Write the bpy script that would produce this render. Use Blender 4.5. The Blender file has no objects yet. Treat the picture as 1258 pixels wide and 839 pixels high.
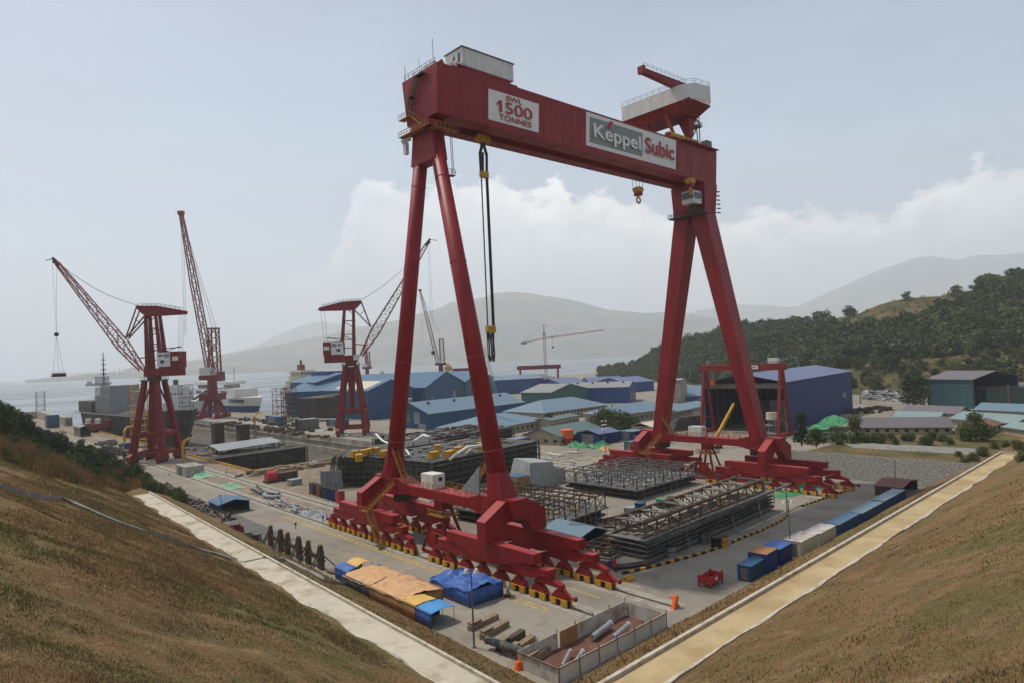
import bpy, bmesh, math, random
import numpy as np
from mathutils import Vector, Matrix
R = math.radians
random.seed(7); rng = np.random.default_rng(7)
sc = bpy.context.scene
COL = sc.collection
# ---------------------------------------------------------------- camera
CAMH = 40.0; FPX = 820.0; CXP, CYP = 629.0, 419.5
AZ = R(-42.0); ROLL = math.atan(.042); PITCH = R(1.4017)
fw = Vector((math.cos(AZ+math.pi/2), math.cos(AZ), 0)); rt = Vector((math.sin(AZ+math.pi/2), math.sin(AZ), 0)); up = Vector((0, 0, 1))
f3 = fw*math.cos(PITCH)+up*math.sin(PITCH); u3 = up*math.cos(PITCH)-fw*math.sin(PITCH)
cx_ = rt*math.cos(ROLL)-u3*math.sin(ROLL); cy_ = rt*math.sin(ROLL)+u3*math.cos(ROLL)
cam = bpy.data.cameras.new('camera'); camo = bpy.data.objects.new('camera', cam); COL.objects.link(camo)
camo.matrix_world = Matrix(((cx_.x, cy_.x, -f3.x, 0), (cx_.y, cy_.y, -f3.y, 0), (cx_.z, cy_.z, -f3.z, CAMH), (0, 0, 0, 1)))
cam.sensor_width = 36; cam.lens = FPX/1258*36; cam.clip_end = 90000; cam.clip_start = .5
sc.camera = camo
def ray(px, py):
    return (cx_*(px-CXP)+cy_*(CYP-py)+f3*FPX).normalized()
def G(px, py, h=0.):                      # the ground point (at height h) a photograph pixel looks at
    d = ray(px, py); t = (h-CAMH)/d.z
    return Vector((d.x*t, d.y*t, h))
def AT(px, py, D):                        # a point at horizontal distance D
    d = ray(px, py); t = D/math.hypot(d.x, d.y)
    return Vector((d.x*t, d.y*t, CAMH+d.z*t))
# ---------------------------------------------------------------- light
SUN = Vector((-.32, .95, 0)).normalized(); SEL = R(63)
sund = Vector((SUN.x*math.cos(SEL), SUN.y*math.cos(SEL), math.sin(SEL)))
sl = bpy.data.lights.new('sun', 'SUN'); so = bpy.data.objects.new('sun', sl); COL.objects.link(so)
sl.energy = 4.6; sl.angle = R(1.2); sl.color = (1, .92, .80)
so.rotation_euler = sund.to_track_quat('Z', 'Y').to_euler()
w = bpy.data.worlds.new('World'); sc.world = w; w.use_nodes = True
nt = w.node_tree; N = nt.nodes; L = nt.links
bg = N['Background']; bg.inputs[1].default_value = .118
sky = N.new('ShaderNodeTexSky'); sky.sky_type = 'NISHITA'; sky.sun_disc = False
sky.sun_elevation = SEL; sky.sun_rotation = math.atan2(SUN.x, SUN.y); sky.air_density = 1.0; sky.dust_density = 3.0; sky.ozone_density = 1.5
sc.view_settings.view_transform = 'Standard'; sc.view_settings.look = 'None'; sc.view_settings.gamma = 1; sc.view_settings.exposure = -0.30
sc.view_settings.use_curve_mapping = False
sc.cycles.volume_bounces = 3
def wm(op, a, b=None, c=None, clamp=False):
    n = N.new('ShaderNodeMath'); n.operation = op; n.use_clamp = clamp
    for i, x in enumerate((a, b, c)):
        if x is None: continue
        if isinstance(x, (int, float)): n.inputs[i].default_value = x
        else: L.new(x, n.inputs[i])
    return n.outputs[0]
def wdot(vec, v):
    n = N.new('ShaderNodeVectorMath'); n.operation = 'DOT_PRODUCT'; L.new(vec, n.inputs[0]); n.inputs[1].default_value = v
    return n.outputs['Value']
tc = N.new('ShaderNodeTexCoord').outputs['Generated']
azn = wm('ARCTAN2', wdot(tc, rt), wdot(tc, fw))
eln = wm('ARCSINE', wdot(tc, (0, 0, 1)))
def wnoise(scale, detail=6, rough=.55, stretch=2.2):
    mp = N.new('ShaderNodeMapping'); L.new(tc, mp.inputs[0]); mp.inputs['Scale'].default_value = (1, 1, stretch)
    n = N.new('ShaderNodeTexNoise'); L.new(mp.outputs[0], n.inputs['Vector']); n.inputs['Scale'].default_value = scale
    n.inputs['Detail'].default_value = detail; n.inputs['Roughness'].default_value = rough
    return n.outputs['Fac']
def curve(pts, x, lo, hi):                # float curve over azimuth
    c = N.new('ShaderNodeFloatCurve'); cm = c.mapping.curves[0]
    ps = [((a-lo)/(hi-lo), e) for a, e in pts]
    while len(cm.points) < len(ps): cm.points.new(.5, .5)
    for p, (a, e) in zip(cm.points, sorted(ps)): p.location = (a, e); p.handle_type = 'AUTO'
    c.mapping.update(); L.new(wm('DIVIDE', wm('SUBTRACT', x, lo), hi-lo), c.inputs['Value'])
    return c.outputs[0]
def azel(px, py):
    d = ray(px, py); return math.atan2(d.dot(rt), d.dot(fw)), math.asin(d.z)
tops = [(-900, 480), (0, 470), (200, 430), (300, 372), (345, 340), (400, 318), (424, 262), (445, 222), (520, 226), (560, 218), (600, 232), (650, 240), (700, 232), (760, 243), (830, 262), (900, 268), (960, 258), (1020, 246), (1090, 240), (1160, 216), (1258, 196), (1700, 120)]
cp = [azel(*p) for p in tops]
top = curve(cp, azn, -1.2, 1.2)
cum = wm('ADD', wm('SUBTRACT', wnoise(17, 8, .60, 1.7), .5), wm('MULTIPLY', wm('SUBTRACT', wnoise(5, 4, .5, 1.2), .5), .55))
dep = wm('ADD', wm('SUBTRACT', top, eln), wm('MULTIPLY', cum, .13))
mask = wm('MULTIPLY', wm('DIVIDE', dep, .016, clamp=True), wm('DIVIDE', wm('ADD', azn, .48), .52, clamp=True))
edge = wm('SUBTRACT', 1, wm('DIVIDE', dep, .17, clamp=True))       # bright tops, thin towards the foot
front = wm('MULTIPLY', wm('DIVIDE', wm('ADD', wdot(tc, fw), .1), .3, clamp=True), 1)
puff = wm('ADD', .38, wm('MULTIPLY', wnoise(20, 8, .62, 1.8), 1.15))
cmask = wm('MULTIPLY', wm('MULTIPLY', mask, wm('ADD', .22, wm('MULTIPLY', edge, .75))), front)
thin = wm('MULTIPLY', wm('SUBTRACT', wnoise(2.6, 7, .6, 3.5), .42, clamp=True), 2.2, clamp=True)
haze = wm('SUBTRACT', 1, wm('DIVIDE', wm('ABSOLUTE', eln), .55, clamp=True))
vm = N.new('ShaderNodeMix'); vm.data_type = 'RGBA'; L.new(wm('ADD', wm('ADD', wm('MULTIPLY', thin, .34), .06), wm('MULTIPLY', haze, .62), clamp=True), vm.inputs[0]); L.new(sky.outputs[0], vm.inputs[6])
vm.inputs[7].default_value = (6.3, 8.2, 10.6, 1)
cc = N.new('ShaderNodeVectorMath'); cc.operation = 'SCALE'; cc.inputs[0].default_value = (16.5, 15.9, 14.8); L.new(puff, cc.inputs['Scale'])
mx = N.new('ShaderNodeMix'); mx.data_type = 'RGBA'; L.new(cmask, mx.inputs[0]); L.new(vm.outputs[2], mx.inputs[6]); L.new(cc.outputs[0], mx.inputs[7])
L.new(mx.outputs[2], bg.inputs[0])
# ---------------------------------------------------------------- materials
def mat(name, col, rough=.6, var=.15, scale=.4, metal=0., streak=0., bump=0., bscale=3., col2=None, thr=(.45, .62), scale2=.15, spec=.3, corr=0.):
    m = bpy.data.materials.new(name); m.use_nodes = True; t = m.node_tree; n = t.nodes; l = t.links
    b = n['Principled BSDF']; b.inputs['Roughness'].default_value = rough; b.inputs['Metallic'].default_value = metal
    b.inputs['Specular IOR Level'].default_value = spec
    g = n.new('ShaderNodeNewGeometry').outputs['Position']
    def noise(s, d=5, sc3=(1, 1, 1)):
        mp = n.new('ShaderNodeMapping'); l.new(g, mp.inputs[0]); mp.inputs['Scale'].default_value = sc3
        q = n.new('ShaderNodeTexNoise'); l.new(mp.outputs[0], q.inputs['Vector']); q.inputs['Scale'].default_value = s; q.inputs['Detail'].default_value = d; q.inputs['Roughness'].default_value = .6
        return q.outputs['Fac']
    def mixc(fac, a, c2):
        k = n.new('ShaderNodeMix'); k.data_type = 'RGBA'
        for s_, x in ((0, fac), (6, a), (7, c2)):
            if isinstance(x, (tuple, list)): k.inputs[s_].default_value = (*x[:3], 1)
            elif isinstance(x, float): k.inputs[s_].default_value = x
            else: l.new(x, k.inputs[s_])
        return k.outputs[2]
    def ramp(fac, a, c2):
        k = n.new('ShaderNodeMapRange'); l.new(fac, k.inputs[0]); k.inputs[1].default_value = a; k.inputs[2].default_value = c2
        return k.outputs[0]
    c = mixc(ramp(noise(scale), .3, .7), tuple(x*(1-var) for x in col), tuple(min(1, x*(1+var)) for x in col))
    if col2 is not None: c = mixc(ramp(noise(scale2, 7), *thr), c, col2)
    if streak: c = mixc(ramp(noise(.9, 4, (1, 1, .12)), .42, .8), c, tuple(x*(1-streak) for x in col))
    if corr:
        wv = n.new('ShaderNodeTexWave'); wv.inputs['Scale'].default_value = corr; wv.bands_direction = 'DIAGONAL'; l.new(g, wv.inputs['Vector'])
        mp = n.new('ShaderNodeMapping'); l.new(g, mp.inputs[0]); mp.inputs['Scale'].default_value = (1, 1, 0); l.new(mp.outputs[0], wv.inputs['Vector'])
        c = mixc(ramp(wv.outputs['Fac'], 0, 1), c, tuple(x*.8 for x in col))
    l.new(c, b.inputs['Base Color'])
    if bump:
        bp = n.new('ShaderNodeBump'); bp.inputs['Strength'].default_value = bump; bp.inputs['Distance'].default_value = .1
        l.new(noise(bscale, 6), bp.inputs['Height']); l.new(bp.outputs[0], b.inputs['Normal'])
    return m
RED = (.27, .008, .012)
M = dict(
 red=mat('red_paint', RED, .5, .22, .25, streak=.38, spec=.35, col2=(.21, .012, .015), thr=(.50, .72), scale2=.5),
 redtop=mat('red_paint_lit', (.33, .04, .045), .55, .12, .3, streak=.2),  # paler red: lit look of top faces put into the colour
 redfar=mat('weathered_red_paint', (.22, .014, .014), .6, .3, .5, streak=.3),
 redlat=mat('lattice_red', (.27, .04, .036), .6, .35, .25),
 rust=mat('rusty_steel', (.065, .042, .032), .85, .45, .8, col2=(.11, .065, .045)),
 rustpipe=mat('rusty_pipe', (.11, .068, .048), .8, .35, .5),
 dark=mat('dark_steel', (.035, .034, .032), .7, .5, .5, col2=(.075, .06, .045)),
 dgreen=mat('primer_green_steel', (.045, .06, .055), .7, .4, .4, col2=(.10, .10, .09), scale2=.5),
 grey=mat('grey_steel', (.15, .15, .14), .6, .3, .6, col2=(.10, .09, .08), scale2=.5),
 galv=mat('galvanised_sheet', (.26, .28, .29), .5, .2, .6, streak=.3),
 white=mat('white_paint', (.66, .65, .60), .5, .08, .4, streak=.18),
 cream=mat('cream_paint', (.55, .50, .38), .6, .1, .4, streak=.15),
 sign=mat('sign_white', (.74, .73, .69), .5, .05, .3, streak=.08),
 signgrey=mat('sign_grey', (.24, .26, .25), .5, .05, .3),
 signred=mat('sign_red', (.40, .03, .035), .5, .05, .3),
 yellow=mat('yellow_paint', (.55, .30, .03), .6, .25, .8, streak=.25),
 yellowrail=mat('yellow_railing', (.33, .14, .025), .6, .25, .8),
 orange=mat('orange_paint', (.75, .13, .02), .5, .12, .8),
 blue=mat('blue_cladding', (.020, .085, .185), .5, .12, .08, streak=.22, corr=.9),
 blue2=mat('deep_blue_cladding', (.018, .070, .24), .5, .12, .08, streak=.18, corr=.9),
 navy=mat('navy_cladding', (.016, .042, .175), .5, .12, .08, streak=.18, corr=.6),
 teal=mat('teal_cladding', (.045, .115, .135), .5, .12, .08, streak=.2, corr=.6),
 greenc=mat('green_cladding', (.05, .12, .11), .5, .12, .08, streak=.2),
 broof=mat('pale_blue_roof', (.14, .215, .28), .45, .12, .06, streak=.05, corr=.5),
 broof2=mat('mid_blue_roof', (.06, .135, .225), .45, .12, .06, corr=.5),
 proof=mat('violet_blue_roof', (.11, .135, .25), .45, .12, .06, corr=.5),
 groof=mat('grey_roof', (.24, .25, .24), .6, .15, .08, corr=.5),
 mroof=mat('mauve_grey_roof', (.15, .14, .15), .7, .15, .15, corr=.7),
 groof2=mat('green_roof', (.10, .16, .155), .6, .12, .15, corr=.7),
 tqroof=mat('pale_turquoise_roof', (.21, .29, .29), .5, .12, .1, corr=.5),
 rroof=mat('rusty_red_roof', (.17, .06, .045), .7, .25, .3, corr=1.),
 brroof=mat('brown_tile_roof', (.17, .10, .065), .8, .2, .3),
 wallc=mat('cream_wall', (.38, .32, .23), .85, .12, .3, streak=.25),
 glass=mat('dark_window_glass', (.02, .025, .03), .15, .1, .5, spec=.6),
 black=mat('black_rubber', (.012, .012, .012), .6, .2, 1),
 rope=mat('steel_rope', (.03, .03, .028), .5, .2, 1),
 ropel=mat('pale_rope', (.22, .22, .21), .5, .2, 1),
 tgreen=mat('green_tarpaulin', (.05, .25, .11), .6, .2, .7),
 tgreen2=mat('pale_green_netting', (.18, .36, .24), .7, .35, 1.2),
 tblue=mat('blue_tarpaulin', (.04, .11, .34), .45, .25, 1., bump=.4, bscale=1.5),
 tsky=mat('sky_blue_tarpaulin', (.06, .26, .56), .45, .1, 1.),
 torange=mat('tan_orange_tarpaulin', (.52, .31, .155), .7, .15, .8, bump=.4, bscale=1.5),
 tyellow=mat('yellow_sheet', (.60, .38, .10), .6, .12, .8),
 tgrey=mat('grey_tarpaulin', (.28, .30, .29), .7, .15, .5, bump=.5, bscale=1.2),
 wood=mat('weathered_timber', (.22, .16, .10), .85, .3, 1.5),
 plywood=mat('brown_plywood', (.30, .16, .07), .8, .25, .6),
 conc=mat('concrete', (.34, .31, .26), .85, .15, .3, col2=(.20, .175, .14), scale2=.4),
 concl=mat('light_concrete', (.47, .44, .38), .85, .12, .4, col2=(.33, .29, .23), scale2=.6),
 dockw=mat('dock_wall_concrete', (.40, .37, .295), .9, .2, .1, streak=.5, col2=(.27, .245, .19), scale2=.12),
 tin=mat('pale_tin_sheet', (.50, .48, .44), .6, .12, .5, streak=.3, col2=(.30, .17, .10), scale2=.55, thr=(.48, .66)),
 skin=mat('skin', (.25, .13, .08)), coverall=mat('blue_coverall', (.04, .07, .17)), coverall2=mat('dark_clothes', (.03, .03, .035)), coverall3=mat('orange_coverall', (.5, .12, .03)),
 trunk=mat('bark', (.10, .075, .05), .9, .3, 2),
 lampm=mat('lamp_housing', (.6, .6, .58), .4, .1, 1),
 maroon=mat('maroon_dust_ground', (.13, .06, .045), .9, .3, .6),
 lgreen=mat('pale_green_paint', (.30, .42, .34), .6, .2, 1),
 carw=mat('car_white', (.6, .6, .6), .3, .05, 1), cars=mat('car_silver', (.28, .29, .30), .3, .05, 1), card=mat('car_dark', (.04, .045, .05), .3, .05, 1),
)
def foliage(name, c1, c2, c3):
    m = mat(name, c1, .75, .3, .35, col2=c2, thr=(.42, .62), scale2=.22, spec=.15)
    b = m.node_tree.nodes['Principled BSDF']
    return m
M['leaf'] = foliage('dark_leaves', (.045, .078, .024), (.080, .105, .032), None)
M['leaf2'] = foliage('olive_leaves', (.070, .092, .030), (.11, .12, .040), None)
M['leaf3'] = foliage('fresh_leaves', (.060, .105, .025), (.10, .13, .035), None)
M['leafd'] = foliage('deep_leaves', (.028, .050, .020), (.048, .070, .026), None)
M['straw'] = mat('dry_grass_blades', (.30, .195, .095), .9, .5, .16, col2=(.19, .17, .06), thr=(.48, .60), scale2=.06, spec=.1)
M['reed'] = mat('tall_dry_reeds', (.27, .165, .07), .9, .35, .3, col2=(.10, .11, .035), thr=(.48, .62), scale2=.12, spec=.1)
# ---------------------------------------------------------------- mesh helpers
class MB:
    def __init__(s): s.v = []; s.f = []
    def add(s, vs, fs):
        o = len(s.v); s.v += [tuple(v) for v in vs]; s.f += [tuple(i+o for i in f) for f in fs]; return s
    def box(s, x0, x1, y0, y1, z0, z1):
        return s.add([(x0, y0, z0), (x1, y0, z0), (x1, y1, z0), (x0, y1, z0), (x0, y0, z1), (x1, y0, z1), (x1, y1, z1), (x0, y1, z1)],
                     [(0, 3, 2, 1), (4, 5, 6, 7), (0, 1, 5, 4), (1, 2, 6, 5), (2, 3, 7, 6), (3, 0, 4, 7)])
    def beam(s, p, q, wd, ht=None, wd2=None, ht2=None):
        p = Vector(p); q = Vector(q); d = q-p
        if d.length < 1e-6: return s
        d.normalize(); ref = Vector((0, 0, 1)) if abs(d.z) < .95 else Vector((1, 0, 0))
        a = d.cross(ref).normalized(); b = a.cross(d).normalized(); ht = wd if ht is None else ht
        wd2 = wd if wd2 is None else wd2; ht2 = ht if ht2 is None else ht2
        vs = [p+a*(i*wd/2)+b*(j*ht/2) for i, j in ((-1, -1), (1, -1), (1, 1), (-1, 1))]+[q+a*(i*wd2/2)+b*(j*ht2/2) for i, j in ((-1, -1), (1, -1), (1, 1), (-1, 1))]
        return s.add(vs, [(0, 1, 2, 3), (7, 6, 5, 4), (0, 4, 5, 1), (1, 5, 6, 2), (2, 6, 7, 3), (3, 7, 4, 0)])
    def tube(s, p, q, r0, r1=None, n=8, caps=True):
        r1 = r0 if r1 is None else r1; p = Vector(p); q = Vector(q); d = (q-p).normalized()
        ref = Vector((0, 0, 1)) if abs(d.z) < .95 else Vector((1, 0, 0)); a = d.cross(ref).normalized(); b = a.cross(d)
        vs = [];
        for c, r in ((p, r0), (q, r1)):
            vs += [c+(a*math.cos(2*math.pi*i/n)+b*math.sin(2*math.pi*i/n))*r for i in range(n)]
        fs = [(i, (i+1) % n, n+(i+1) % n, n+i) for i in range(n)]
        if caps: fs += [tuple(range(n-1, -1, -1)), tuple(range(n, 2*n))]
        return s.add(vs, fs)
    def prism(s, pts, ax, a, b):           # polygon pts in the plane across axis ax, extruded a..b
        def V(p, t): return (t, p[0], p[1]) if ax == 'x' else ((p[0], t, p[1]) if ax == 'y' else (p[0], p[1], t))
        n = len(pts)
        return s.add([V(p, a) for p in pts]+[V(p, b) for p in pts], [tuple(range(n-1, -1, -1)), tuple(range(n, 2*n))]+[(i, (i+1) % n, n+(i+1) % n, n+i) for i in range(n)])
    def hull2(s, A, B):                    # loft between two equal loops
        n = len(A); return s.add(list(A)+list(B), [tuple(range(n-1, -1, -1)), tuple(range(n, 2*n))]+[(i, (i+1) % n, n+(i+1) % n, n+i) for i in range(n)])
    def rail(s, pts, h=1.1, post=2., t=.08, mid=True):
        for p, q in zip(pts[:-1], pts[1:]):
            p = Vector(p); q = Vector(q); n = max(1, int((q-p).length/post))
            s.beam(p+Vector((0, 0, h)), q+Vector((0, 0, h)), t)
            if mid: s.beam(p+Vector((0, 0, h*.5)), q+Vector((0, 0, h*.5)), t*.8)
            for i in range(n+1):
                k = p.lerp(q, i/n); s.beam(k, k+Vector((0, 0, h)), t)
        return s
    def lattice(s, p, q, w0, w1, n, ch, br, h0=None, h1=None, side=None):
        p = Vector(p); q = Vector(q); d = (q-p).normalized()
        a = Vector(side).normalized() if side is not None else d.cross(Vector((0, 0, 1)) if abs(d.z) < .95 else Vector((1, 0, 0))).normalized()
        b = a.cross(d).normalized(); h0 = w0 if h0 is None else h0; h1 = w1 if h1 is None else h1
        rings = []
        for i in range(n+1):
            t = i/n; c = p.lerp(q, t); ww = w0+(w1-w0)*t; hh = h0+(h1-h0)*t
            rings.append([c+a*(x*ww/2)+b*(y*hh/2) for x, y in ((-1, -1), (1, -1), (1, 1), (-1, 1))])
        for i in range(n):
            for k in range(4):
                s.beam(rings[i][k], rings[i+1][k], ch)
                k2 = (k+1) % 4
                s.beam(rings[i][k if i % 2 else k2], rings[i+1][k2 if i % 2 else k], br)
                s.beam(rings[i+1][k], rings[i+1][k2], br)
        return s
    def build(s, name, m, parent=None, loc=None, smooth=False, world=False):
        me = bpy.data.meshes.new(name); off = Vector(parent['_o']) if (world and parent is not None) else Vector((0, 0, 0))
        if loc is not None and parent is None: off = Vector(loc)
        me.from_pydata([tuple(Vector(v)-off) for v in s.v] if off.length else s.v, [], s.f)
        me.materials.append(M[m] if isinstance(m, str) else m)
        if smooth:
            for p in me.polygons: p.use_smooth = True
        me.update(); bm = bmesh.new(); bm.from_mesh(me); bmesh.ops.recalc_face_normals(bm, faces=bm.faces); bm.to_mesh(me); bm.free()
        o = bpy.data.objects.new(name, me); COL.objects.link(o)
        if parent is not None: o.parent = parent
        elif loc is not None: o.location = loc
        return o
def tag(o, label=None, cat=None, group=None, kind=None):
    for k, v in (('label', label), ('category', cat), ('group', group), ('kind', kind)):
        if v: o[k] = v
    return o
def thing(name, label, cat, loc=(0, 0, 0), rz=0, group=None):
    o = bpy.data.objects.new(name, None); COL.objects.link(o); o.location = loc; o.rotation_euler = (0, 0, rz); o.empty_display_size = .5
    o['_o'] = tuple(loc)
    return tag(o, label, cat, group)
def kids(o): return [c for c in COL.objects if c.parent is o]
def dup(root, loc, rz=None, label=None, scale=None):
    def cp(o, par):
        c = o.copy(); COL.objects.link(c)
        if par is not None: c.parent = par
        for ch in list(o.children): cp(ch, c)
        return c
    r = cp(root, None); r.location = loc
    if rz is not None: r.rotation_euler = (0, 0, rz)
    if scale is not None: r.scale = scale if hasattr(scale, '__len__') else (scale,)*3
    if label: r['label'] = label
    return r
def struct(o, label=None): o['kind'] = 'structure'; return o
def textmesh(txt, x0, x1, z0, z1, y, m, parent, name='lettering', bold=.02, world=True):
    cu = bpy.data.curves.new('t', 'FONT'); cu.body = txt; cu.align_x = 'LEFT'; cu.offset = bold; cu.extrude = .02
    ob = bpy.data.objects.new('t', cu); COL.objects.link(ob); dg = bpy.context.evaluated_depsgraph_get()
    me = bpy.data.meshes.new_from_object(ob.evaluated_get(dg)); bpy.data.objects.remove(ob)
    n = len(me.vertices); co = np.empty(n*3); me.vertices.foreach_get('co', co); co = co.reshape(-1, 3)
    mn = co.min(0); mxx = co.max(0); s = (co-mn)/np.maximum(mxx-mn, 1e-6)
    new = np.stack([x0+s[:, 0]*(x1-x0), y-.03*s[:, 2]-.02, z0+s[:, 1]*(z1-z0)], 1)
    if world: new -= np.array(parent['_o'])
    me.vertices.foreach_set('co', new.ravel().astype(np.float32)); me.materials.clear(); me.materials.append(M[m]); me.update()
    o = bpy.data.objects.new(name, me); COL.objects.link(o); o.parent = parent
    return o
def npmesh(name, verts, faces_n, m):       # faces_n: (F,k) int array
    me = bpy.data.meshes.new(name); F, k = faces_n.shape
    me.vertices.add(len(verts)); me.vertices.foreach_set('co', np.asarray(verts, np.float32).ravel())
    me.loops.add(F*k); me.loops.foreach_set('vertex_index', faces_n.astype(np.int32).ravel())
    me.polygons.add(F); me.polygons.foreach_set('loop_start', (np.arange(F)*k).astype(np.int32)); me.polygons.foreach_set('loop_total', np.full(F, k, np.int32))
    me.update(calc_edges=True); me.materials.append(M[m] if isinstance(m, str) else m)
    return me
# ================================================================ SETTING
def smooth(a, b, x): t = np.clip((x-a)/(b-a), 0, 1); return t*t*(3-2*t)
def vnoise(x, y, s, seed=0):               # cheap smooth value noise
    x = np.asarray(x, float)/s+seed*17.3; y = np.asarray(y, float)/s-seed*9.7
    xi = np.floor(x); yi = np.floor(y); xf = x-xi; yf = y-yi
    def h(a, b): v = np.sin(a*127.1+b*311.7+seed*74.7)*43758.5453; return v-np.floor(v)
    u = xf*xf*(3-2*xf); v = yf*yf*(3-2*yf)
    return (h(xi, yi)*(1-u)+h(xi+1, yi)*u)*(1-v)+(h(xi, yi+1)*(1-u)+h(xi+1, yi+1)*u)*v-.5
def tl(X, Y): return 56.5+.032*(np.minimum(Y, 300)-60)-X
def tr(X, Y): return 58+.027*(X-60)-Y
def bank(X, Y):
    X = np.asarray(X, float); Y = np.asarray(Y, float)
    a = tl(X, Y); b = tr(X, Y); t = np.maximum(a, b)
    z = np.where(t < 14.4, t*.5555, np.where(t < 18.8, 8., 8+(t-18.8)*.60))
    bump = vnoise(X, Y, 9, 1)*.9+vnoise(X, Y, 3.1, 2)*.35+vnoise(X, Y, 1.3, 3)*.12
    amp = np.clip(np.minimum(np.abs(t), np.where(t < 16.6, 14.4-t, t-18.8)), 0, 4)/4
    amp = np.where((t > 14.2) & (t < 19.0), 0, amp)
    z = z+bump*amp
    z = np.where(t > 58, 8+39.2*.60+(t-58)*.15, z)
    end = smooth(820, 600, Y); z = np.where(Y > 600, z*end-3*(1-end), z)
    # far right: bank flattens into the terrace
    ter = 5.0*smooth(207, 216, X)*smooth(114, 100, Y)*np.where(X > 200, 1, 0)-(1-smooth(200, 207, X))*5
    z2 = np.maximum(z, np.where((X > 205) & (Y < 128), ter-.02, -9))
    return z2
def T(px, py, dmax=700):                   # first hit of a pixel ray with the bank or the yard
    d = ray(px, py); t = 4.
    while t < dmax:
        p = d*t; z = CAMH+p.z
        g = max(float(bank(p.x, p.y)), 0.)
        if z < g: return Vector((p.x, p.y, g))
        t += max(.15, (z-g)*.35)
    return G(px, py)
xs = np.unique(np.concatenate([np.arange(-90, -20, 5), np.arange(-20, 75, 1.0), np.arange(75, 205, 2.5), np.arange(205, 222, 1.), np.arange(222, 620, 8)]))
ys = np.unique(np.concatenate([np.arange(-60, -20, 5), np.arange(-20, 120, 1.0), np.arange(120, 300, 3), np.arange(300, 860, 10)]))
XX, YY = np.meshgrid(xs, ys, indexing='ij'); ZZ = bank(XX, YY)
keep = (ZZ[:-1, :-1] > -1.2) | (ZZ[1:, :-1] > -1.2) | (ZZ[:-1, 1:] > -1.2) | (ZZ[1:, 1:] > -1.2)
idx = np.arange(XX.size).reshape(XX.shape)
q = np.stack([idx[:-1, :-1], idx[1:, :-1], idx[1:, 1:], idx[:-1, 1:]], -1)[keep]
vv = np.stack([XX, YY, ZZ], -1).reshape(-1, 3)
used = np.unique(q); rem = np.full(XX.size, -1); rem[used] = np.arange(len(used))
def grassmat():
    m = mat('dry_hillside_grass', (.17, .108, .052), .95, .30, .05, col2=(.105, .095, .036), thr=(.46, .62), scale2=.045, spec=.05)
    t = m.node_tree; n = t.nodes; l = t.links; b = n['Principled BSDF']
    base = b.inputs['Base Color'].links[0].from_socket; g = n.new('ShaderNodeNewGeometry').outputs['Position']
    def layer(src, s, lo, hi, col, d=8, amt=1.):
        q = n.new('ShaderNodeTexNoise'); l.new(g, q.inputs['Vector']); q.inputs['Scale'].default_value = s; q.inputs['Detail'].default_value = d; q.inputs['Roughness'].default_value = .68
        r = n.new('ShaderNodeMapRange'); l.new(q.outputs['Fac'], r.inputs[0]); r.inputs[1].default_value = lo; r.inputs[2].default_value = hi; r.inputs[4].default_value = amt
        k = n.new('ShaderNodeMix'); k.data_type = 'RGBA'; l.new(r.outputs[0], k.inputs[0]); l.new(src, k.inputs[6]); k.inputs[7].default_value = (*col, 1)
        return k.outputs[2]
    c = layer(base, .11, .56, .70, (.205, .11, .062), amt=.6)
    c = layer(c, .16, .54, .62, (.23, .125, .07), amt=.75)
    c = layer(c, .45, .52, .66, (.28, .20, .105), amt=.6)
    c = layer(c, 2.2, .50, .64, (.085, .06, .03), amt=.6)
    c = layer(c, 9, .5, .62, (.28, .21, .11), amt=.4)
    l.new(c, b.inputs['Base Color'])
    q = n.new('ShaderNodeTexNoise'); l.new(g, q.inputs['Vector']); q.inputs['Scale'].default_value = 5; q.inputs['Detail'].default_value = 8
    bp = n.new('ShaderNodeBump'); bp.inputs['Strength'].default_value = .9; bp.inputs['Distance'].default_value = .25; l.new(q.outputs['Fac'], bp.inputs['Height']); l.new(bp.outputs[0], b.inputs['Normal'])
    return m
M['grass'] = grassmat()
me = npmesh('hillside', vv[used], rem[q], 'grass')
for p in me.polygons: p.use_smooth = True
hill = struct(bpy.data.objects.new('hillside', me)); COL.objects.link(hill)

def sheet(name, polys, z, m, thick=None):  # flat polygon(s), first outline then holes
    bm = bmesh.new(); es = []
    for poly in polys:
        vs = [bm.verts.new((p[0], p[1], z)) for p in poly]
        es += [bm.edges.new((vs[i], vs[(i+1) % len(vs)])) for i in range(len(vs))]
    bmesh.ops.triangle_fill(bm, edges=es, use_beauty=True)
    for f in bm.faces:
        if f.normal.z < 0: f.normal_flip()
    me = bpy.data.meshes.new(name); bm.to_mesh(me); bm.free(); me.materials.append(M[m] if isinstance(m, str) else m)
    o = bpy.data.objects.new(name, me); COL.objects.link(o); return struct(o)
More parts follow.
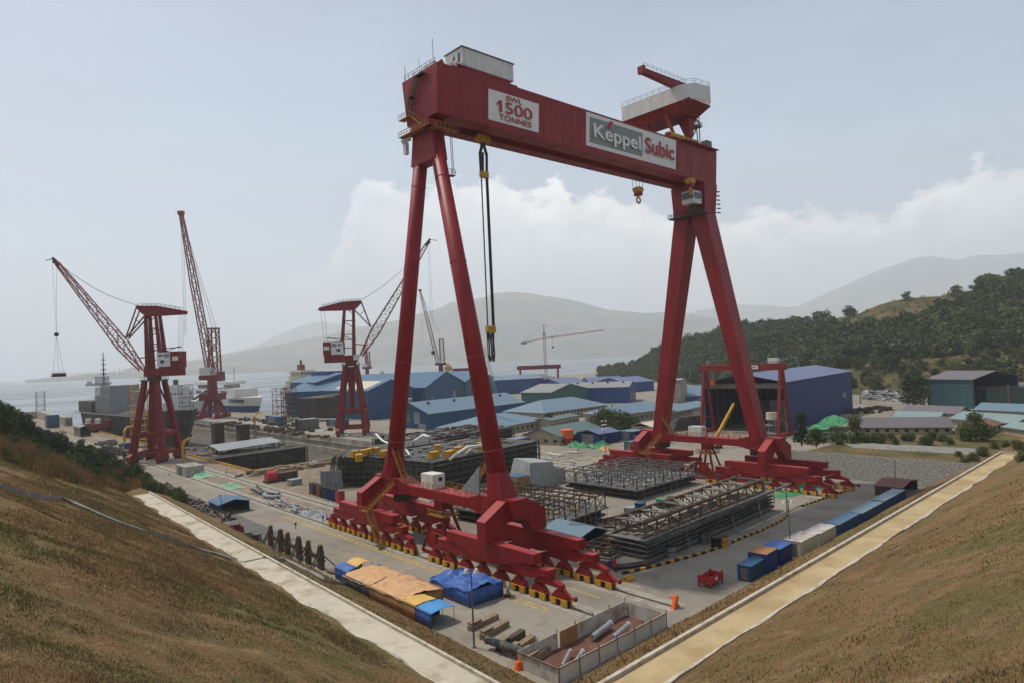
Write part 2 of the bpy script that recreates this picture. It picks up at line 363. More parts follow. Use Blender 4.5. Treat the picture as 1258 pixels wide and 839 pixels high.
# yard ground -------------------------------------------------------------
def yardmat():
    m = mat('yard_concrete', (.27, .245, .20), .9, .12, .05, col2=(.20, .182, .15), thr=(.44, .62), scale2=.035, spec=.15)
    t = m.node_tree; n = t.nodes; l = t.links; b = n['Principled BSDF']; base = b.inputs['Base Color'].links[0].from_socket
    g = n.new('ShaderNodeNewGeometry').outputs['Position']
    def layer(src, s, lo, hi, col, amt, sc3=(1, 1, 1)):
        mp = n.new('ShaderNodeMapping'); l.new(g, mp.inputs[0]); mp.inputs['Scale'].default_value = sc3
        q = n.new('ShaderNodeTexNoise'); l.new(mp.outputs[0], q.inputs['Vector']); q.inputs['Scale'].default_value = s; q.inputs['Detail'].default_value = 8; q.inputs['Roughness'].default_value = .65
        r = n.new('ShaderNodeMapRange'); l.new(q.outputs['Fac'], r.inputs[0]); r.inputs[1].default_value = lo; r.inputs[2].default_value = hi; r.inputs[4].default_value = amt
        k = n.new('ShaderNodeMix'); k.data_type = 'RGBA'; l.new(r.outputs[0], k.inputs[0]); l.new(src, k.inputs[6]); k.inputs[7].default_value = (*col, 1)
        return k.outputs[2]
    c = layer(base, .06, .52, .68, (.32, .265, .19), .75)
    c = layer(c, .25, .55, .70, (.10, .085, .07), .55)
    c = layer(c, 1.3, .52, .75, (.08, .07, .06), .30)
    c = layer(c, .22, .52, .66, (.29, .26, .22), .5, (1, .12, 1))
    br = n.new('ShaderNodeTexBrick'); l.new(g, br.inputs['Vector']); br.offset = 0; br.inputs['Scale'].default_value = 1; br.inputs['Brick Width'].default_value = 6; br.inputs['Row Height'].default_value = 6
    br.inputs['Mortar Size'].default_value = .045; br.inputs['Color1'].default_value = (0, 0, 0, 1); br.inputs['Color2'].default_value = (0.25, 0.25, 0.25, 1); br.inputs['Mortar'].default_value = (1, 1, 1, 1)
    k = n.new('ShaderNodeMix'); k.data_type = 'RGBA'; mm = n.new('ShaderNodeMath'); mm.operation = 'MULTIPLY'; l.new(br.outputs['Color'], mm.inputs[0]); mm.inputs[1].default_value = .45
    l.new(mm.outputs[0], k.inputs[0]); l.new(c, k.inputs[6]); k.inputs[7].default_value = (.10, .09, .075, 1)
    l.new(k.outputs[2], b.inputs['Base Color']); return m
M['yard'] = yardmat()
M['asph'] = mat('worn_asphalt', (.14, .137, .13), .9, .15, .08, col2=(.10, .098, .092), thr=(.4, .65), scale2=.25, spec=.15)
M['sand'] = mat('brown_dusty_concrete', (.25, .20, .15), .92, .2, .12, col2=(.17, .135, .10), thr=(.42, .62), scale2=.3, spec=.1)
M['track'] = mat('pale_track_concrete', (.31, .29, .25), .9, .12, .2, col2=(.22, .19, .15), thr=(.48, .66), scale2=.5, spec=.1)
DX0, DX1, DY0, DY1 = 98, 175, 263, 645
dock = [(DX0, DY0), (DX1, DY0), (DX1, DY1), (DX0, DY1)]
land = [(45, 40), (45, 820), (92, 820), (92, 650), (240, 650), (240, 606), (300, 606), tuple(G(430, 471)[:2]), tuple(G(520, 467)[:2]), tuple(G(600, 464)[:2]), tuple(G(700, 460)[:2]), tuple(G(750, 455)[:2]), (1900, 700), (1900, -200), (45, -200)]
sheet('yard_ground', [land, dock], 0, 'yard')
mb = MB()
for lp in (land,):
    for a, b in zip(lp, lp[1:]+lp[:1]): mb.add([(a[0], a[1], 0), (b[0], b[1], 0), (b[0], b[1], -5), (a[0], a[1], -5)], [(0, 1, 2, 3)])
struct(mb.build('quay_face', 'dockw'))
mb = MB()
for i in range(4):
    a, b = dock[i], dock[(i+1) % 4]; mb.add([(a[0], a[1], -.004), (b[0], b[1], -.004), (b[0], b[1], -9), (a[0], a[1], -9)], [(0, 3, 2, 1)])
mb.box(DX1-.5, DX1+.02, DY0, DY1, -3.2, -2.6); mb.box(DX1-1.2, DX1, DY0, DY1, -9, -6)
for k in range(14): mb.box(DX1-.25, DX1+.02, DY0+8+k*27, DY0+9.2+k*27, -6, -.3)
struct(mb.build('dock_wall', 'dockw'))
M['mud'] = mat('wet_muddy_concrete', (.10, .085, .065), .8, .3, .15, col2=(.05, .045, .038), scale2=.2)
sheet('dock_floor', [[(DX0, DY0), (DX1, DY0), (DX1, DY1), (DX0, DY1)]], -8.9, 'mud')
seam = mat('sea_water', (.10, .13, .15), .22, .1, .01, spec=.5)
b = seam.node_tree.nodes['Principled BSDF']; n = seam.node_tree.nodes; l = seam.node_tree.links
g = n.new('ShaderNodeNewGeometry').outputs['Position']; mp = n.new('ShaderNodeMapping'); mp.inputs['Scale'].default_value = (.06, .16, .1); mp.inputs['Rotation'].default_value = (0, 0, R(35)); l.new(g, mp.inputs[0])
qn = n.new('ShaderNodeTexNoise'); l.new(mp.outputs[0], qn.inputs['Vector']); qn.inputs['Scale'].default_value = 2.2; qn.inputs['Detail'].default_value = 9; qn.inputs['Roughness'].default_value = .65
bp = n.new('ShaderNodeBump'); bp.inputs['Strength'].default_value = .55; bp.inputs['Distance'].default_value = 1.; l.new(qn.outputs['Fac'], bp.inputs['Height']); l.new(bp.outputs[0], b.inputs['Normal'])
qs = n.new('ShaderNodeTexNoise'); mp2 = n.new('ShaderNodeMapping'); mp2.inputs['Scale'].default_value = (.0016, .0050, 1); mp2.inputs['Rotation'].default_value = (0, 0, R(48)); l.new(g, mp2.inputs[0]); l.new(mp2.outputs[0], qs.inputs['Vector']); qs.inputs['Scale'].default_value = 1.6; qs.inputs['Detail'].default_value = 5
rr = n.new('ShaderNodeMapRange'); l.new(qs.outputs['Fac'], rr.inputs[0]); rr.inputs[1].default_value = .4; rr.inputs[2].default_value = .62; rr.inputs[3].default_value = .16; rr.inputs[4].default_value = .40; l.new(rr.outputs[0], b.inputs['Roughness'])
M['sea'] = seam
S = 23000
sheet('sea', [[(-S, -S), (S, -S), (S, S), (-S, S)], [(x, y) for x, y in dock]], -3, 'sea')
# rails, tracks and painted lines ------------------------------------------
Z1, Z2, Z3 = .004, .008, .012
sheet('road', [[(58, 150), (66, 150), (72, 800), (58, 800)]], Z1, 'asph')
sheet('dusty_apron', [[(76, 163), (97.5, 163), (97.5, 815), (77, 815)]], Z1, 'sand')
sheet('dusty_ground', [[(97.6, 195), (135, 185), (175, 225), (230, 215), (235, 262), (97.6, 262)]], Z1, 'sand')
sheet('track_slab', [[(75.6, 62), (79.6, 62), (79.6, 800), (75.6, 800)]], Z2, 'track')
sheet('track_slab', [[(86.2, 62), (90.4, 62), (90.4, 800), (86.2, 800)]], Z2, 'track')
sheet('track_slab', [[(176, 76), (181, 76), (181, 240), (176, 240)]], Z2, 'track')
sheet('track_slab', [[(188, 76), (192, 76), (192, 240), (188, 240)]], Z2, 'track')
sheet('apron_slab', [[(178.5, 330), (200, 330), (200, 600), (178.5, 600)]], Z2, 'track')
M['rail'] = mat('rail_steel', (.06, .035, .025), .7, .3, 1)
for X, y0, y1 in ((77.2, 64, 800), (88.2, 62, 800), (178.6, 78, 240), (190.2, 78, 240), (182, 300, 600), (196, 300, 600)):
    mb = MB().box(X-.3, X-.16, y0, y1, .0, .03); mb.box(X+.16, X+.3, y0, y1, 0, .03); mb.box(X-.06, X+.06, y0, y1, .0, .10)
    tag(mb.build('crane_rail', 'rail'), kind='structure')
M['ypaint'] = mat('worn_yellow_line', (.50, .34, .06), .8, .2, .5, col2=(.3, .25, .14), scale2=.6)
for x0, x1, y0, y1 in ((73.4, 73.75, 76, 178), (74.3, 74.65, 76, 178), (83.5, 83.8, 74, 95), (91.8, 92.1, 72, 110)):
    sheet('painted_line', [[(x0, y0), (x1, y0), (x1, y1), (x0, y1)]], Z3, 'ypaint')
sheet('painted_line', [[tuple(G(655, 566)[:2]), tuple(G(697, 553)[:2]), tuple(G(703, 553)[:2]), tuple(G(662, 567)[:2])]], Z3, 'track')
# dock kerb in yellow
mb = MB().box(DX0-.5, DX0-.1, DY0, 640, 0, .9); mb.box(DX0, 160, DY0-.6, DY0-.2, 0, .9)
tag(mb.build('safety_kerb', 'yellow', loc=(98, 258, 0)), 'weathered yellow safety barrier along the edge of the dry dock', 'barrier')
# benches ------------------------------------------------------------------
def bench_strip(name, side, a, b, t0, t1, z0, z1, m, step=2., jit=0.):
    vs = []; n = max(2, int((b-a)/step)); fs = []
    for i in range(n+1):
        s = a+(b-a)*i/n
        j = (vnoise(s, 3., 5., 5)*2.2+vnoise(s, 9., 1.7, 6)*.8)*jit
        for t, z in ((t0, z0), (t0, z1), (t1+j, z1), (t1+j, z0)):
            if side == 'L': vs.append((56.5+.032*(min(s, 300)-60)-t, s, z))
            else: vs.append((s, 58+.027*(s-60)-t, z))
    for i in range(n):
        for k in range(4): fs.append((i*4+k, i*4+(k+1) % 4, (i+1)*4+(k+1) % 4, (i+1)*4+k))
    fs += [(0, 1, 2, 3), (n*4+3, n*4+2, n*4+1, n*4)]
    mb = MB().add(vs, fs); return tag(mb.build(name, m), kind='structure')
M['pathL'] = mat('pale_cream_path', (.47, .43, .34), .9, .1, .3, col2=(.31, .26, .18), thr=(.52, .66), scale2=.22, spec=.1)
M['pathR'] = mat('sandy_ochre_path', (.44, .345, .20), .92, .12, .15, col2=(.34, .25, .13), thr=(.45, .62), scale2=.12, spec=.1)
M['kerb'] = mat('pale_kerb', (.52, .48, .40), .85, .15, .8, col2=(.33, .28, .2), scale2=.8)
bench_strip('path', 'L', 40.5, 199, 14.3, 18.2, 7.6, 8.06, 'pathL', jit=.55)
bench_strip('path', 'R', 37.5, 224, 14.3, 18.4, 7.6, 8.07, 'pathR', jit=.25)
bench_strip('kerb', 'L', 44, 200, 13.95, 14.3, 7.0, 8.42, 'kerb')
bench_strip('kerb', 'R', 44, 224, 13.9, 14.35, 7.0, 8.48, 'kerb')
bench_strip('kerb', 'R', 40, 190, 18.3, 18.75, 7.6, 8.22, 'kerb', jit=.25)
bench_strip('kerb', 'L', 40, 190, 18.05, 18.4, 7.6, 8.16, 'kerb', jit=.55)
p = G(1147, 557, 8); mb = MB().beam((223.8, 48.2, 8.2), (223.8, 43.6, 8.2), .5, .6); struct(mb.build('kerb', 'kerb'))
p = G(1115, 634, 8.1); mb = MB().beam(G(1110, 628.5, 8.1), G(1140, 632, 8.1), .25, .05); struct(mb.build('kerb', 'kerb'))
# drain channel on the left slope
def drain(pts, wd=.75):
    vs = []; fs = []
    P = [T(*p) for p in pts]; Q = []
    for a, b in zip(P[:-1], P[1:]):
        n = max(1, int((b-a).length/2)); Q += [a.lerp(b, i/n) for i in range(n)]
    Q.append(P[-1])
    for i, c in enumerate(Q):
        d = (Q[min(i+1, len(Q)-1)]-Q[max(i-1, 0)]); d.z = 0; d.normalize(); s = Vector((-d.y, d.x, 0))
        z = max(float(bank(c.x, c.y)), 0)
        for k, h in ((-wd/2, -.6), (-wd/2, .45), (wd/2, .45), (wd/2, -.6)): vs.append((c.x+s.x*k, c.y+s.y*k, z+h))
    for i in range(len(Q)-1):
        for k in range(4): fs.append((i*4+k, i*4+(k+1) % 4, (i+1)*4+(k+1) % 4, (i+1)*4+k))
    fs += [(0, 1, 2, 3), tuple(len(vs)-1-i for i in range(4))]
    return MB().add(vs, fs)
M['drain'] = mat('grey_drain_concrete', (.24, .235, .215), .9, .15, .5, col2=(.14, .13, .11), scale2=.5)
mb = drain([(-40, 580), (0, 598), (30, 609), (55, 613), (75, 613), (110, 628), (150, 645), (180, 655), (215, 665), (250, 678), (284, 688)])
struct(mb.build('drain', 'drain'))
mb = drain([(326, 686), (348, 687), (372, 700), (398, 714), (430, 717), (445, 716)], .7); struct(mb.build('drain', 'drain'))
p, q_ = G(290, 692, 8.1), G(331, 683, 8.1); mb = MB().beam(p, q_, .5, .12); struct(mb.build('drain', 'drain'))
# revetment of stones at the end of the yard
M['stone'] = mat('grey_rubble_stone', (.20, .195, .172), .95, .4, 3., col2=(.11, .105, .092), thr=(.44, .56), scale2=2.4, bump=1., bscale=4)
vs = []; ny, nx = 150, 26; fs = []
for j in range(ny+1):
    for i in range(nx+1):
        Y = 112-62*j/ny; k_ = i/nx; x = 206.4+6.2*min(1, k_/.8)+(4.2*(k_-.8)/.2 if k_ > .8 else 0); zz = 6.3*k_/.8 if k_ <= .8 else 6.3-1.3*(k_-.8)/.2
        vs.append((x+random.uniform(-.07, .07), Y, zz*float(smooth(114, 105, Y))+random.uniform(0, .10)+.06))
for j in range(ny):
    for i in range(nx): fs.append((j*(nx+1)+i, j*(nx+1)+i+1, (j+1)*(nx+1)+i+1, (j+1)*(nx+1)+i))
o = MB().add(vs, fs).build('stone_revetment', 'stone'); struct(o)
# gravel strip on the terrace
M['gravel'] = mat('grey_gravel_track', (.21, .21, .19), .95, .2, .3)
M['tgrass'] = mat('olive_terrace_grass', (.085, .085, .036), .95, .3, .12, col2=(.15, .11, .055), thr=(.44, .6), scale2=.09, spec=.05)
sheet('terrace_grass', [[(216.5, 40), (300, 40), (300, 101), (216.5, 101)]], 5.02, 'tgrass')
sheet('gravel_track', [[(238, 58), (252, 60), (250, 90), (243, 98), (236, 92)]], 5.026, 'gravel')
sheet('terrace_yard', [[(300, 40), (600, 40), (600, 104), (300, 104)]], 5.03, 'sand')
# hills --------------------------------------------------------------------
def interp(pts, x): return float(np.interp(x, [p[0] for p in pts], [p[1] for p in pts]))
hb = [(735, 1180), (760, 1060), (800, 930), (850, 800), (900, 700), (960, 640), (1030, 600), (1100, 560), (1258, 540), (1330, 530)]
hr = [(735, 1250), (800, 1160), (850, 1120), (1000, 980), (1100, 960), (1330, 960)]
hy = [(735, 461), (748, 456), (775, 449), (795, 436), (815, 428), (850, 418), (900, 411), (960, 400), (1010, 391), (1060, 381), (1100, 372), (1160, 362), (1200, 354), (1258, 352), (1330, 346)]
def hillz(px, s):                          # s 0 at the foot, 1 at the ridge
    d0, d1 = interp(hb, px), interp(hr, px); d = d0+(d1-d0)*s
    zr = AT(px, interp(hy, px), d1).z-2
    prof = s**1.15 if px < 1000 else s**1.15+.05*math.sin(s*9)
    return d, zr*(prof if s <= 1 else 1-(s-1)*.8)
NA, NS = 90, 30; vs = []; fs = []
for i in range(NA+1):
    px = 735+(1330-735)*i/NA
    for j in range(NS+1):
        s = -.04+1.3*j/NS; d, z = hillz(px, max(s, 0)); d += (s < 0)*s*300
        v = AT(px, 430, d); z += float(vnoise(v.x, v.y, 60, 4))*14*min(1, max(s, 0)*3)+float(vnoise(v.x, v.y, 22, 5))*4*min(1, max(s, 0)*3)
        vs.append((v.x, v.y, z if s > 0 else -4))
for i in range(NA):
    for j in range(NS): fs.append((i*(NS+1)+j, (i+1)*(NS+1)+j, (i+1)*(NS+1)+j+1, i*(NS+1)+j+1))
M['hillg'] = mat('hill_grass', (.13, .088, .045), .95, .45, .09, col2=(.055, .062, .025), thr=(.42, .58), scale2=.035, spec=.05, bump=.6, bscale=.4)
o = MB().add(vs, fs).build('forest_hill', 'hillg', smooth=True); struct(o)
def mount(name, pts, D, depth, m, seed, base=-4, rough=1.):
    xs_ = np.linspace(pts[0][0], pts[-1][0], 150); vs = []; fs = []; K = 16
    for i, px in enumerate(xs_):
        top_ = AT(px, interp(pts, px), D).z
        for j in range(K+1):
            s = j/K; prof = math.sin(min(s, 1)*math.pi/2)**1.1; v = AT(px, 430, D-depth+depth*s)
            z = base+(top_-base)*prof
            z += (float(vnoise(v.x, v.y, D*.06, seed))*.16+float(vnoise(v.x, v.y, D*.022, seed+1))*.07)*rough*(top_-base)*(s*(1-s)*3.2)
            if j >= K-2: z += (float(vnoise(px, 0, 26, seed))*.05+float(vnoise(px, 3, 8, seed))*.025)*(top_-base)*(1, .6, .3)[K-j]
            vs.append((v.x, v.y, z))
    for i in range(len(xs_)-1):
        for j in range(K): fs.append((i*(K+1)+j, (i+1)*(K+1)+j, (i+1)*(K+1)+j+1, i*(K+1)+j+1))
    n0 = len(vs)
    for i, px in enumerate(xs_): v = AT(px, 430, D+depth*.8); vs.append((v.x, v.y, base))
    for i in range(len(xs_)-1): fs.append((i*(K+1)+K, (i+1)*(K+1)+K, n0+i+1, n0+i))
    return struct(MB().add(vs, fs).build(name, m, smooth=True))
M['mt'] = mat('mountain_slopes', (.17, .13, .085), .95, .45, .0012, col2=(.06, .075, .045), thr=(.40, .62), scale2=.0022, spec=.02)
mount('mountain', [(150, 454), (210, 447), (262, 438), (300, 431), (340, 424), (400, 414), (440, 405), (500, 392), (545, 379), (556, 373), (575, 372), (600, 366), (612, 363), (635, 362), (680, 367), (700, 370), (740, 379), (790, 385), (850, 386), (900, 396), (1000, 410), (1100, 420)], 12500, 4000, 'mt', 11)
mount('mountain', [(60, 460), (200, 450), (260, 438), (310, 426), (345, 411), (370, 401), (395, 395), (420, 398), (470, 404), (560, 410)], 20000, 3000, 'mt', 21)
mount('mountain', [(700, 405), (800, 398), (860, 382), (900, 375), (950, 376), (965, 378), (985, 377), (1010, 366), (1040, 353), (1062, 343), (1085, 333), (1105, 327), (1135, 317), (1152, 315), (1168, 317), (1180, 319), (1200, 314), (1215, 313), (1240, 314), (1258, 311), (1400, 300)], 19500, 5000, 'mt', 31, rough=.7)
mount('far_shore', [(30, 466.5), (60, 463.6), (90, 461.5), (105, 458.5), (130, 457), (175, 457), (195, 455.5), (250, 452), (300, 449)], 9000, 800, 'mt', 41)
# ================================================================ GOLIATH GANTRY CRANE
YC = 115.6
gc = thing('gantry_crane', 'giant dark red gantry crane with lettered girder straddling the yard on four rows of wheels', 'gantry crane', (133.5, YC, 0))
def gb(mb, name, m, par=None, smooth=False):
    par = par or gc
    o = mb.build(name, m, None, smooth=smooth)
    off = Vector(gc['_o'])
    for v in o.data.vertices: v.co -= off
    o.parent = par; return o
# girder: front and rear boxes, tapering to the bottom, slot between
for y0, y1, b0, b1 in ((109.0, 114.2, 109.7, 114.0), (117.2, 122.0, 117.4, 120.6)):
    mb = MB().prism([(y0, 101), (y1, 101), (b1, 90.9), (b0, 90.9)], 'x', 81.0, 186.6)
    g_ = gb(mb, 'girder_box', 'red')
    mb = MB()
    for k in range(10):                     # stiffener seams
        X = 84+k*11; mb.box(X, X+.12, (b0+.25 if y0 < 112 else b0), b1-.2, 90.78, 90.9)
    mb.beam((81, y0+.1, 101.05), (186.6, y0+.1, 101.05), .35, .14); mb.beam((81, y1-.1, 101.05), (186.6, y1-.1, 101.05), .35, .14)
    gb(mb, 'flange', 'redtop', g_)
    mb = MB().rail([(82, (y0+.3), 101.1), (186, (y0+.3), 101.1)], 1.1, 3, .06) if y0 > 112 else MB().rail([(180, y0+.3, 101.1), (186.4, y0+.3, 101.1), (186.4, y1, 101.1)], 1.1, 2, .06)
    gb(mb, 'railing', 'grey', g_)
for k in range(16):
    X = 87.3+k*6.1
    if 93.5 < X < 110.5 or 125.5 < X < 166: continue
    gb(MB().prism([(109.02-.03, 100.9), (109.02, 100.9), (109.7, 91.0), (109.7-.05, 91.0)], 'x', X, X+.10), 'weld_seam', 'redfar')
gb(MB().prism([(ybz-.035, zz_) for ybz, zz_ in ((109.47, 94.15), (109.46, 94.25))]+[(109.50, 94.25), (109.50, 94.15)], 'x', 81.2, 94.2), 'weld_seam', 'redfar')
# end diaphragms joining the boxes
for X0, X1 in ((80.7, 83.4), (181.5, 186.9)):
    gb(MB().prism([(108.95, 101.02), (122.05, 101.02), (120.65, 90.85), (109.65, 90.85)], 'x', X0, X1), 'end_beam', 'red')
e = gb(MB().rail([(81, 110, 101.1), (81, 121.5, 101.1)], 1.3, 1.6, .07).tube((80.9, 110.5, 101), (80.9, 110.5, 106.5), .06, n=5).tube((80.9, 121, 101), (80.9, 121, 104.5), .06, n=5).tube((81.2, 116, 101), (81.2, 116, 104.5), .05, n=5), 'end_railing', 'grey')
# stairs on the end face
mb = MB()
def flight(mb, p, q, wd=1.1, steps=12):
    p = Vector(p); q = Vector(q); d = q-p; s = Vector((1, 0, 0)) if abs(d.x) < abs(d.y) else Vector((0, 1, 0))
    for k in (-wd/2, wd/2):
        mb.beam(p+s*k, q+s*k, .1, .28); mb.beam(p+s*k+Vector((0, 0, 1.05)), q+s*k+Vector((0, 0, 1.05)), .07)
        for i in range(0, steps+1, 3): c = p.lerp(q, i/steps)+s*k; mb.beam(c, c+Vector((0, 0, 1.05)), .06)
    for i in range(steps): c = p.lerp(q, (i+.5)/steps); mb.beam(c-s*wd/2, c+s*wd/2, .28, .05)
flight(mb, (79.9, 115.0, 99.8), (79.9, 117.4, 96.2)); flight(mb, (79.9, 117.4, 96.2), (79.9, 118.8, 92.4)); mb.box(79.3, 80.6, 112.4, 115.2, 99.7, 99.8); mb.box(79.3, 80.6, 116.9, 118.2, 96.1, 96.2)
gb(mb, 'stair', 'dark')
mb = MB(); mb.box(79.2, 80.6, 117.5, 121.6, 92.1, 92.25); mb.rail([(79.2, 117.5, 92.2), (79.2, 121.6, 92.2)], 1.1, 1, .08); flight(mb, (79.9, 117.6, 92.2), (79.9, 113.6, 89.2))
mb.box(79, 86.5, 110.2, 112.4, 88.1, 88.25); mb.box(78.6, 80.0, 110.2, 121, 88.1, 88.25); mb.rail([(86.5, 110.2, 88.2), (78.6, 110.2, 88.2), (78.6, 121, 88.2)], 1.1, 1, .09)
gb(mb, 'access_platform', 'yellowrail')
gb(MB().tube((79.2, 120.8, 87.2), (80.6, 119.4, 88.2), .55, n=8).box(79.4, 80.2, 119.6, 120.6, 84.6, 87), 'lamp_cluster', 'lampm')
# near (hinged) leg: head and two tubes
hd = gb(MB().hull2([(80.6, 112.6, 90.9), (84.6, 112.6, 90.9), (84.6, 118.8, 90.9), (80.6, 118.8, 90.9)], [(80.3, 112.0, 88.6), (84.9, 112.0, 88.6), (84.9, 119.3, 88.6), (80.3, 119.3, 88.6)]), 'leg_head', 'red')
gb(MB().hull2([(80.9, 112.4, 88.5), (84.3, 112.4, 88.5), (84.3, 119.0, 88.5), (80.9, 119.0, 88.5)], [(80.95, 111.4, 82.0), (84.25, 111.4, 82.0), (84.25, 120.2, 82.0), (80.95, 120.2, 82.0)]), 'leg_cap', 'red', hd)
gb(MB().box(80.2, 85.0, 111.9, 119.5, 88.3, 88.75), 'hinge_plate', 'dark', hd)
for s in (1, -1):
    p0 = (82.6, YC+s*19.2, 13.4); p1 = (82.6, YC+s*2.0, 88.4)
    lg = gb(MB().tube(p0, p1, 1.95, 1.48, 20), 'leg', 'red', smooth=False)
    for p in lg.data.polygons: p.use_smooth = len(p.vertices) == 4
    mb = MB()
    for t in (.12, .36, .62, .86):
        c = Vector(p0).lerp(Vector(p1), t); d = (Vector(p1)-Vector(p0)).normalized(); r = 1.95-.47*t
        mb.tube(c-d*.12, c+d*.12, r+.07, n=20)
    gb(mb, 'flange_ring', 'redtop', lg)
    lo_, hi_ = [], []
    for q_ in range(24):
        an = 2*math.pi*q_/24; c_, n_ = math.cos(an), math.sin(an); k_ = 1/max(abs(c_), abs(n_))
        lo_.append((82.6+c_*k_*2.1, YC+s*19.4+n_*k_*2.15, 13.5)); hi_.append((82.6+c_*2.03, YC+s*18.1+n_*2.1, 18.6))
    mb = MB().hull2(lo_, hi_)
    gb(mb, 'leg_foot', 'red', lg)
gb(MB().box(83.2, 85.4, 110.4, 111.4, 78.5, 78.7).rail([(85.4, 110.3, 78.7), (83.2, 110.3, 78.7)], 1.1, 1, .08).beam((84.8, 110.6, 78.7), (84.8, 110.9, 88.3), .1).beam((85.2, 110.6, 78.7), (85.2, 110.9, 88.3), .1), 'ladder', 'redfar', hd)
# far (rigid) leg
hd2 = gb(MB().hull2([(179.6, 109.3, 90.9), (186.8, 109.3, 90.9), (186.8, 121.3, 90.9), (179.6, 121.3, 90.9)], [(180.4, 110.0, 82.2), (186.4, 110.0, 82.2), (186.4, 121.3, 82.2), (180.4, 121.3, 82.2)]), 'leg_head', 'red')
gb(MB().box(180.2, 186.6, 109.8, 121.5, 82.0, 82.35), 'joint_band', 'redtop', hd2)
for s in (1, -1):
    yb, yt = YC+s*17.4, YC+s*2.95
    A = [(182.2, yb-1.75, 12.8), (186.4, yb-1.75, 12.8), (186.4, yb+1.75, 12.8), (182.2, yb+1.75, 12.8)]
    B = [(180.5, yt-2.6, 82.1), (186.3, yt-2.6, 82.1), (186.3, yt+2.6, 82.1), (180.5, yt+2.6, 82.1)]
    lg = gb(MB().hull2(A, B), 'leg', 'red')
    mb = MB()
    for t in (.25, .5, .75):
        lo = [Vector(a).lerp(Vector(b_), t-.001) for a, b_ in zip(A, B)]; hi = [Vector(a).lerp(Vector(b_), t+.002) for a, b_ in zip(A, B)]
        c = sum(lo, Vector())/4; mb.hull2([c+(v-c)*1.015 for v in lo], [c+(v-c)*1.015 for v in hi])
    gb(mb, 'weld_seam', 'redfar', lg)
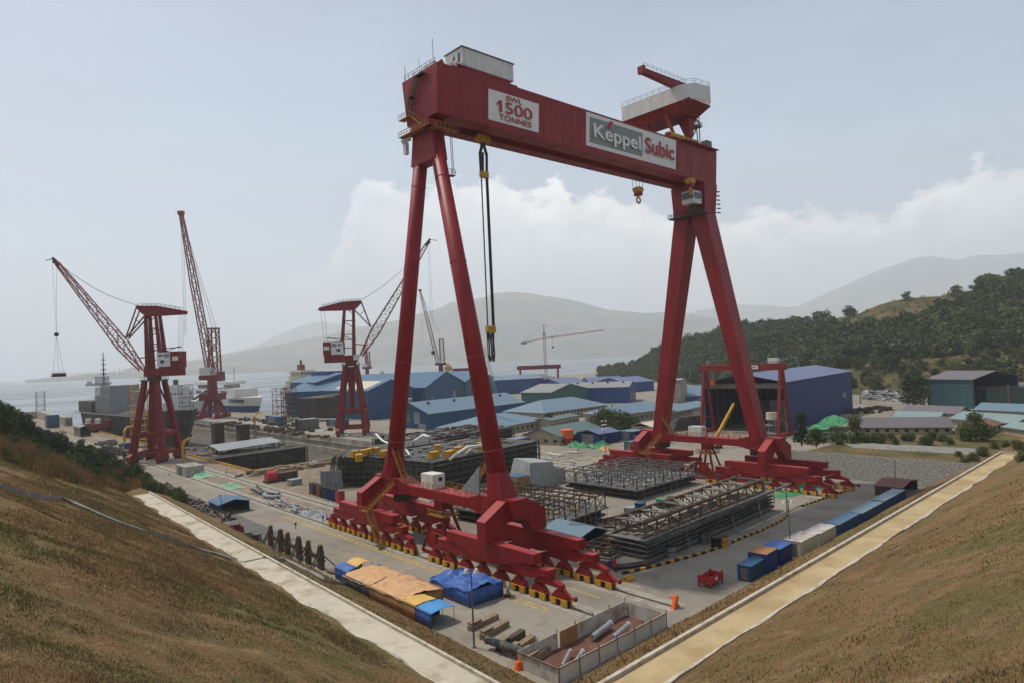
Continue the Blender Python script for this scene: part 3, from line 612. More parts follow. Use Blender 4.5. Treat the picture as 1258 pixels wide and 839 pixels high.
# sills, yokes, equalisers, bogies (both sides)
def carriage(xa, xb, xs0, xs1):
    xm = (xa+xb)/2; ax0, ax1 = xm-2.0, xm+2.0
    pr = [(91.2, 10.8), (91.2, 14.1), (101.2, 14.0), (104.5, 13.0), (126.7, 13.0), (130, 14.0), (140.0, 14.1), (140.0, 10.2), (131, 10.2), (127, 11.0), (104, 11.0), (100, 10.2)]
    sb = gb(MB().prism(pr, 'x', ax0, ax1), 'sill_beam', 'red')
    for yy_ in (91.4, 100.9, 130.4, 139.8): gb(MB().box(ax0-.06, ax1+.06, yy_-.15, yy_+.15, 10.6, 14.0), 'stiffener', 'redfar', sb)
    gb(MB().box(ax0+.1, ax1-.1, 104.6, 126.6, 13.0, 13.03), 'walkway', 'redtop', sb)
    mb = MB().rail([(ax0+.15, 103.6, 13.05), (ax0+.15, 127.5, 13.05)], 1.2, 1.8, .09).rail([(ax1-.15, 103.6, 13.05), (ax1-.15, 127.5, 13.05)], 1.2, 1.8, .09)
    for k in range(6): mb.box(ax1-.9, ax1-.5, 105+k*3.7, 105.5+k*3.7, 13.04, 13.5)
    gb(mb, 'railing', 'yellowrail', sb)
    ct = gb(MB().box(ax0+.5, ax1-.4, 116.9, 121.3, 13.05, 16.1), 'electrical_cabin', 'white', sb)
    gb(MB().box(ax0+2.0, ax0+2.9, 116.84, 116.9, 14.6, 15.4), 'cabin_window', 'glass', ct)
    for s in (1, -1):
        yk = YC+s*21.8
        pf = [(xa-2.1, 7.2), (xa-2.1, 11.0), (xm-2.6, 13.8), (xm+2.6, 13.8), (xb+2.1, 11.0), (xb+2.1, 7.2), (xb-1.6, 7.2), (xm+2.2, 10.0), (xm-2.2, 10.0), (xa+1.6, 7.2)]
        yo = gb(MB().prism(pf, 'y', yk-1.15, yk+1.15), 'transverse_yoke', 'red')
        mb = MB().add([(xa-2.1, yk-1.15, 11.01), (xm-2.6, yk-1.15, 13.81), (xm-2.6, yk+1.15, 13.81), (xa-2.1, yk+1.15, 11.01)], [(0, 1, 2, 3)])
        gb(mb, 'top_plate', 'redtop', yo)  # sloping top painted in the paler red to look lit
        for xr in (xa, xb): gb(MB().box(xr-.5, xr+.5, yk-1.5, yk+1.5, 5.6, 7.1), 'yoke_pin', 'redtop', yo)
        for xr in (xa, xb):
            me_ = gb(MB().prism([(yk-12.2, 5.5), (yk-12.2, 7.2), (yk+12.2, 7.2), (yk+12.2, 5.5), (yk+8.5, 5.2), (yk+2.5, 3.6), (yk-2.5, 3.6), (yk-8.5, 5.2)], 'x', xr-.95, xr+.95), 'main_equalizer', 'red')
            gb(MB().box(xr-.9, xr+.9, yk-12.1, yk+12.1, 7.2, 7.24), 'top_plate', 'redtop', me_)
            for a in (-1, 1):
                y2 = yk+a*9.9
                se = gb(MB().prism([(y2-5.6, 3.9), (y2-5.6, 4.9 if a > 0 else 5.2), (y2-2, 5.0), (y2+2, 5.0), (y2+5.6, 5.2 if a > 0 else 4.9), (y2+5.6, 4.0), (y2+3.9, 4.0), (y2+1.2, 3.2), (y2-1.2, 3.2), (y2-3.9, 4.0)], 'x', xr-.78, xr+.78), 'secondary_equalizer', 'red')
                gb(MB().box(xr-.6, xr+.6, y2-.7, y2+.7, 4.6, 5.9).box(xr-.9, xr+.9, y2+a*3.6-(.9 if a < 0 else .9), y2+a*5.5, 5.2, 5.25), 'pivot', 'redtop', se)
                for b_ in (-1, 1):
                    y3 = y2+b_*4.9
                    te = gb(MB().prism([(y3-3.1, 2.6), (y3-3.0, 3.2), (y3-1, 3.8), (y3+1, 3.8), (y3+3.0, 3.2), (y3+3.1, 2.6), (y3+1.6, 2.8), (y3-1.6, 2.8)], 'x', xr-.55, xr+.55), 'tertiary_equalizer', 'red')
                    for c_ in (-1, 1):
                        y4 = y3+c_*2.45
                        bo = gb(MB().prism([(y4-1.75, .9), (y4-1.6, 1.5), (y4-.5, 2.5), (y4+.5, 2.5), (y4+1.6, 1.5), (y4+1.75, .9), (y4+.6, 1.1), (y4-.6, 1.1)], 'x', xr-.55, xr+.55), 'wheel_bogie', 'red')
                        mb = MB(); mg = MB()
                        for d_ in (-1.2, 1.2):
                            mb.tube((xr-.35, y4+d_, .5), (xr+.35, y4+d_, .5), .45, n=12)
                            mg.box(xr-.72, xr-.36, y4+d_-.62, y4+d_+.62, .12, 1.15); mg.box(xr+.36, xr+.72, y4+d_-.62, y4+d_+.62, .12, 1.15)
                        mb.box(xr-.1, xr+.1, y4-1.2, y4+1.2, .45, .6); mg.box(xr-.70, xr+.70, y4-1.7, y4+1.7, 1.12, 1.17); gb(mb, 'wheels', 'dark', bo); gb(mg, 'wheel_guard', 'yellow', bo)
            # buffers at the ends
        for xr in (xa, xb):
            for a in (-1, 1):
                ye = yk+a*18.8
                if abs(ye-YC) > 30: gb(MB().tube((xr, ye, 1.6), (xr, ye+a*1.5, 1.6), .22, n=8).tube((xr, ye+a*1.4, 1.6), (xr, ye+a*1.8, 1.6), .42, n=8).beam((xr, ye-a*1, 2.6), (xr, ye+a*.6, 1.5), .6, .4), 'end_buffer', 'red')
    for s in (1, -1):                       # cabinet boxes between rails under the sill
        gb(MB().box(xm-1.6, xm+1.6, YC+s*16-1, YC+s*16+1, 8.6, 10.6), 'drive_cabinet', 'dark', sb)
    return sb
sb1 = carriage(77.2, 88.2, 0, 0); sb2 = carriage(178.6, 190.2, 0, 0)
# cable reel trestle under each sill
for xm in (82.7, 184.4):
    mb = MB()
    for sx, sy in ((-3, -3.8), (-3, 3.8), (3, -3.8), (3, 3.8)): mb.beam((xm+sx*.35, 115.6+sy*.3, 9.2), (xm+sx, 115.6+sy, .4), .55)
    mb.beam((xm-3, 111.8, .5), (xm-3, 119.4, .5), .5); mb.beam((xm+3, 111.8, .5), (xm+3, 119.4, .5), .5); mb.beam((xm-3, 111.8, .5), (xm+3, 111.8, .5), .5)
    mb.beam((xm-2, 113.3, 5), (xm-2, 118, 5), .35); mb.box(xm-1.4, xm+1.4, 114.2, 117, 9.0, 11.1); mb.tube((xm-3.4, 115.6, 3.2), (xm-2.9, 115.6, 3.2), 1.6, n=16)
    st = gb(mb, 'cable_reel_trestle', 'red')
    gb(MB().box(xm-2.4, xm+2.4, 112.9, 118.3, 7.8, 7.95).rail([(xm-2.4, 112.9, 7.95), (xm+2.4, 112.9, 7.95), (xm+2.4, 118.3, 7.95), (xm-2.4, 118.3, 7.95), (xm-2.4, 112.9, 7.95)], 1.1, 1.2, .1), 'trestle_platform', 'yellowrail', st)
# stairs from the ground and up to the sill
for x0, xm in ((74.6, 80.9), (176.0, 182.4)):
    mb = MB(); flight(mb, (x0, 127.6, .3), (x0, 132.8, 7.4), 1.2, 24); mb.box(x0-.7, x0+.7, 132.6, 135.4, 7.3, 7.45); mb.rail([(x0-.7, 132.6, 7.4), (x0-.7, 135.4, 7.4)], 1.1, .9, .1)
    flight(mb, (x0, 133.4, 7.5), (xm-.4, 131.2, 12.9), 1.2, 18); flight(mb, (xm+.3, 127.2, 13.2), (xm+.3, 131.5, 20), 1.2, 18)
    gb(mb, 'access_stair', 'yellowrail')
mb = MB(); mb.add([(81.2, 101.5, 14), (81.2, 107.5, 14), (81.2, 101.2, 19.4)], [(0, 1, 2)]).add([(81.4, 101.5, 14), (81.4, 107.5, 14), (81.4, 101.2, 19.4)], [(0, 1, 2)])
gb(mb, 'leg_gusset', 'galv'); mb = MB(); flight(mb, (84.2, 107.8, 13.2), (84.2, 101.8, 20), 1.1, 18); mb.rail([(83.6, 100.0, 19.6), (83.6, 102, 19.6)], 1.1, 1, .1); gb(mb, 'gusset_stair', 'yellowrail')
# boards with lettering on the front face
Yf = 108.99
def ybase(z): return 109.0+(101-z)/10.1*.7
def board(x0, x1, z0, z1, m, d, name, par): # follows the slight batter of the web
    return gb(MB().prism([(ybase(z0)-d, z0), (ybase(z1)-d, z1), (ybase(z1)-.0, z1), (ybase(z0)-.0, z0)], 'x', x0, x1), name, m, par)
b1_ = board(94.4, 109.7, 92.2, 98.8, 'sign', .14, 'load_sign', gc)
def gtext(s, x0, x1, z0, z1, par, m, bold=.03): return textmesh(s, x0, x1, z0, z1, ybase(z0)-.16, m, gc, bold=bold) if par is gc else _gt(s, x0, x1, z0, z1, par, m, bold)
def _gt(s, x0, x1, z0, z1, par, m, bold): o = textmesh(s, x0, x1, z0, z1, ybase(z1)-.26, m, gc, bold=bold); o.parent = par; return o
gtext('SWL', 99.4, 104.3, 97.25, 98.45, b1_, 'signred', .015); gb(MB().prism([(97.4, 94.4), (98.2, 94.4), (98.2, 97.0), (97.6, 97.0), (96.7, 96.3), (96.7, 95.7), (97.4, 96.15)], 'y', ybase(97.2)-.24, ybase(97.2)-.2), 'lettering', 'signred', b1_); gtext('500', 99.1, 107.4, 94.4, 97.0, b1_, 'signred', .008); gtext('TONNES', 97.3, 107.2, 92.7, 94.0, b1_, 'signred', .012)
b2_ = board(126.3, 165.0, 92.3, 100.6, 'sign', .14, 'name_sign', gc)
board(127.5, 149.2, 93.3, 99.6, 'signgrey', .20, 'name_panel', b2_)
_gt('Keppel', 128.8, 148.2, 93.6, 98.4, b2_, 'sign', .02); _gt('Subic', 150.2, 163.8, 94.5, 98.9, b2_, 'signred', .02)
gb(MB().prism([(134.0, 98.0), (135.0, 98.0), (136.6, 100.0), (135.2, 100.0)], 'y', 108.72, 108.8), 'accent_mark', 'signred', b2_)
# machinery house and its trolley on the near end
t1 = gb(MB().box(86, 104.5, 110.5, 121, 101.6, 102.3).box(88, 103, 111.5, 120, 102.3, 103.6), 'trolley_frame', 'redfar')
mb = MB()
for k in range(4): mb.tube((87.5+k*5, 110.7, 101.4), (87.5+k*5, 111.3, 101.4), .55, n=10)
gb(mb, 'trolley_wheel', 'yellow', t1)
hs = gb(MB().box(89.8, 104.8, 112, 118, 103.9, 107.9), 'machinery_house', 'white', t1)
gb(MB().box(89.5, 105.1, 111.7, 118.3, 107.9, 108.05), 'house_roof', 'grey', hs)
gb(MB().box(89.74, 89.8, 112.8, 113.5, 105.0, 106.9).box(89.74, 89.8, 114.6, 115.2, 106.0, 106.6), 'house_door', 'glass', hs)
gb(MB().box(85.8, 89.7, 111.5, 112, 102.3, 103.2).box(85, 88.6, 116, 120, 102.3, 105.0), 'winch_box', 'white', t1)
gb(MB().rail([(86, 110.6, 102.3), (89.6, 110.6, 102.3)], 1.1, 1, .07).beam((84.6, 111.4, 101.3), (83.4, 111.4, 103.0), .5, .7).beam((84, 118, 101.3), (83.2, 118, 103.0), .5, .7), 'trolley_railing', 'redfar', t1)
# upper trolley near the far end: legs, red frame, white parapet, boom
X0, X1 = 164, 177.5
t2 = gb(MB().hull2([(X0+.4, 103.6, 111.4), (X1-1.5, 103.6, 111.4), (X1-1.5, 127, 111.4), (X0+.4, 127, 111.4)], [(X0+2, 107.5, 108.6), (X1-3, 107.5, 108.6), (X1-3, 123.5, 108.6), (X0+2, 123.5, 108.6)]), 'upper_trolley', 'redfar')
px_ = [(X0, 127.2), (X0, 105.6), (X0+2.6, 102.2), (X0+9.5, 101.4), (X1-2, 103.2), (X1-2, 127.2)]
px_ = [(X0, 127.2), (X0, 106.2), (X0+2.2, 102.6), (X1-5, 101.6), (X1-3, 103.4), (X1-3, 127.2)]
inn = [(x+(0.25 if x < 170 else -.25), y+(.3 if y < 110 else -.3)) for x, y in px_]
mb = MB(); n_ = len(px_)
for k in range(n_):
    a, b_, c, d = px_[k], px_[(k+1) % n_], inn[(k+1) % n_], inn[k]
    mb.add([(a[0], a[1], 111.2), (b_[0], b_[1], 111.2), (c[0], c[1], 111.2), (d[0], d[1], 111.2), (a[0], a[1], 115.7), (b_[0], b_[1], 115.7), (c[0], c[1], 115.7), (d[0], d[1], 115.7)], [(0, 1, 5, 4), (2, 3, 7, 6), (4, 5, 6, 7), (0, 3, 2, 1)])
gb(mb, 'parapet', 'white', t2)
gb(MB().rail([(X0+.1, 127, 115.7), (X0+.1, 106.2, 115.7), (X0+2.3, 102.8, 115.7), (X1-5, 101.8, 115.7), (X1-3.1, 103.6, 115.7)], 1.3, 2.2, .08), 'railing', 'grey', t2)
mb = MB()
for x_ in (166.0, 173.0):
    mb.beam((x_, 112.5, 109.2), (x_, 110.2, 103.0), .9, 1.3, .5, .7)
mb.hull2([(172.4, 108.9, 103), (173.8, 108.9, 103), (173.8, 110.6, 103), (172.4, 110.6, 103)], [(171.2, 108, 111), (175, 108, 111), (175, 111.5, 111), (171.2, 111.5, 111)])
mb.box(162, 177, 109.0, 110.6, 101.9, 102.7); mb.box(162, 177, 120, 121.4, 101.9, 102.7); mb.beam((168, 121, 102.5), (167, 120, 109), .9)
gb(mb, 'trolley_leg', 'red', t2)
mb = MB()
for k in range(6): mb.box(162.6+k*2.4, 164.4+k*2.4, 108.5, 110.6, 101.4, 102.5); mb.tube((163.5+k*2.4, 108.4, 101.9), (163.5+k*2.4, 108.7, 101.9), .6, n=10)
gb(mb, 'trolley_wheels', 'yellow', t2)
mb = MB(); mb.beam((150.2, 108.8, 117.0), (172.5, 108.8, 117.0), 1.6, 1.3, 1.6, 2.6); mb.box(149.4, 150.4, 107.8, 109.8, 116.2, 118.2)
bm_ = gb(mb, 'service_boom', 'redfar', t2); gb(MB().rail([(149.6, 107.9, 117.8), (170, 107.9, 118.3)], 1.1, 2, .06), 'boom_railing', 'grey', bm_)
gb(MB().box(174, 177.2, 107.6, 111, 106.5, 106.8).beam((177, 107.8, 106.6), (171, 108.0, 111.4), .3).beam((173.5, 109, 103), (177, 109.4, 106.6), .3).rail([(174, 107.6, 106.8), (177.2, 107.6, 106.8), (177.2, 111, 106.8)], 1.1, 1, .08).beam((174.6, 107.7, 101.5), (175, 108.6, 111.2), .22).beam((176.2, 108, 101.5), (177.2, 108.6, 111.2), .22), 'gallery', 'grey', t2)
gb(MB().box(168, 186, 107.6, 109.0, 101.05, 101.35), 'service_ledge', 'redfar'); gb(MB().box(180.6, 183.4, 108.4, 110.4, 101.4, 103.6), 'ledge_cabinet', 'grey')
# operator cabin hanging beside the far leg
cb = gb(MB().box(175.2, 179.4, 110.4, 114.6, 84.2, 88.0), 'operator_cabin', 'white')
gb(MB().box(175.14, 175.2, 110.6, 114.4, 85.6, 87.5).box(175.5, 179.0, 110.34, 110.4, 85.6, 87.5), 'cabin_glass', 'glass', cb)
gb(MB().box(178.2, 180.6, 108.8, 121.8, 81.2, 81.6).rail([(178.2, 108.8, 81.6), (178.2, 121.8, 81.6)], 1.0, 1., .16).box(177, 178.4, 111.5, 113.4, 82, 84.3), 'gallery', 'dark')
mb = MB()
for i in range(6): mb.box(187-1.2, 187.2, 108.6+.0, 109.3, 82+i*1.3, 82.2+i*1.3)
gb(mb, 'ladder', 'redfar')
# hooks hanging from the girder ------------------------------------------------
def hookblock(name, label, x, y, ztop, zblk, s, ropes, m1='yellow'):
    t = thing(name, label, 'hook', (x, y, 0))
    mb = MB()
    for dx, dy in ropes: mb.tube((dx, dy, zblk+s), (dx*1.1, dy, ztop), .07, n=5)
    mb.build('hoist_ropes', 'rope', t)
    blk = MB().prism([(-s*.9, zblk+.3*s), (-s*.9, zblk+s), (0, zblk+1.25*s), (s*.9, zblk+s), (s*.9, zblk+.3*s), (0, zblk-.4*s)], 'y', -.5*s, .5*s).tube((-.45*s, -.62*s, zblk+.65*s), (-.45*s, .62*s, zblk+.65*s), .5*s, n=12).tube((.45*s, -.62*s, zblk+.65*s), (.45*s, .62*s, zblk+.65*s), .5*s, n=12).build('sheave_block', m1, t)
    MB().box(-.5*s, .5*s, -.66*s, .66*s, zblk-.5*s, zblk+.1*s).build('block_plate', 'red' if m1 == 'yellow' else 'dark', blk)
    hk = MB(); P_ = [Vector((0, 0, zblk-.4*s))]+[Vector((math.sin(a)*.55*s, 0, zblk-1.35*s+math.cos(a)*.55*s)) for a in [R(d) for d in range(0, 250, 25)]]
    for a, b_ in zip(P_[:-1], P_[1:]): hk.tube(a, b_, .17*s, n=8)
    P2 = [Vector((-p.x, 0, p.z)) for p in P_[1:]]
    for a, b_ in zip(P2[:-1], P2[1:]): hk.tube(a, b_, .17*s, n=8)
    hk.build('hook', m1, t)
    return t
hookblock('hook_block', 'yellow and red hook block hanging on ropes below the girder in front of the clouds', 154.8, 115.5, 91, 85.3, 1.5, ((-2.4, 0), (-.8, 0), (.6, 0), (2.2, 0)))
hookblock('hook_block', 'yellow hook block hanging close against the girder face just above the operator cabin', 169.4, 107.7, 101.3, 88.2, 1.5, ((-1.1, 0), (.9, 0)))
t = thing('lifting_sling', 'long black wire slings with yellow collars hanging from the girder', 'sling', (97.6, 115.5, 0))
MB().tube((-1.1, -.5, 90.1), (-1.1, .5, 90.1), .95, n=12).tube((1.2, -.5, 89.9), (1.2, .5, 89.9), .95, n=12).box(-1.4, 1.5, -.4, .4, 89.0, 91).build('sheave_block', 'yellow', t)
MB().tube((-1.0, 0, 86.5), (-.2, 0, 88.8), .35, n=8).tube((1.0, 0, 86.5), (.2, 0, 88.8), .35, n=8).tube((-.9, 0, 82.5), (-1.0, 0, 86.5), .3, n=8).tube((.8, 0, 82.5), (1.0, 0, 86.5), .3, n=8).tube((-.2, .2, 82.5), (0, .2, 87), .3, n=8).tube((-.6, 0, 89), (.6, 0, 89), .5, n=8).build('shackles', 'dark', t)
MB().box(-1.0, 1.0, -.5, .5, 81.2, 82.5).box(-1.1, 1.2, -.5, .5, 45.8, 47.4).build('collar', 'yellow', t)
mb = MB()
for k, dx in enumerate((-.9, -.62, .55, .8, 1.0)): mb.tube((dx, .2*(k % 2), 82), (dx*1.05+.1, .2*(k % 2), 47), .11 if k < 2 else .17, n=6)
for k, (dx, wd) in enumerate(((-1.0, .5), (-.4, .9), (.3, 1.3), (.8, 1.0))):
    P_ = [Vector((dx+.12, 0, 46)), Vector((dx+wd*.3, .2*k-.3, 43.5)), Vector((dx+wd*.45, .2*k-.3, 41.2)), Vector((dx+wd*.2, .2*k-.3, 39.4)), Vector((dx-.2, .2*k-.3, 41.0)), Vector((dx-.1, 0, 46))]
    for a, b_ in zip(P_[:-1], P_[1:]): mb.tube(a, b_, .13, n=6)
mb.build('wire_slings', 'rope', t)
# ================================================================ BUILDINGS
def hall(name, label, A, B, w, hE, hR, wmat, rmat, ridge='x', zb=0., open_=(), hip=False, over=.7, wins=None, doors=None, signs=(), vents=0, cat='building', group=None, lean=0, skylight=None):
    A = Vector((A[0], A[1], zb)); B = Vector((B[0], B[1], zb)); Lx = (B-A).length; hE -= zb; hR -= zb
    rz = math.atan2(B.y-A.y, B.x-A.x)
    t = thing(name, label, cat, A, rz, group); th = .3
    mb = MB(); xr = ridge == 'x'
    def gab(mb, a, b_, along, c0, c1):      # gable wall between a..b, thickness c0..c1
        mb.prism([(a, 0), (b_, 0), (b_, hE), ((a+b_)/2, hR), (a, hE)] if not hip else [(a, 0), (b_, 0), (b_, hE), (a, hE)], along, c0, c1)
    if 'y0' not in open_:
        if xr: mb.box(0, Lx, 0, th, 0, hE)
        else: gab(mb, 0, Lx, 'y', 0, th)
    if 'y1' not in open_:
        if xr: mb.box(0, Lx, w-th, w, 0, hE)
        else: gab(mb, 0, Lx, 'y', w-th, w)
    e = th+.002
    if 'x0' not in open_:
        if xr: gab(mb, e, w-e, 'x', 0, th)
        else: mb.box(0, th, e, w-e, 0, hE)
    if 'x1' not in open_:
        if xr: gab(mb, e, w-e, 'x', Lx-th, Lx)
        else: mb.box(Lx-th, Lx, e, w-e, 0, hE)
    wl = mb.build('wall', wmat, t)
    if open_:
        mb = MB(); n = int((Lx if xr else w)/8)
        for i in range(n+1):
            for s_ in (0, 1):
                if xr: mb.box(Lx*i/n-.25, Lx*i/n+.25, (.35 if s_ == 0 else w-.75), (.75 if s_ == 0 else w-.35), 0, hE)
                else: mb.box((.35 if s_ == 0 else Lx-.75), (.75 if s_ == 0 else Lx-.35), w*i/n-.25, w*i/n+.25, 0, hE)
        mb.build('column', 'grey', t)
    mb = MB(); o = over; r = .35
    if hip:
        q_ = w/2+o; x0, x1, y0, y1 = -o, Lx+o, -o, w+o; hh = hE-.1
        mb.add([(x0, y0, hh), (x1, y0, hh), (x1, y1, hh), (x0, y1, hh), (x0+q_*.95, w/2, hR), (x1-q_*.95, w/2, hR)], [(0, 1, 5, 4), (1, 2, 5), (2, 3, 4, 5), (3, 0, 4), (0, 3, 2, 1)])
    else:
        sl = (hR-hE)/((w if xr else Lx)/2)
        W_ = w if xr else Lx
        for s_ in (0, 1):
            a, b_ = (-o, W_/2) if s_ == 0 else (W_/2, W_+o)
            za, zb_ = (hE-o*sl, hR) if s_ == 0 else (hR, hE-o*sl)
            pr = [(a, za+.03), (b_, zb_+.03), (b_, zb_+r), (a, za+r)]
            if xr: mb.prism(pr, 'x', -o, Lx+o)
            else: mb.prism(pr, 'y', -o, w+o)
    rf = mb.build('roof', rmat, t)
    if vents:
        mb = MB()
        for i in range(vents):
            f = (i+.5)/vents
            if xr: zz = hE+(hR-hE)*.72; mb.tube((Lx*f, w*.36, zz-.2), (Lx*f, w*.36, zz+1.2), .6, n=8); mb.tube((Lx*f, w*.36, zz+1.0), (Lx*f, w*.36, zz+1.6), .95, n=8)
        mb.build('roof_vent', 'dark', rf)
    if skylight:
        x0, x1 = skylight; sl_ = (hR-hE)/(w/2)
        MB().add([(Lx*x0, w*.08, hE+w*.08*sl_+r+.04), (Lx*x1, w*.08, hE+w*.08*sl_+r+.04), (Lx*x1, w*.42, hE+w*.42*sl_+r+.04), (Lx*x0, w*.42, hE+w*.42*sl_+r+.04)], [(0, 1, 2, 3)]).build('skylight', 'cream', rf)
    if wins:
        for face, n, z0, z1, fr in wins:
            Ln = Lx if face in ('y0',) else w
            for i in range(n):
                c = Ln*(i+.5)/n; hw = Ln/n*fr/2
                m1 = MB(); m2 = MB()
                if face == 'y0': m1.box(c-hw, c+hw, -.05, -.003, z0, z1); m2.box(c-hw-.08, c+hw+.08, -.08, -.003, z0-.12, z0-.01)
                elif face == 'x1': m1.box(Lx+.003, Lx+.05, c-hw, c+hw, z0, z1); m2.box(Lx+.003, Lx+.08, c-hw-.08, c+hw+.08, z0-.12, z0-.01)
                else: m1.box(-.05, -.003, c-hw, c+hw, z0, z1); m2.box(-.08, -.003, c-hw-.08, c+hw+.08, z0-.12, z0-.01)
                wn = m1.build('window', 'glass', t); m2.build('sill', 'concl', wn)
    for face, a, b_, z0, z1, m, nm in signs:
        if face == 'y0': MB().box(a, b_, -.12, -.004, z0, z1).build(nm, m, t)
        elif face == 'x0': MB().box(-.12, -.004, a, b_, z0, z1).build(nm, m, t)
        else: MB().box(Lx+.004, Lx+.12, a, b_, z0, z1).build(nm, m, t)
    return t
GW = 'blue workshop halls behind the dry dock'
hall('workshop_hall', 'tallest plain blue hall standing at the edge of the sea', (250, 575), (250, 523), 50, 26.6, 33.5, 'blue', 'broof2', signs=[('x1', 2, 7, 0, 5, 'navy', 'door')], vents=0, group=None)
MB().box(4, 36, 18, 32, 32.0, 35.2).build('roof_monitor', 'navy', COL.objects['workshop_hall'])
hall('workshop_hall', 'blue hall with a pale skylight strip behind the red crane with rightward jib', (238, 492), (242, 425), 40, 20.8, 28, 'blue', 'broof2', skylight=(.25, .9), signs=[('y0', 8, 9.2, 14.5, 16, 'galv', 'wall_fan'), ('y0', 16, 17.2, 14.5, 16, 'galv', 'wall_fan'), ('x1', 18, 24, 0, 8, 'navy', 'door')])
B3o = G(524, 476, 20)
hall('workshop_hall', 'blue gabled hall with a green poster on its front', G(522, 476, 20), G(570, 469, 20), 120, 20, 31, 'blue', 'broof2', ridge='y', signs=[('y0', 13, 19, 4, 12, 'tgreen', 'poster'), ('y0', 13, 19, 2.2, 3.8, 'galv', 'poster_caption'), ('y0', 66, 73, 5, 14, 'galv', 'notice_board'), ('y0', 82, 99, 0, 13, 'card', 'door')])
hall('workshop_hall', 'farther blue gabled hall joined to the hall with the poster', G(571, 469, 20), G(606, 463.5, 20), 100, 20, 29, 'blue', 'broof2', ridge='y', signs=[('y0', 30, 40, 0, 12, 'card', 'door')])
hall('workshop_hall', 'long low blue hall with dark gate below a framed white notice', G(600, 467.5, 16), G(668, 466, 14), 60, 16, 20, 'blue2', 'broof', signs=[('y0', 70, 84, 4, 14, 'galv', 'notice_board')])
hall('workshop_hall', 'flat roofed navy hall behind the blue hall with the skylight', G(478, 467, 20), G(515, 465, 20), 90, 20, 24, 'navy', 'broof2')
hall('workshop_hall', 'blue shed with pale roof and three black roof vents beside the nearest leg', (227, 328.5), (316, 341), 34, 9.1, 15.5, 'blue', 'broof', vents=4, signs=[('x0', 8, 13, 3.0, 10, 'galv', 'notice_board'), ('x0', 17, 22, 4, 9, 'tgreen', 'poster'), ('x0', 3, 9, .3, 3, 'galv', 'window_panel'), ('x0', 20, 28, 0, 3, 'navy', 'door'), ('x0', 16, 34, 4.0, 4.5, 'galv', 'ledge')])
hall('office_building', 'cream office with pale blue hipped roof behind the right tube of the near leg', (215.9, 264.5), (267, 272.4), 32, 4.5, 9.5, 'wallc', 'broof', hip=True, over=1.6, wins=[('y0', 12, 1.2, 2.6, .5), ('x1', 5, 1.2, 2.6, .5)], signs=[('y0', 17, 20, .1, 2.4, 'dark', 'door')])
hall('office_building', 'long two storey cream office with broad pale blue hipped roof', (289, 294.6), (353, 298.3), 34, 5.6, 12, 'wallc', 'broof', hip=True, over=1.6, wins=[('y0', 18, 1.0, 2.4, .55), ('y0', 18, 3.4, 4.8, .55)], signs=[('y0', 25, 28, .1, 2.4, 'dark', 'door')])
hall('office_building', 'cream office with pale blue roof half hidden by the round dark tree', (300, 246), (356, 243), 26, 5, 9.5, 'wallc', 'broof', hip=True, over=1.4, wins=[('y0', 14, 1.2, 2.8, .5)])
hall('office_building', 'cream annexe with blue band below the long hipped roof office', (262, 262), (292, 268), 12, 4.5, 5.5, 'wallc', 'groof2', wins=[('y0', 8, 1.2, 2.6, .5)])
hall('storage_shed', 'low cream shed under a faded green roof beside orange tarpaulins', (215.5, 210), (250, 214.7), 21, 3.9, 7.2, 'wallc', 'groof2', over=1.0, wins=[('x0', 4, 1, 2.4, .45), ('y0', 8, 1, 2.4, .45)])
hall('workshop_hall', 'wide teal green hall with pale grey roof beside the long blue hall', (353, 384), (357.5, 356), 52, 12.8, 18, 'greenc', 'groof')
hall('workshop_hall', 'long royal blue hall with grey roof and vents beside the forest hill', (404.3, 384), (430, 339.3), 40, 12.8, 16.5, 'blue2', 'groof', vents=4, signs=[('x1', 10, 16, 2, 8, 'galv', 'notice_board'), ('x1', 22, 30, 5, 6.5, 'galv', 'name_board'), ('x1', 22, 30, 0, 4.5, 'card', 'door')])
hall('warehouse', 'violet roofed warehouse directly behind the long royal blue hall', G(725, 470, 10), G(768, 468, 10), 50, 10, 15, 'blue2', 'proof')
hall('warehouse', 'violet roofed warehouse standing closest to the farther leg', G(768, 470, 10), G(803, 467.5, 10), 50, 10, 15, 'blue2', 'proof')
hall('warehouse', 'low violet roofed warehouse behind the wide teal green hall', G(690, 471, 10), G(722, 469, 10), 60, 10, 15, 'navy', 'proof')
hall('warehouse', 'dark brown warehouse with flat grey roof beneath the small red gantry', G(650, 468, 12), G(690, 465, 12), 70, 12, 18, 'rust', 'mroof')
hall('warehouse', 'concrete grey block house right behind the farther leg', (434.8, 307.5), (439, 296.4), 22, 17.5, 18.5, 'conc', 'groof')
hall('warehouse', 'low blue shed with pale roof at the foot of the forest', G(838, 487, 4), G(876, 485, 4), 40, 4, 11, 'blue', 'broof', signs=[('y0', 14, 17, 1, 2.4, 'galv', 'window_panel'), ('y0', 19, 22, 1, 2.4, 'galv', 'window_panel')])
hall('storage_shed', 'low pale roofed shed behind the heap of grey steel', G(832, 505, 3.5), G(872, 497, 3.5), 18, 3.5, 6, 'wallc', 'broof')
th_ = hall('assembly_hall', 'huge open fronted dark blue hall with violet roof beside the medium gantry', (300, 146), (420, 163), 40, 23.5, 27.5, 'navy', 'proof', open_=('x0',), signs=[('y0', 100, 107, 9, 12, 'galv', 'window_panel'), ('y0', 0, 121, 15.2, 15.5, 'card', 'wall_band')])
MB().box(-.4, .5, -.3, 40.3, 20.8, 23.2).box(-.4, .5, -.3, .5, 0, 21).box(-.4, .5, 39.7, 40.5, 0, 21).build('portal_frame', 'grey', th_)
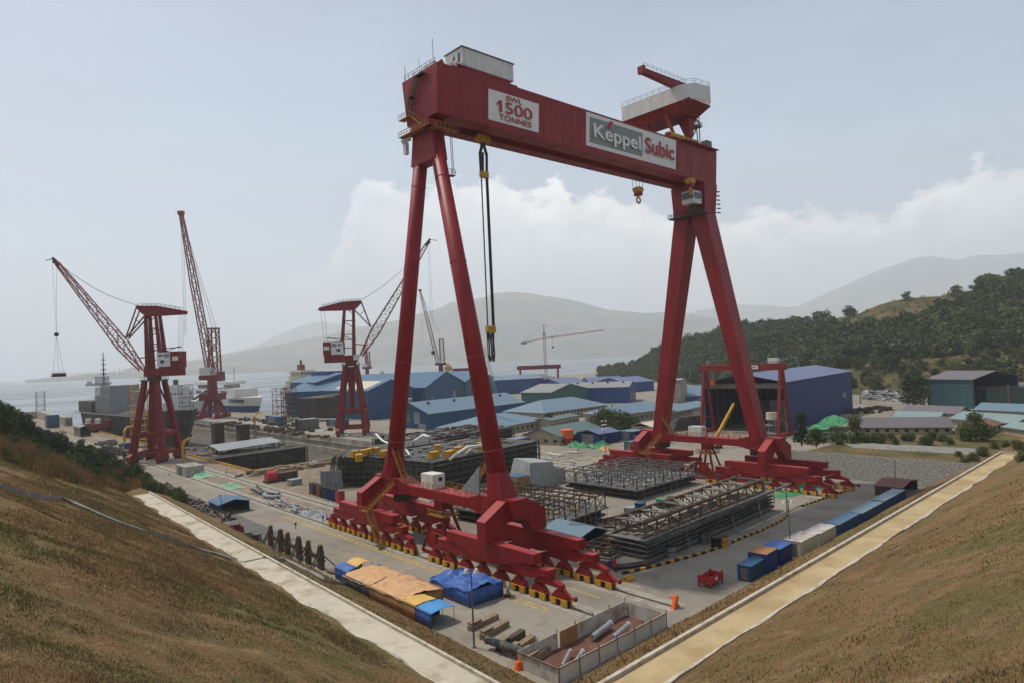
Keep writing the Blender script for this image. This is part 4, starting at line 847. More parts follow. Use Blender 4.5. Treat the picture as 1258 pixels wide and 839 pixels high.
for k, (y0, y1) in enumerate(((9, 17), (18, 26), (27, 34))): MB().box(28+k*9, 34+k*9, y0, y1, 0, 13-k).build('stored_block', ('galv', 'grey', 'dark')[k], th_)
hall('workshop_hall', 'teal hall on the terrace with open end and dark lean-to', (401.7, 117.7), (393.6, 95.2), 36, 19.5, 23, 'teal', 'mroof', zb=5, open_=('x1',))
hall('storage_shed', 'long dark walled shed reaching out of the open end of the teal hall', (405, 92), (455, 60), 30, 14, 15, 'greenc', 'mroof', zb=5, signs=[('y0', 12, 13.2, 0, 11, 'plywood', 'leaning_post')])
hall('long_house', 'long tan house under a mauve grey roof on the terrace', (272.5, 102.6), (286.5, 76.4), 12, 7.6, 10.6, 'wallc', 'mroof', zb=5, wins=[('y0', 9, .9, 2.0, .4)])
hall('storage_shed', 'pale turquoise roofed shed directly behind the long tan house', G(1098, 512, 7.5), G(1152, 514, 7.5), 11, 7.5, 9.5, 'wallc', 'tqroof', zb=5)
hall('storage_shed', 'grey roofed shed in front of the teal hall', G(1108, 505, 7.5), G(1176, 508, 7.5), 12, 7.5, 10, 'wallc', 'mroof', zb=5)
hall('storage_shed', 'wide pale turquoise roofed shed behind the bushy tree on the terrace', G(1168, 514, 7.5), G(1246, 520, 7.5), 16, 7.5, 9.8, 'wallc', 'tqroof', zb=5)
hall('storage_shed', 'bluish roofed shed at the right edge in front of the dark lean-to', G(1198, 503, 8), G(1290, 507, 8), 14, 8, 10.5, 'wallc', 'broof', zb=5)
hall('small_house', 'small house with brown tiled roof beside the bushy tree', G(1205, 527, 7.6), G(1231, 519, 7.6), 8, 7.6, 9.8, 'wallc', 'brroof', zb=5, hip=True, wins=[('y0', 4, .6, 2.0, .5)])
hall('small_house', 'tan flat walled house at the right edge beyond the brown tiled roof', G(1233, 524, 7.6), G(1275, 530, 7.6), 10, 7.6, 9.0, 'wallc', 'tqroof', zb=5)
# site cabins and containers
def cabin(name, label, A, L_, w, h, rz, wm, rm, group=None, cat='container', zb=0., gable=0., open_=None, ribs=True):
    t = thing(name, label, cat, (A[0], A[1], zb), rz, group)
    if open_ is None:
        bd = MB().box(0, L_, 0, w, .15, h); 
        if ribs:
            for i in range(int(L_/.6)): bd.box(.2+i*.6, .42+i*.6, -.05, -.001, .35, h-.15)
            for i in range(int(w/.6)): bd.box(-.05, -.001, .2+i*.6, .42+i*.6, .35, h-.15)
        bd.build('body', wm, t)
        MB().box(-.04, -.02-.05+.0, w*.25, w*.75, .3, h-.4).build('door', 'grey', t)
    else:
        mb = MB(); mb.box(0, L_, w-.15, w, 0, h); mb.box(0, .15, 0, w-.16, 0, h)
        if open_ == 'x1':   # opening on the +x end
            mb = MB().box(0, L_, 0, .15, 0, h).box(0, L_, w-.15, w, 0, h)
        if open_ == 'y0': mb = MB().box(0, .15, 0, w, 0, h).box(L_-.15, L_, 0, w, 0, h).box(.16, L_-.16, w-.15, w, 0, h*.9)
        mb.build('side_wall', wm, t)
    if gable:
        mb = MB()
        if open_ == 'x1' or open_ is None: mb.prism([(-.4, h), (w/2, h+gable), (w+.4, h), (w+.4, h+.15), (w/2, h+gable+.18), (-.4, h+.15)], 'x', -.3, L_+.3)
        else: mb.prism([(-.4, h), (L_/2, h+gable), (L_+.4, h), (L_+.4, h+.15), (L_/2, h+gable+.18), (-.4, h+.15)], 'y', -.3, w+.3)
        mb.build('roof', rm, t)
        MB().beam((.1, .1, 0), (.1, .1, h), .14).beam((L_-.1, .1, 0), (L_-.1, .1, h), .14).beam((L_-.1, w-.1, 0), (L_-.1, w-.1, h), .14).build('frame', 'grey', t)
    else:
        MB().box(-.08, L_+.08, -.08, w+.08, h, h+.12).build('roof', rm, t)
    return t
cabin('shelter', 'small blue gabled shelter open towards the road near the left lamp post', (62.5, 193), 8.2, 9.5, 2.7, R(-2), 'blue', 'broof2', cat='shelter', gable=1.0, open_='y0')
cabin('shelter', 'blue gabled shelter with pale roof behind the near wheel rows', (99.6, 92.2), 7.4, 11, 3.4, R(-3), 'blue', 'broof', cat='shelter', gable=1.2, open_='y0')
cabin('container', 'blue container with pale roof beyond the hull block, beside the near leg', (186, 212), 13, 6, 5.2, R(5), 'blue2', 'broof')
cabin('container', 'small dark blue container at the foot of the right bank, nearest the camera', (106, 59.30), 6, 2.4, 2.6, R(4), 'blue', 'blue')
cabin('container', 'blue container under a brown plywood top on the right bank foot', (111.6, 59.30), 4.6, 3.4, 3.4, R(4), 'blue2', 'plywood')
cabin('tarp_shelter', 'container covered by a bright blue tarpaulin next to the plywood topped one', (117.2, 59.60), 5.6, 3.6, 3.0, R(4), 'navy', 'tblue', cat='shelter')
cabin('container', 'long beige container behind the right bank with rusty roof ribs', (124.2, 58.90), 8, 3.4, 2.9, R(2), 'cream', 'tin')
cabin('container', 'second beige container standing behind the first one', (133.0, 59.10), 8, 3.2, 2.7, R(2), 'cream', 'tin')
cabin('container', 'light blue container with dull roof beyond the beige ones', (142.5, 59.40), 12, 2.9, 2.5, R(2), 'blue', 'broof2')
cabin('container', 'light blue container with a black roof hatch', (155.6, 59.70), 14, 2.9, 2.4, R(2), 'blue', 'broof')
cabin('container', 'longest pale blue container ending at the rusty red roof', (170.8, 60.30), 16, 2.9, 2.4, R(2), 'blue', 'broof')
cabin('shelter', 'open shed with rusty red gabled roof at the far end of the right bank', (188, 62.0), 13, 6.5, 2.5, R(2), 'rust', 'rroof', cat='shelter', gable=.9, open_='y0')
cabin('shed', 'navy gabled shed beside green tarpaulins', (226, 196), 14, 14, 4.6, R(-2), 'navy', 'proof', cat='shed', gable=1.6)
cabin('shed', 'blue flat topped cabin between the two navy gabled sheds', (242, 190), 9, 8, 4.4, R(-2), 'blue', 'broof')
cabin('shed', 'navy gabled shed below the cream roofed house', (234, 174), 13, 12, 4.6, R(-2), 'navy', 'proof', cat='shed', gable=1.6)
cabin('container', 'dark teal container in front of the navy gabled sheds', (215.4, 169.2), 12, 4.6, 4.0, R(-2), 'teal', 'teal')
cabin('shed', 'small house with cream roof behind the navy sheds', (260, 193), 12, 12, 4.6, R(-2), 'wallc', 'cream', cat='shed', gable=1.6)
cabin('container', 'brown cabin with bright blue roof beside the grey tarpaulin', (133.5, 148.5), 6, 6, 4.4, R(-4), 'plywood', 'broof2')
cabin('shelter', 'long low shelter with pale blue gabled roof behind the open truss deck', (140.5, 150), 14, 8, 4.4, R(-4), 'plywood', 'broof2', cat='shelter', gable=1., open_='y0')
cabin('container', 'low brick coloured cabin with grey top beside the near leg foot', (103, 129), 7, 5, 3, R(0), 'rust', 'galv')
cabin('container', 'small blue hut among clutter at the left quay', (84, 405), 6, 4, 3.2, R(0), 'blue', 'broof2')
cabin('container', 'long blue container with white marks on the far side of the dock', (188, 455), 6, 26, 6, R(-4), 'blue', 'broof2')
cabin('container', 'grey site cabin beside the brown scaffold tower', (182.5, 405), 12, 9, 6.5, R(0), 'grey', 'galv')
cabin('container', 'dark blue container behind the dock beside the red crane legs', (205, 400), 8, 16, 4.4, R(0), 'navy', 'broof2')
cabin('container', 'blue cabin at the left edge in front of the red hull ship', (79, 640), 8, 12, 10, R(0), 'blue', 'broof2')
cabin('shelter', 'small grey roofed open shelter on the quay behind the left crane', (82, 520), 6, 24, 6, R(0), 'grey', 'groof', cat='shelter', gable=1.2, open_='y0')
c_ = cabin('container', 'pale concrete box stack beside the left rail', (76.6, 274), 7, 12, 3.6, R(0), 'concl', 'conc', ribs=False)
# ================================================================ JIB CRANES
def jib_crane(label, loc, rz, s=1.0, jib_len=(43, 50), sign=True, mt='redfar'):
    t = thing('jib_crane', label, 'jib crane', loc, rz)
    for sx in (-1, 1):
        for sy in (-1, 1):
            c = rz; fx, fy = sx*6.8, sy*6.8
            mb = MB().beam((fx*.42, fy*.42, 37*s), (fx*1.02, fy*1.02, 3.4), 1.8, 1.8, 2.6, 2.6).beam((fx*.1, fy*.1, 36*s), (fx*1.0, fy*1.0, 14*s), .7)
            mb.build('leg', mt, t)
            bo = MB().prism([(fy-4.2, 1.2), (fy-3.6, 3.2), (fy-1, 4.6), (fy+1, 4.6), (fy+3.6, 3.2), (fy+4.2, 1.2)], 'x', fx-.9, fx+.9).build('bogie', mt, t)
            mb = MB()
            for k in (-3, -1, 1, 3): mb.tube((fx-.5, fy+k, .6), (fx+.5, fy+k, .6), .6, n=10)
            mb.build('wheels', 'dark', bo)
    mb = MB()
    for z, f in ((12.5*s, .93), (4.0, 1.02)):
        mb = MB()
        a = 6.8*f; d = 1.9 if z > 10 else 1.3
        for p, q in (((-a, -a, z), (a, -a, z)), ((-a, a, z), (a, a, z)), ((-a, -a, z), (-a, a, z)), ((a, -a, z), (a, a, z))): mb.beam(p, q, d)
        mb.build('portal_tie', mt, t)
    MB().tube((0, 0, 12*s), (0, 0, 36*s), 1.1, 2.4, 14).build('central_column', mt, t)
    MB().box(-4.2, 4.2, -4.2, 4.2, 36.4*s, 37*s).rail([(-4.2, -4.2, 37*s), (4.2, -4.2, 37*s), (4.2, 4.2, 37*s), (-4.2, 4.2, 37*s), (-4.2, -4.2, 37*s)], 1.2, 2, .12).build('portal_platform', 'dark', t)
    # slewing part: +x jib side, -x counterweight side
    MB().tube((0, 0, 36.8*s), (0, 0, 38.5*s), 3.0, n=20).box(-13.5, 3.5, -2.6, 2.6, 38.5, 42.2).build('slewing_platform', mt, t)
    hb_ = MB().box(-13.8, -4, -3, 3, 42.2, 49.5).build('machine_house', mt, t)
    if sign:
        for yy in (-3.1, 3.02): MB().box(-9.6, -3.2, yy, yy+.08, 42.8, 49.2).build('sign_board', 'sign', hb_)
        for yy, sg in ((-3.14, 1), (3.12, 1)):
            MB().box(-9.3, -6.8, yy, yy+.02, 46.9, 48.6).build('sign_emblem', 'signgrey', hb_)
            MB().box(-13.4, -10.6, yy+.02, yy+.06, 45.3, 47.2).build('name_plate', 'sign', hb_)
            MB().box(-6.2, -3.9, yy, yy+.02, 47.4, 48.2).build('sign_line', 'signred', hb_)
            MB().box(-7.0, -6.5, yy, yy+.02, 44.6, 45.7).box(-6.3, -5.0, yy, yy+.02, 44.2, 45.8).build('sign_number', 'dark', hb_)
    MB().box(2.0, 4.8, -4.2, -2.4, 39.5, 42.4).build('driver_cab', 'white', t); MB().box(4.8, 4.86, -4.0, -2.6, 40.6, 42.1).build('cab_glass', 'glass', t)
    for x0, x1, w0, w1 in ((1.8, 2.4, 3.4, 2.2), (-4.8, -2.4, 3.2, 1.9)):
        for yy in (-2.0, 2.0):
            MB().beam((x0, yy, 42), (x1, yy*.8, 66.5), w0*.62, 1.3, w1*.62, 1.0).build('tower_post', mt, t)
    mb = MB()
    for k in range(6):
        z = 46+k*3.6; x0 = 1.8+.6*(z-42)/24; x1 = -4.8+2.4*(z-42)/24
        for yy in (-1.7, 1.7): mb.beam((x0, yy, z), (x1, yy, z+(3.6 if k % 2 else -0.)), .3)
        mb.beam((x0, -1.8, z), (x0, 1.8, z), .3)
    mb.build('tower_bracing', 'dark', t)
    MB().prism([(-15.5, 66.2), (-15.5, 67.8), (-3, 70.6), (6.5, 71.0), (7.0, 70.4), (4.0, 67.2), (2, 66.0)], 'y', -2.0, 2.0).build('top_beam', mt, t)
    MB().rail([(-14, -1.8, 68.2), (-3, -1.8, 70.6), (6, -1.8, 71)], 1.1, 2, .09).rail([(-14, 1.8, 68.2), (-3, 1.8, 70.6), (6, 1.8, 71)], 1.1, 2, .09).beam((-16.8, 0, 67), (-15.4, 0, 67), .3).build('beam_railing', 'dark', t)
    jx, jz = jib_len; foot = Vector((5.5, 0, 41.5)); tip = foot+Vector((jx, 0, jz)); d = (tip-foot).normalized(); nrm = Vector((-d.z, 0, d.x))
    kn = foot+d*16+nrm*3.4
    mb = MB()
    for yy in (-1.6, 1.6): mb.beam((6.6, yy, 70.4), (kn.x, yy*.7, kn.z), .45); mb.beam((2.6, yy, 66.5), (kn.x, yy*.7, kn.z), .5)
    for k in (.35, .7):
        a = Vector((6.6, 0, 70.4)).lerp(kn, k); b_ = Vector((2.6, 0, 66.5)).lerp(kn, k); mb.beam(a, b_, .25)
    mb.build('tie_frame', mt, t)
    jb = MB().lattice(foot, foot+d*15, 3.4, 3.6, 3, .42, .22, 1.2, 4.6, side=(0, 1, 0)).lattice(foot+d*15, tip-d*2, 3.6, 1.3, 13, .40, .2, 4.6, 1.5, side=(0, 1, 0)).build('jib', 'redlat', t)
    MB().beam(tip-d*3, tip+d*1.4, 1.5, 1.8, .9, .8).beam(tip+d*.8, tip+d*.8+Vector((4.0, 0, -.6)), .3).tube((tip.x, -.5, tip.z-.8), (tip.x, .5, tip.z-.8), .9, n=10).build('jib_head', 'dark', jb)
    mb = MB()
    for yy in (-.6, .6):
        a, b_ = Vector((6.0, yy, 71)), tip.copy(); P_ = [a.lerp(b_, i/10)-Vector((0, 0, 3.2*math.sin(math.pi*i/10))) for i in range(11)]
        for p, q in zip(P_[:-1], P_[1:]): mb.beam(p, q, .11)
        mb.beam((-14.8, yy, 66.5), (-13.6, yy, 49.5), .07); mb.beam((-13, yy, 66.5), (-12.0, yy, 49.5), .07)
    mb.build('luffing_rope', 'ropel', t)
    MB().beam((-2, -2.4, 51), (-12, -2.4, 51.5), .4).beam((-4, -2.6, 49.5), (-11, -2.6, 52), .25).beam((2.5, -2.4, 48), (9, -2.4, 47), .5).box(-5, 4, -3.4, -2.6, 50, 50.3).build('gantry_walkway', mt, t)
    return t, tip
j1, tp1 = jib_crane('red slewing crane on the left rails with jib raised to the left', (83, 339, 0), math.atan2(-rt.y, -rt.x)-R(4), 1.0, (41.5, 53))
def hangload(label, x, y, zt, zb_, m='orange'):
    t = thing('hook_block', label, 'hook', (x, y, 0))
    MB().beam((-.8, 0, zt), (0, 0, zb_+19), .09).beam((.8, 0, zt), (0, 0, zb_+19), .09).beam((0, 0, zb_+19), (-1.6, 0, zb_+2), .09).beam((0, 0, zb_+19), (2.4, 0, zb_+2), .09).beam((0, 0, zb_+19), (.4, 0, zb_+2), .09).build('ropes', 'ropel', t)
    MB().box(-.8, .8, -.6, .6, zb_+18.4, zb_+20).build('sheave_block', 'dark', t)
    MB().box(-2.2, 3.2, -1.5, 1.5, zb_-.3, zb_+.3).box(-2.2, 3.2, -1.5, -1.3, zb_+.3, zb_+1.4).rail([(-2.2, 1.4, zb_), (3.2, 1.4, zb_)], 2, 1.3, .1).build('lifting_cage', m, t)
wp = j1.matrix_world if False else None
ja = math.atan2(-rt.y, -rt.x)-R(4); tx, ty = 83+math.cos(ja)*tp1.x, 339+math.sin(ja)*tp1.x
hangload('small red work cage hanging on thin ropes from the leftmost jib', tx, ty, tp1.z-.8, 40.5, 'redfar')
j2, tp2 = jib_crane('red slewing crane beyond the dry dock with jib reaching right behind the near leg', (189, 350, 0), math.atan2(rt.y, rt.x)+R(6), 1.0, (38.5, 61)); j2.scale = (1.08,)*3
ja = math.atan2(rt.y, rt.x)+R(6); tp2 = tp2*1.08; tx, ty = 189+math.cos(ja)*tp2.x, 350+math.sin(ja)*tp2.x
t = thing('hoist_rope', 'pair of thin ropes dropping from the jib tip between the two near leg tubes', 'rope', (tx, ty, 0))
MB().beam((-.6, 0, tp2.z-1), (-.6, 0, 46), .08).beam((.6, 0, tp2.z-1), (.6, 0, 46), .08).build('ropes', 'ropel', t); MB().box(-1, 1, -.5, .5, 44, 46).build('sheave_block', 'redfar', t)
MB()
# slender level crane further out
def slim_crane(label, base, top_z, cabz, jtip, jfoot, s, name='tower_crane', m='redlat', portal=True):
    """pedestal, cab, short mast and steep lattice jib; jfoot/jtip given as (across, up) in metres along the picture-right direction"""
    a = math.atan2(rt.y, rt.x); t = thing(name, label, 'crane', (base.x, base.y, base.z), a)
    b0 = base.z
    if portal:
        for sx in (-1, 1):
            for sy in (-1, 1): MB().beam((sx*1.2*s, sy*1.2*s, 9*s), (sx*4*s, sy*4*s, .5), 1.3*s, 1.3*s, 1.6*s, 1.6*s).box(sx*4*s-1.*s, sx*4*s+1.*s, sy*4*s-2*s, sy*4*s+2*s, 0, 1.6*s).build('leg', 'redfar', t)
        MB().box(-4*s, 4*s, -4*s, 4*s, 7.6*s, 10.4*s).build('portal_deck', 'redfar', t)
    MB().tube((0, 0, 0 if not portal else 9*s), (0, 0, cabz-2*s), 2.2*s, 1.9*s, 14).build('pedestal', 'redfar', t)
    MB().box(-4.5*s, 4.5*s, -2.5*s, 2.5*s, cabz-2*s, cabz).build('slewing_platform', 'redfar', t)
    MB().box(-4.0*s, .5*s, -2.7*s, 2.3*s, cabz, cabz+3.2*s).build('machine_house', 'white', t)
    MB().lattice((1.5*s, 0, cabz), (1.2*s, 0, top_z), 3.6*s, 3.2*s, 5, .5*s, .25*s, side=(0, 1, 0)).box(-1*s, 3.4*s, -1.8*s, 1.8*s, top_z, top_z+.5*s).build('mast', m, t)
    f = Vector((jfoot[0], 0, jfoot[1])); q = Vector((jtip[0], 0, jtip[1])); n = max(6, int((q-f).length/(3.2*s)))
    MB().lattice(f, f.lerp(q, .55), 2.6*s, 2.4*s, n//2, .36*s, .18*s, side=(0, 1, 0)).lattice(f.lerp(q, .55), q, 2.4*s, 1.1*s, n//2, .34*s, .17*s, side=(0, 1, 0)).box(q.x-1.2*s, q.x+1.2*s, -.8*s, .8*s, q.z-.4*s, q.z+1.2*s).build('jib', m, t)
    mb = MB().beam((2.5*s, 0, top_z), q, .12*s).beam((1*s, 0, top_z), q, .12*s); mb.beam(q, q-Vector((0, 0, (q.z-cabz)*.75)), .09*s); mb.beam(q+Vector((.8*s, 0, 0)), q+Vector((.8*s, 0, -(q.z-cabz)*.75)), .09*s)
    mb.build('ropes', 'ropel', t)
    return t
def mpp(D_, px): return D_*math.cos(math.atan((px-CXP)/FPX))/FPX         # metres per pixel
b_ = G(262, 513); D_ = math.hypot(b_.x, b_.y); k = mpp(D_, 262)
slim_crane('slender red crane with steep lattice jib in front of the white ferry', b_, (513-410)*k*1.05, (513-463)*k*1.05, (-32*k, (513-282)*k*1.09), (-2*k, (513-455)*k*1.05), 2.0)
b_ = AT(543, 485, 700); b_.z = 0; k = mpp(700, 543); h0 = (488-463)
slim_crane('small red crane with pale cab and steep jib standing behind the blue halls', b_, 73*k, 45*k, (-22*k, 134*k), (-4*k, 48*k), 1.25, portal=False)
b_ = AT(452, 480, 900); b_.z = 0; k = mpp(900, 452)
slim_crane('small hazy red crane with short upright jib behind the right jib', b_, 52*k, 34*k, (-2*k, 60*k), (1*k, 32*k), 1.3)
# hammerhead tower crane
b_ = AT(671, 470, 1000); b_.z = 0; k = mpp(1000, 671); a = math.atan2(rt.y, rt.x)-.0
t = thing('hammerhead_crane', 'thin tower crane with long level jib before the far mountain', 'crane', b_, a)
MB().lattice((0, 0, 0), (0, 0, 62*k), 3.4, 3.0, 14, .5, .28).build('mast', 'redlat', t); MB().lattice((0, 0, 55*k), (74*k, 0, 62*k), 2.4, 1.4, 22, .42, .2, side=(0, 1, 0)).build('jib', 'redlat', t)
MB().lattice((0, 0, 55*k), (-29*k, 0, 50*k), 2.2, 1.8, 7, .42, .22, side=(0, 1, 0)).build('counter_jib', 'redlat', t); MB().box(-29*k, -22*k, -1.5, 1.5, 49*k, 51.5*k).build('counterweight', 'grey', t)
MB().lattice((0, 0, 58*k), (0, 0, 72*k), 2, .8, 4, .4, .2).beam((0, 0, 72*k), (-26*k, 0, 51*k), .25).beam((0, 0, 72*k), (30*k, 0, 59*k), .2).beam((0, 0, 72*k), (62*k, 0, 61*k), .15).build('apex', 'redlat', t)
MB().box(8*k, 12*k, -1, 1, 55*k, 56*k).beam((10*k, 0, 55*k), (10*k, 0, 44*k), .2).prism([(8*k, 45*k), (12*k, 45*k), (10*k, 42*k)], 'y', -.6, .6).build('hook_trolley', 'dark', t)
# small and medium red gantries
def small_gantry(label, P0, P1, h, s, group=None, boards=True, m='redfar', cab=True):
    P0 = Vector((P0[0], P0[1], 0)); P1 = Vector((P1[0], P1[1], 0)); L_ = (P1-P0).length; a = math.atan2(P1.y-P0.y, P1.x-P0.x)
    t = thing('small_gantry', label, 'gantry crane', P0, a, group)
    MB().box(-2*s, L_+2*s, -1.6*s, 1.6*s, h-2.6*s, h).build('girder', m, t)
    for x, nm in ((0, 0), (L_, 1)):
        for sy in (-1, 1):
            MB().beam((x, sy*.9*s, h-2.6*s), (x, sy*5.5*s, 1), 1.2*s, 1.2*s, 1.0*s, 1.0*s).build('leg', m, t)
        MB().box(x-.8*s, x+.8*s, -7*s, 7*s, .3, 1.6*s).box(x-.3*s, x+.3*s, -3*s, 3*s, h*.45, h*.45+.5*s).box(x-.3*s, x+.3*s, -4.2*s, 4.2*s, h*.22, h*.22+.5*s).build('sill', m, t)
    if cab:
        MB().box(L_*.86, L_*.86+4*s, -1.4*s, 1.4*s, h+.3, h+2.5*s).build('machine_house', 'white', t); MB().box(L_*.04, L_*.04+1.4*s, -1.*s, 1.*s, h+.3, h+2*s).build('winch_house', 'galv', t)
        MB().rail([(0, -1.6*s, h), (L_, -1.6*s, h)], 1.1, 3, .1).build('railing', m, t)
        MB().box(L_*.53, L_*.74, -1.7*s-.05, -1.62*s, h-2*s, h-.5*s).build('name_board', 'sign', t)
        MB().box(L_*.55, L_*.72, -1.72*s-.05, -1.7*s-.05, h-1.6*s, h-.9*s).build('board_lettering', 'signgrey', t)
        MB().beam((L_*.1, 0, h-2.6*s), (L_*.1, 0, h-7*s), .2).box(L_*.1-1, L_*.1+1, -.6, .6, h-9*s, h-7*s).build('hook', 'orange', t)
    return t
small_gantry('medium red gantry crane with name board in front of the open fronted hall', (288, 180), (288, 141.5), 32.5, 1.05)
P0 = AT(640, 475, 820); P1 = AT(686, 472, 820)
small_gantry('small red portal crane on thin legs left of the hammerhead crane base', (P0.x, P0.y), (P1.x, P1.y), 30, 1.9, cab=False)
P0 = AT(560, 472, 760); P1 = AT(596, 470, 760)
small_gantry('small red portal crane half hidden behind the near leg tube', (P0.x, P0.y), (P1.x, P1.y), 31, 1.7, cab=False)
P0 = AT(553, 471, 740); P0.z = 0
t = thing('derrick', 'yellow derrick standing among equipment on the far quay', 'crane', P0, a)
MB().lattice((0, 0, 0), (-1, 0, 27), 4, 2, 7, .7, .35).box(-3, 3, -2, 2, 13, 17).box(-4, 2, -2, 2, 22, 25).build('mast', 'yellow', t); MB().box(-2, 25, -3, 3, 3, 9).build('deck_house', 'yellow', t); t.scale = (1.35,)*3
P0 = AT(600, 478, 640); P0.z = 0
t = thing('crawler_crane', 'thin pale green lattice boom rising beside the near leg', 'crane', P0, a)
MB().lattice((8, 0, 4), (-2, 0, 52), 2.4, 1.4, 16, .3, .15, side=(0, 1, 0)).build('boom', 'lgreen', t); MB().box(3, 14, -3, 3, 1, 5).build('body', 'lgreen', t)
# pale green trestle and masts
P0 = G(496, 518); t = thing('trestle', 'pale green steel trestle in front of the blue hall', 'trestle', P0, a)
for x in (-5, 5):
    for y in (-3, 3): MB().beam((x, y, 0), (x*.8, y*.8, 15), .8).build('leg', 'lgreen', t)
MB().box(-5.5, 5.5, -3.5, 3.5, 14.6, 15.8).beam((-5, -3, 0), (4, -3, 14), .4).beam((5, -3, 0), (-4, -3, 14), .4).build('deck', 'lgreen', t)
def scaff_tower(label, P0, w_, h, n, m, rz=0, name='scaffold_tower'):
    t = thing(name, label, 'scaffold', P0, rz); MB().lattice((0, 0, 0), (0, 0, h), w_, w_, n, .35, .2).build('frame', m, t)
    mb = MB()
    for i in range(1, n, 1): mb.box(-w_*.55, w_*.55, -w_*.55, w_*.55, h*i/n, h*i/n+.15)
    mb.build('platforms', m, t); return t
P0 = G(356, 528)
scaff_tower('rusty brown scaffold tower on the far dock edge beside the ship bow', P0, 7, 27, 9, 'rustpipe')
P0 = G(345, 514); scaff_tower('thin dark red lattice frame standing behind the rusty scaffold tower', P0, 9, 24, 5, 'redfar')
P0 = G(175, 545); P0.z = 0
scaff_tower('yellow brown scaffold tower inside the legs of the leftmost crane', G(172, 548), 7, 34, 9, 'yellow')
P0 = AT(50, 505, 950); P0.z = -3; scaff_tower('small dark lattice beacon tower standing in the sea', P0, 8, 27, 5, 'dark')
P0 = G(229, 528, -3); t = scaff_tower('rusty scaffold round the mast of the moored grey ship', AT(229, 500, 640), 9, 26, 7, 'rustpipe'); t.location.z = 3
# ================================================================ SHIPS
def ship(label, P0, rz, L_, B_, zd, zk, hm_, name='ship', bow=.2, bott=None):
    t = thing(name, label, 'ship', P0, rz)
    pts = [(0, -B_/2*.8), (L_*(1-bow), -B_/2), (L_*(1-bow*.4), -B_*.32), (L_, 0), (L_*(1-bow*.4), B_*.32), (L_*(1-bow), B_/2), (0, B_/2*.8), (-L_*.02, 0)]
    top_ = [(x*(1.0 if x < L_*.9 else 1.03), y, zd+(3 if x > L_*.9 else 0)) for x, y in pts]; bot = [(x*.96, y*.75, zk) for x, y in pts]
    MB().hull2(bot, top_).build('hull', hm_, t)
    if bott:
        c1 = [(x*.97, y*.82, zk-.1) for x, y in pts]; MB().hull2([(x*.955, y*.76, zk-.2) for x, y in pts], [(x*.985+.1, y*.9, zk+(zd-zk)*.35) for x, y in pts]).build('boot_top', bott, t)
    return t
# ship under repair in the dry dock
t = ship('dark hull of a ship under repair in the dry dock with rust red lower part', (113, 640, -8), R(-85), 190, 30, 14.5, 0, 'dark', 'dock_ship', bott='rust')
t['category'] = 'ship'; t.scale = (1, 1, 1.38)
MB().box(4, 40, -14, 14, 14.5, 20.5).build('raised_deck', 'dark', t); MB().box(42, 75, -12, 12, 14.5, 24).box(46, 70, -10, 10, 24, 29).rail([(42, -12, 24), (75, -12, 24)], 4, 3, .4).rail([(42, -12, 29), (75, -12, 29)], 5, 3, .4).rail([(42, -12.5, 14.5), (75, -12.5, 14.5)], 9, 4, .4).build('deck_house', 'galv', t)
mb = MB().tube((20, 0, 20), (20, 0, 48), .8, .3, 8)
for k in range(8): mb.box(19.6, 20.4, -3+k*.2, 3-k*.2, 24+k*2.8, 24.4+k*2.8)
mb.build('mast', 'dark', t)
MB().box(0, 160, -15.3, -15.0, 13.8, 14.4).build('deck_edge', 'galv', t)
# big dark hull module and decks in the dock
def hullblock(label, A, L_, w_, z0, z1, rz, decks, m='dgreen', name='hull_block', cell=3.2, posts='grey'):
    t = thing(name, label, 'hull block', (A[0], A[1], 0), rz)
    mb = MB().box(.6, L_-.6, .8, w_-.6, z0+.2, z1-.4)
    mb.build('core', 'dark', t)
    mb = MB()
    for i in range(decks+1):
        z = z0+(z1-z0)*i/decks; mb.box(0, L_, 0, w_, z-.12, z+.12)
    mb.build('deck_plates', m, t)
    mb = MB(); n = int(L_/cell)
    for i in range(n+1):
        x = L_*i/n; mb.box(x-.1, x+.1, .05, .5, z0, z1+.02); 
    n2 = int(w_/cell)
    for i in range(n2+1):
        y = w_*i/n2; mb.box(.02, .5, y-.1, y+.1, z0, z1+.02); mb.box(L_-.5, L_-.02, y-.1, y+.1, z0, z1+.02)
    mb.build('frames', m, t)
    mb = MB(); 
    for i in range(int(L_/2.1)+1):
        x = min(L_, i*2.1); mb.beam((x, -.5, 0), (x, -.5, z1+1.1), .09)
    for k in range(int((z1)/1.9)+1): mb.beam((0, -.5, 1.2+k*1.9), (L_, -.5, 1.2+k*1.9), .08); mb.box(0, L_, -.9, -.1, .9+k*1.9, .97+k*1.9)
    for i in range(int(w_/2.1)+1):
        y = i*2.1; mb.beam((-.5, y, 0), (-.5, y, z1+1.1), .09)
    for k in range(int((z1)/1.9)+1): mb.beam((-.5, 0, 1.2+k*1.9), (-.5, w_, 1.2+k*1.9), .08)
    mb.build('scaffolding', posts, t)
    return t
t = hullblock('long dark green hull block under scaffolding behind the near crane legs', (115.5, 166.5), 54, 32, .8, 9.6, R(9), 4)
mb = MB(); rr_ = random.Random(5)
def clutter(mb, n, x0, x1, y0, y1, z, smin, smax, hmax, r_):
    for _ in range(n):
        x, y = r_.uniform(x0, x1), r_.uniform(y0, y1); sx, sy, h = r_.uniform(smin, smax), r_.uniform(smin, smax), r_.uniform(.15, hmax); a_ = r_.uniform(0, 3.14)
        mb.beam((x-sx/2*math.cos(a_), y-sx/2*math.sin(a_), z+h/2), (x+sx/2*math.cos(a_), y+sx/2*math.sin(a_), z+h/2), sy, h)
    return mb
clutter(MB(), 70, 2, 52, 2, 30, 9.7, .4, 2.2, 1.0, rr_).build('deck_clutter', 'grey', t)['kind'] = 'stuff'
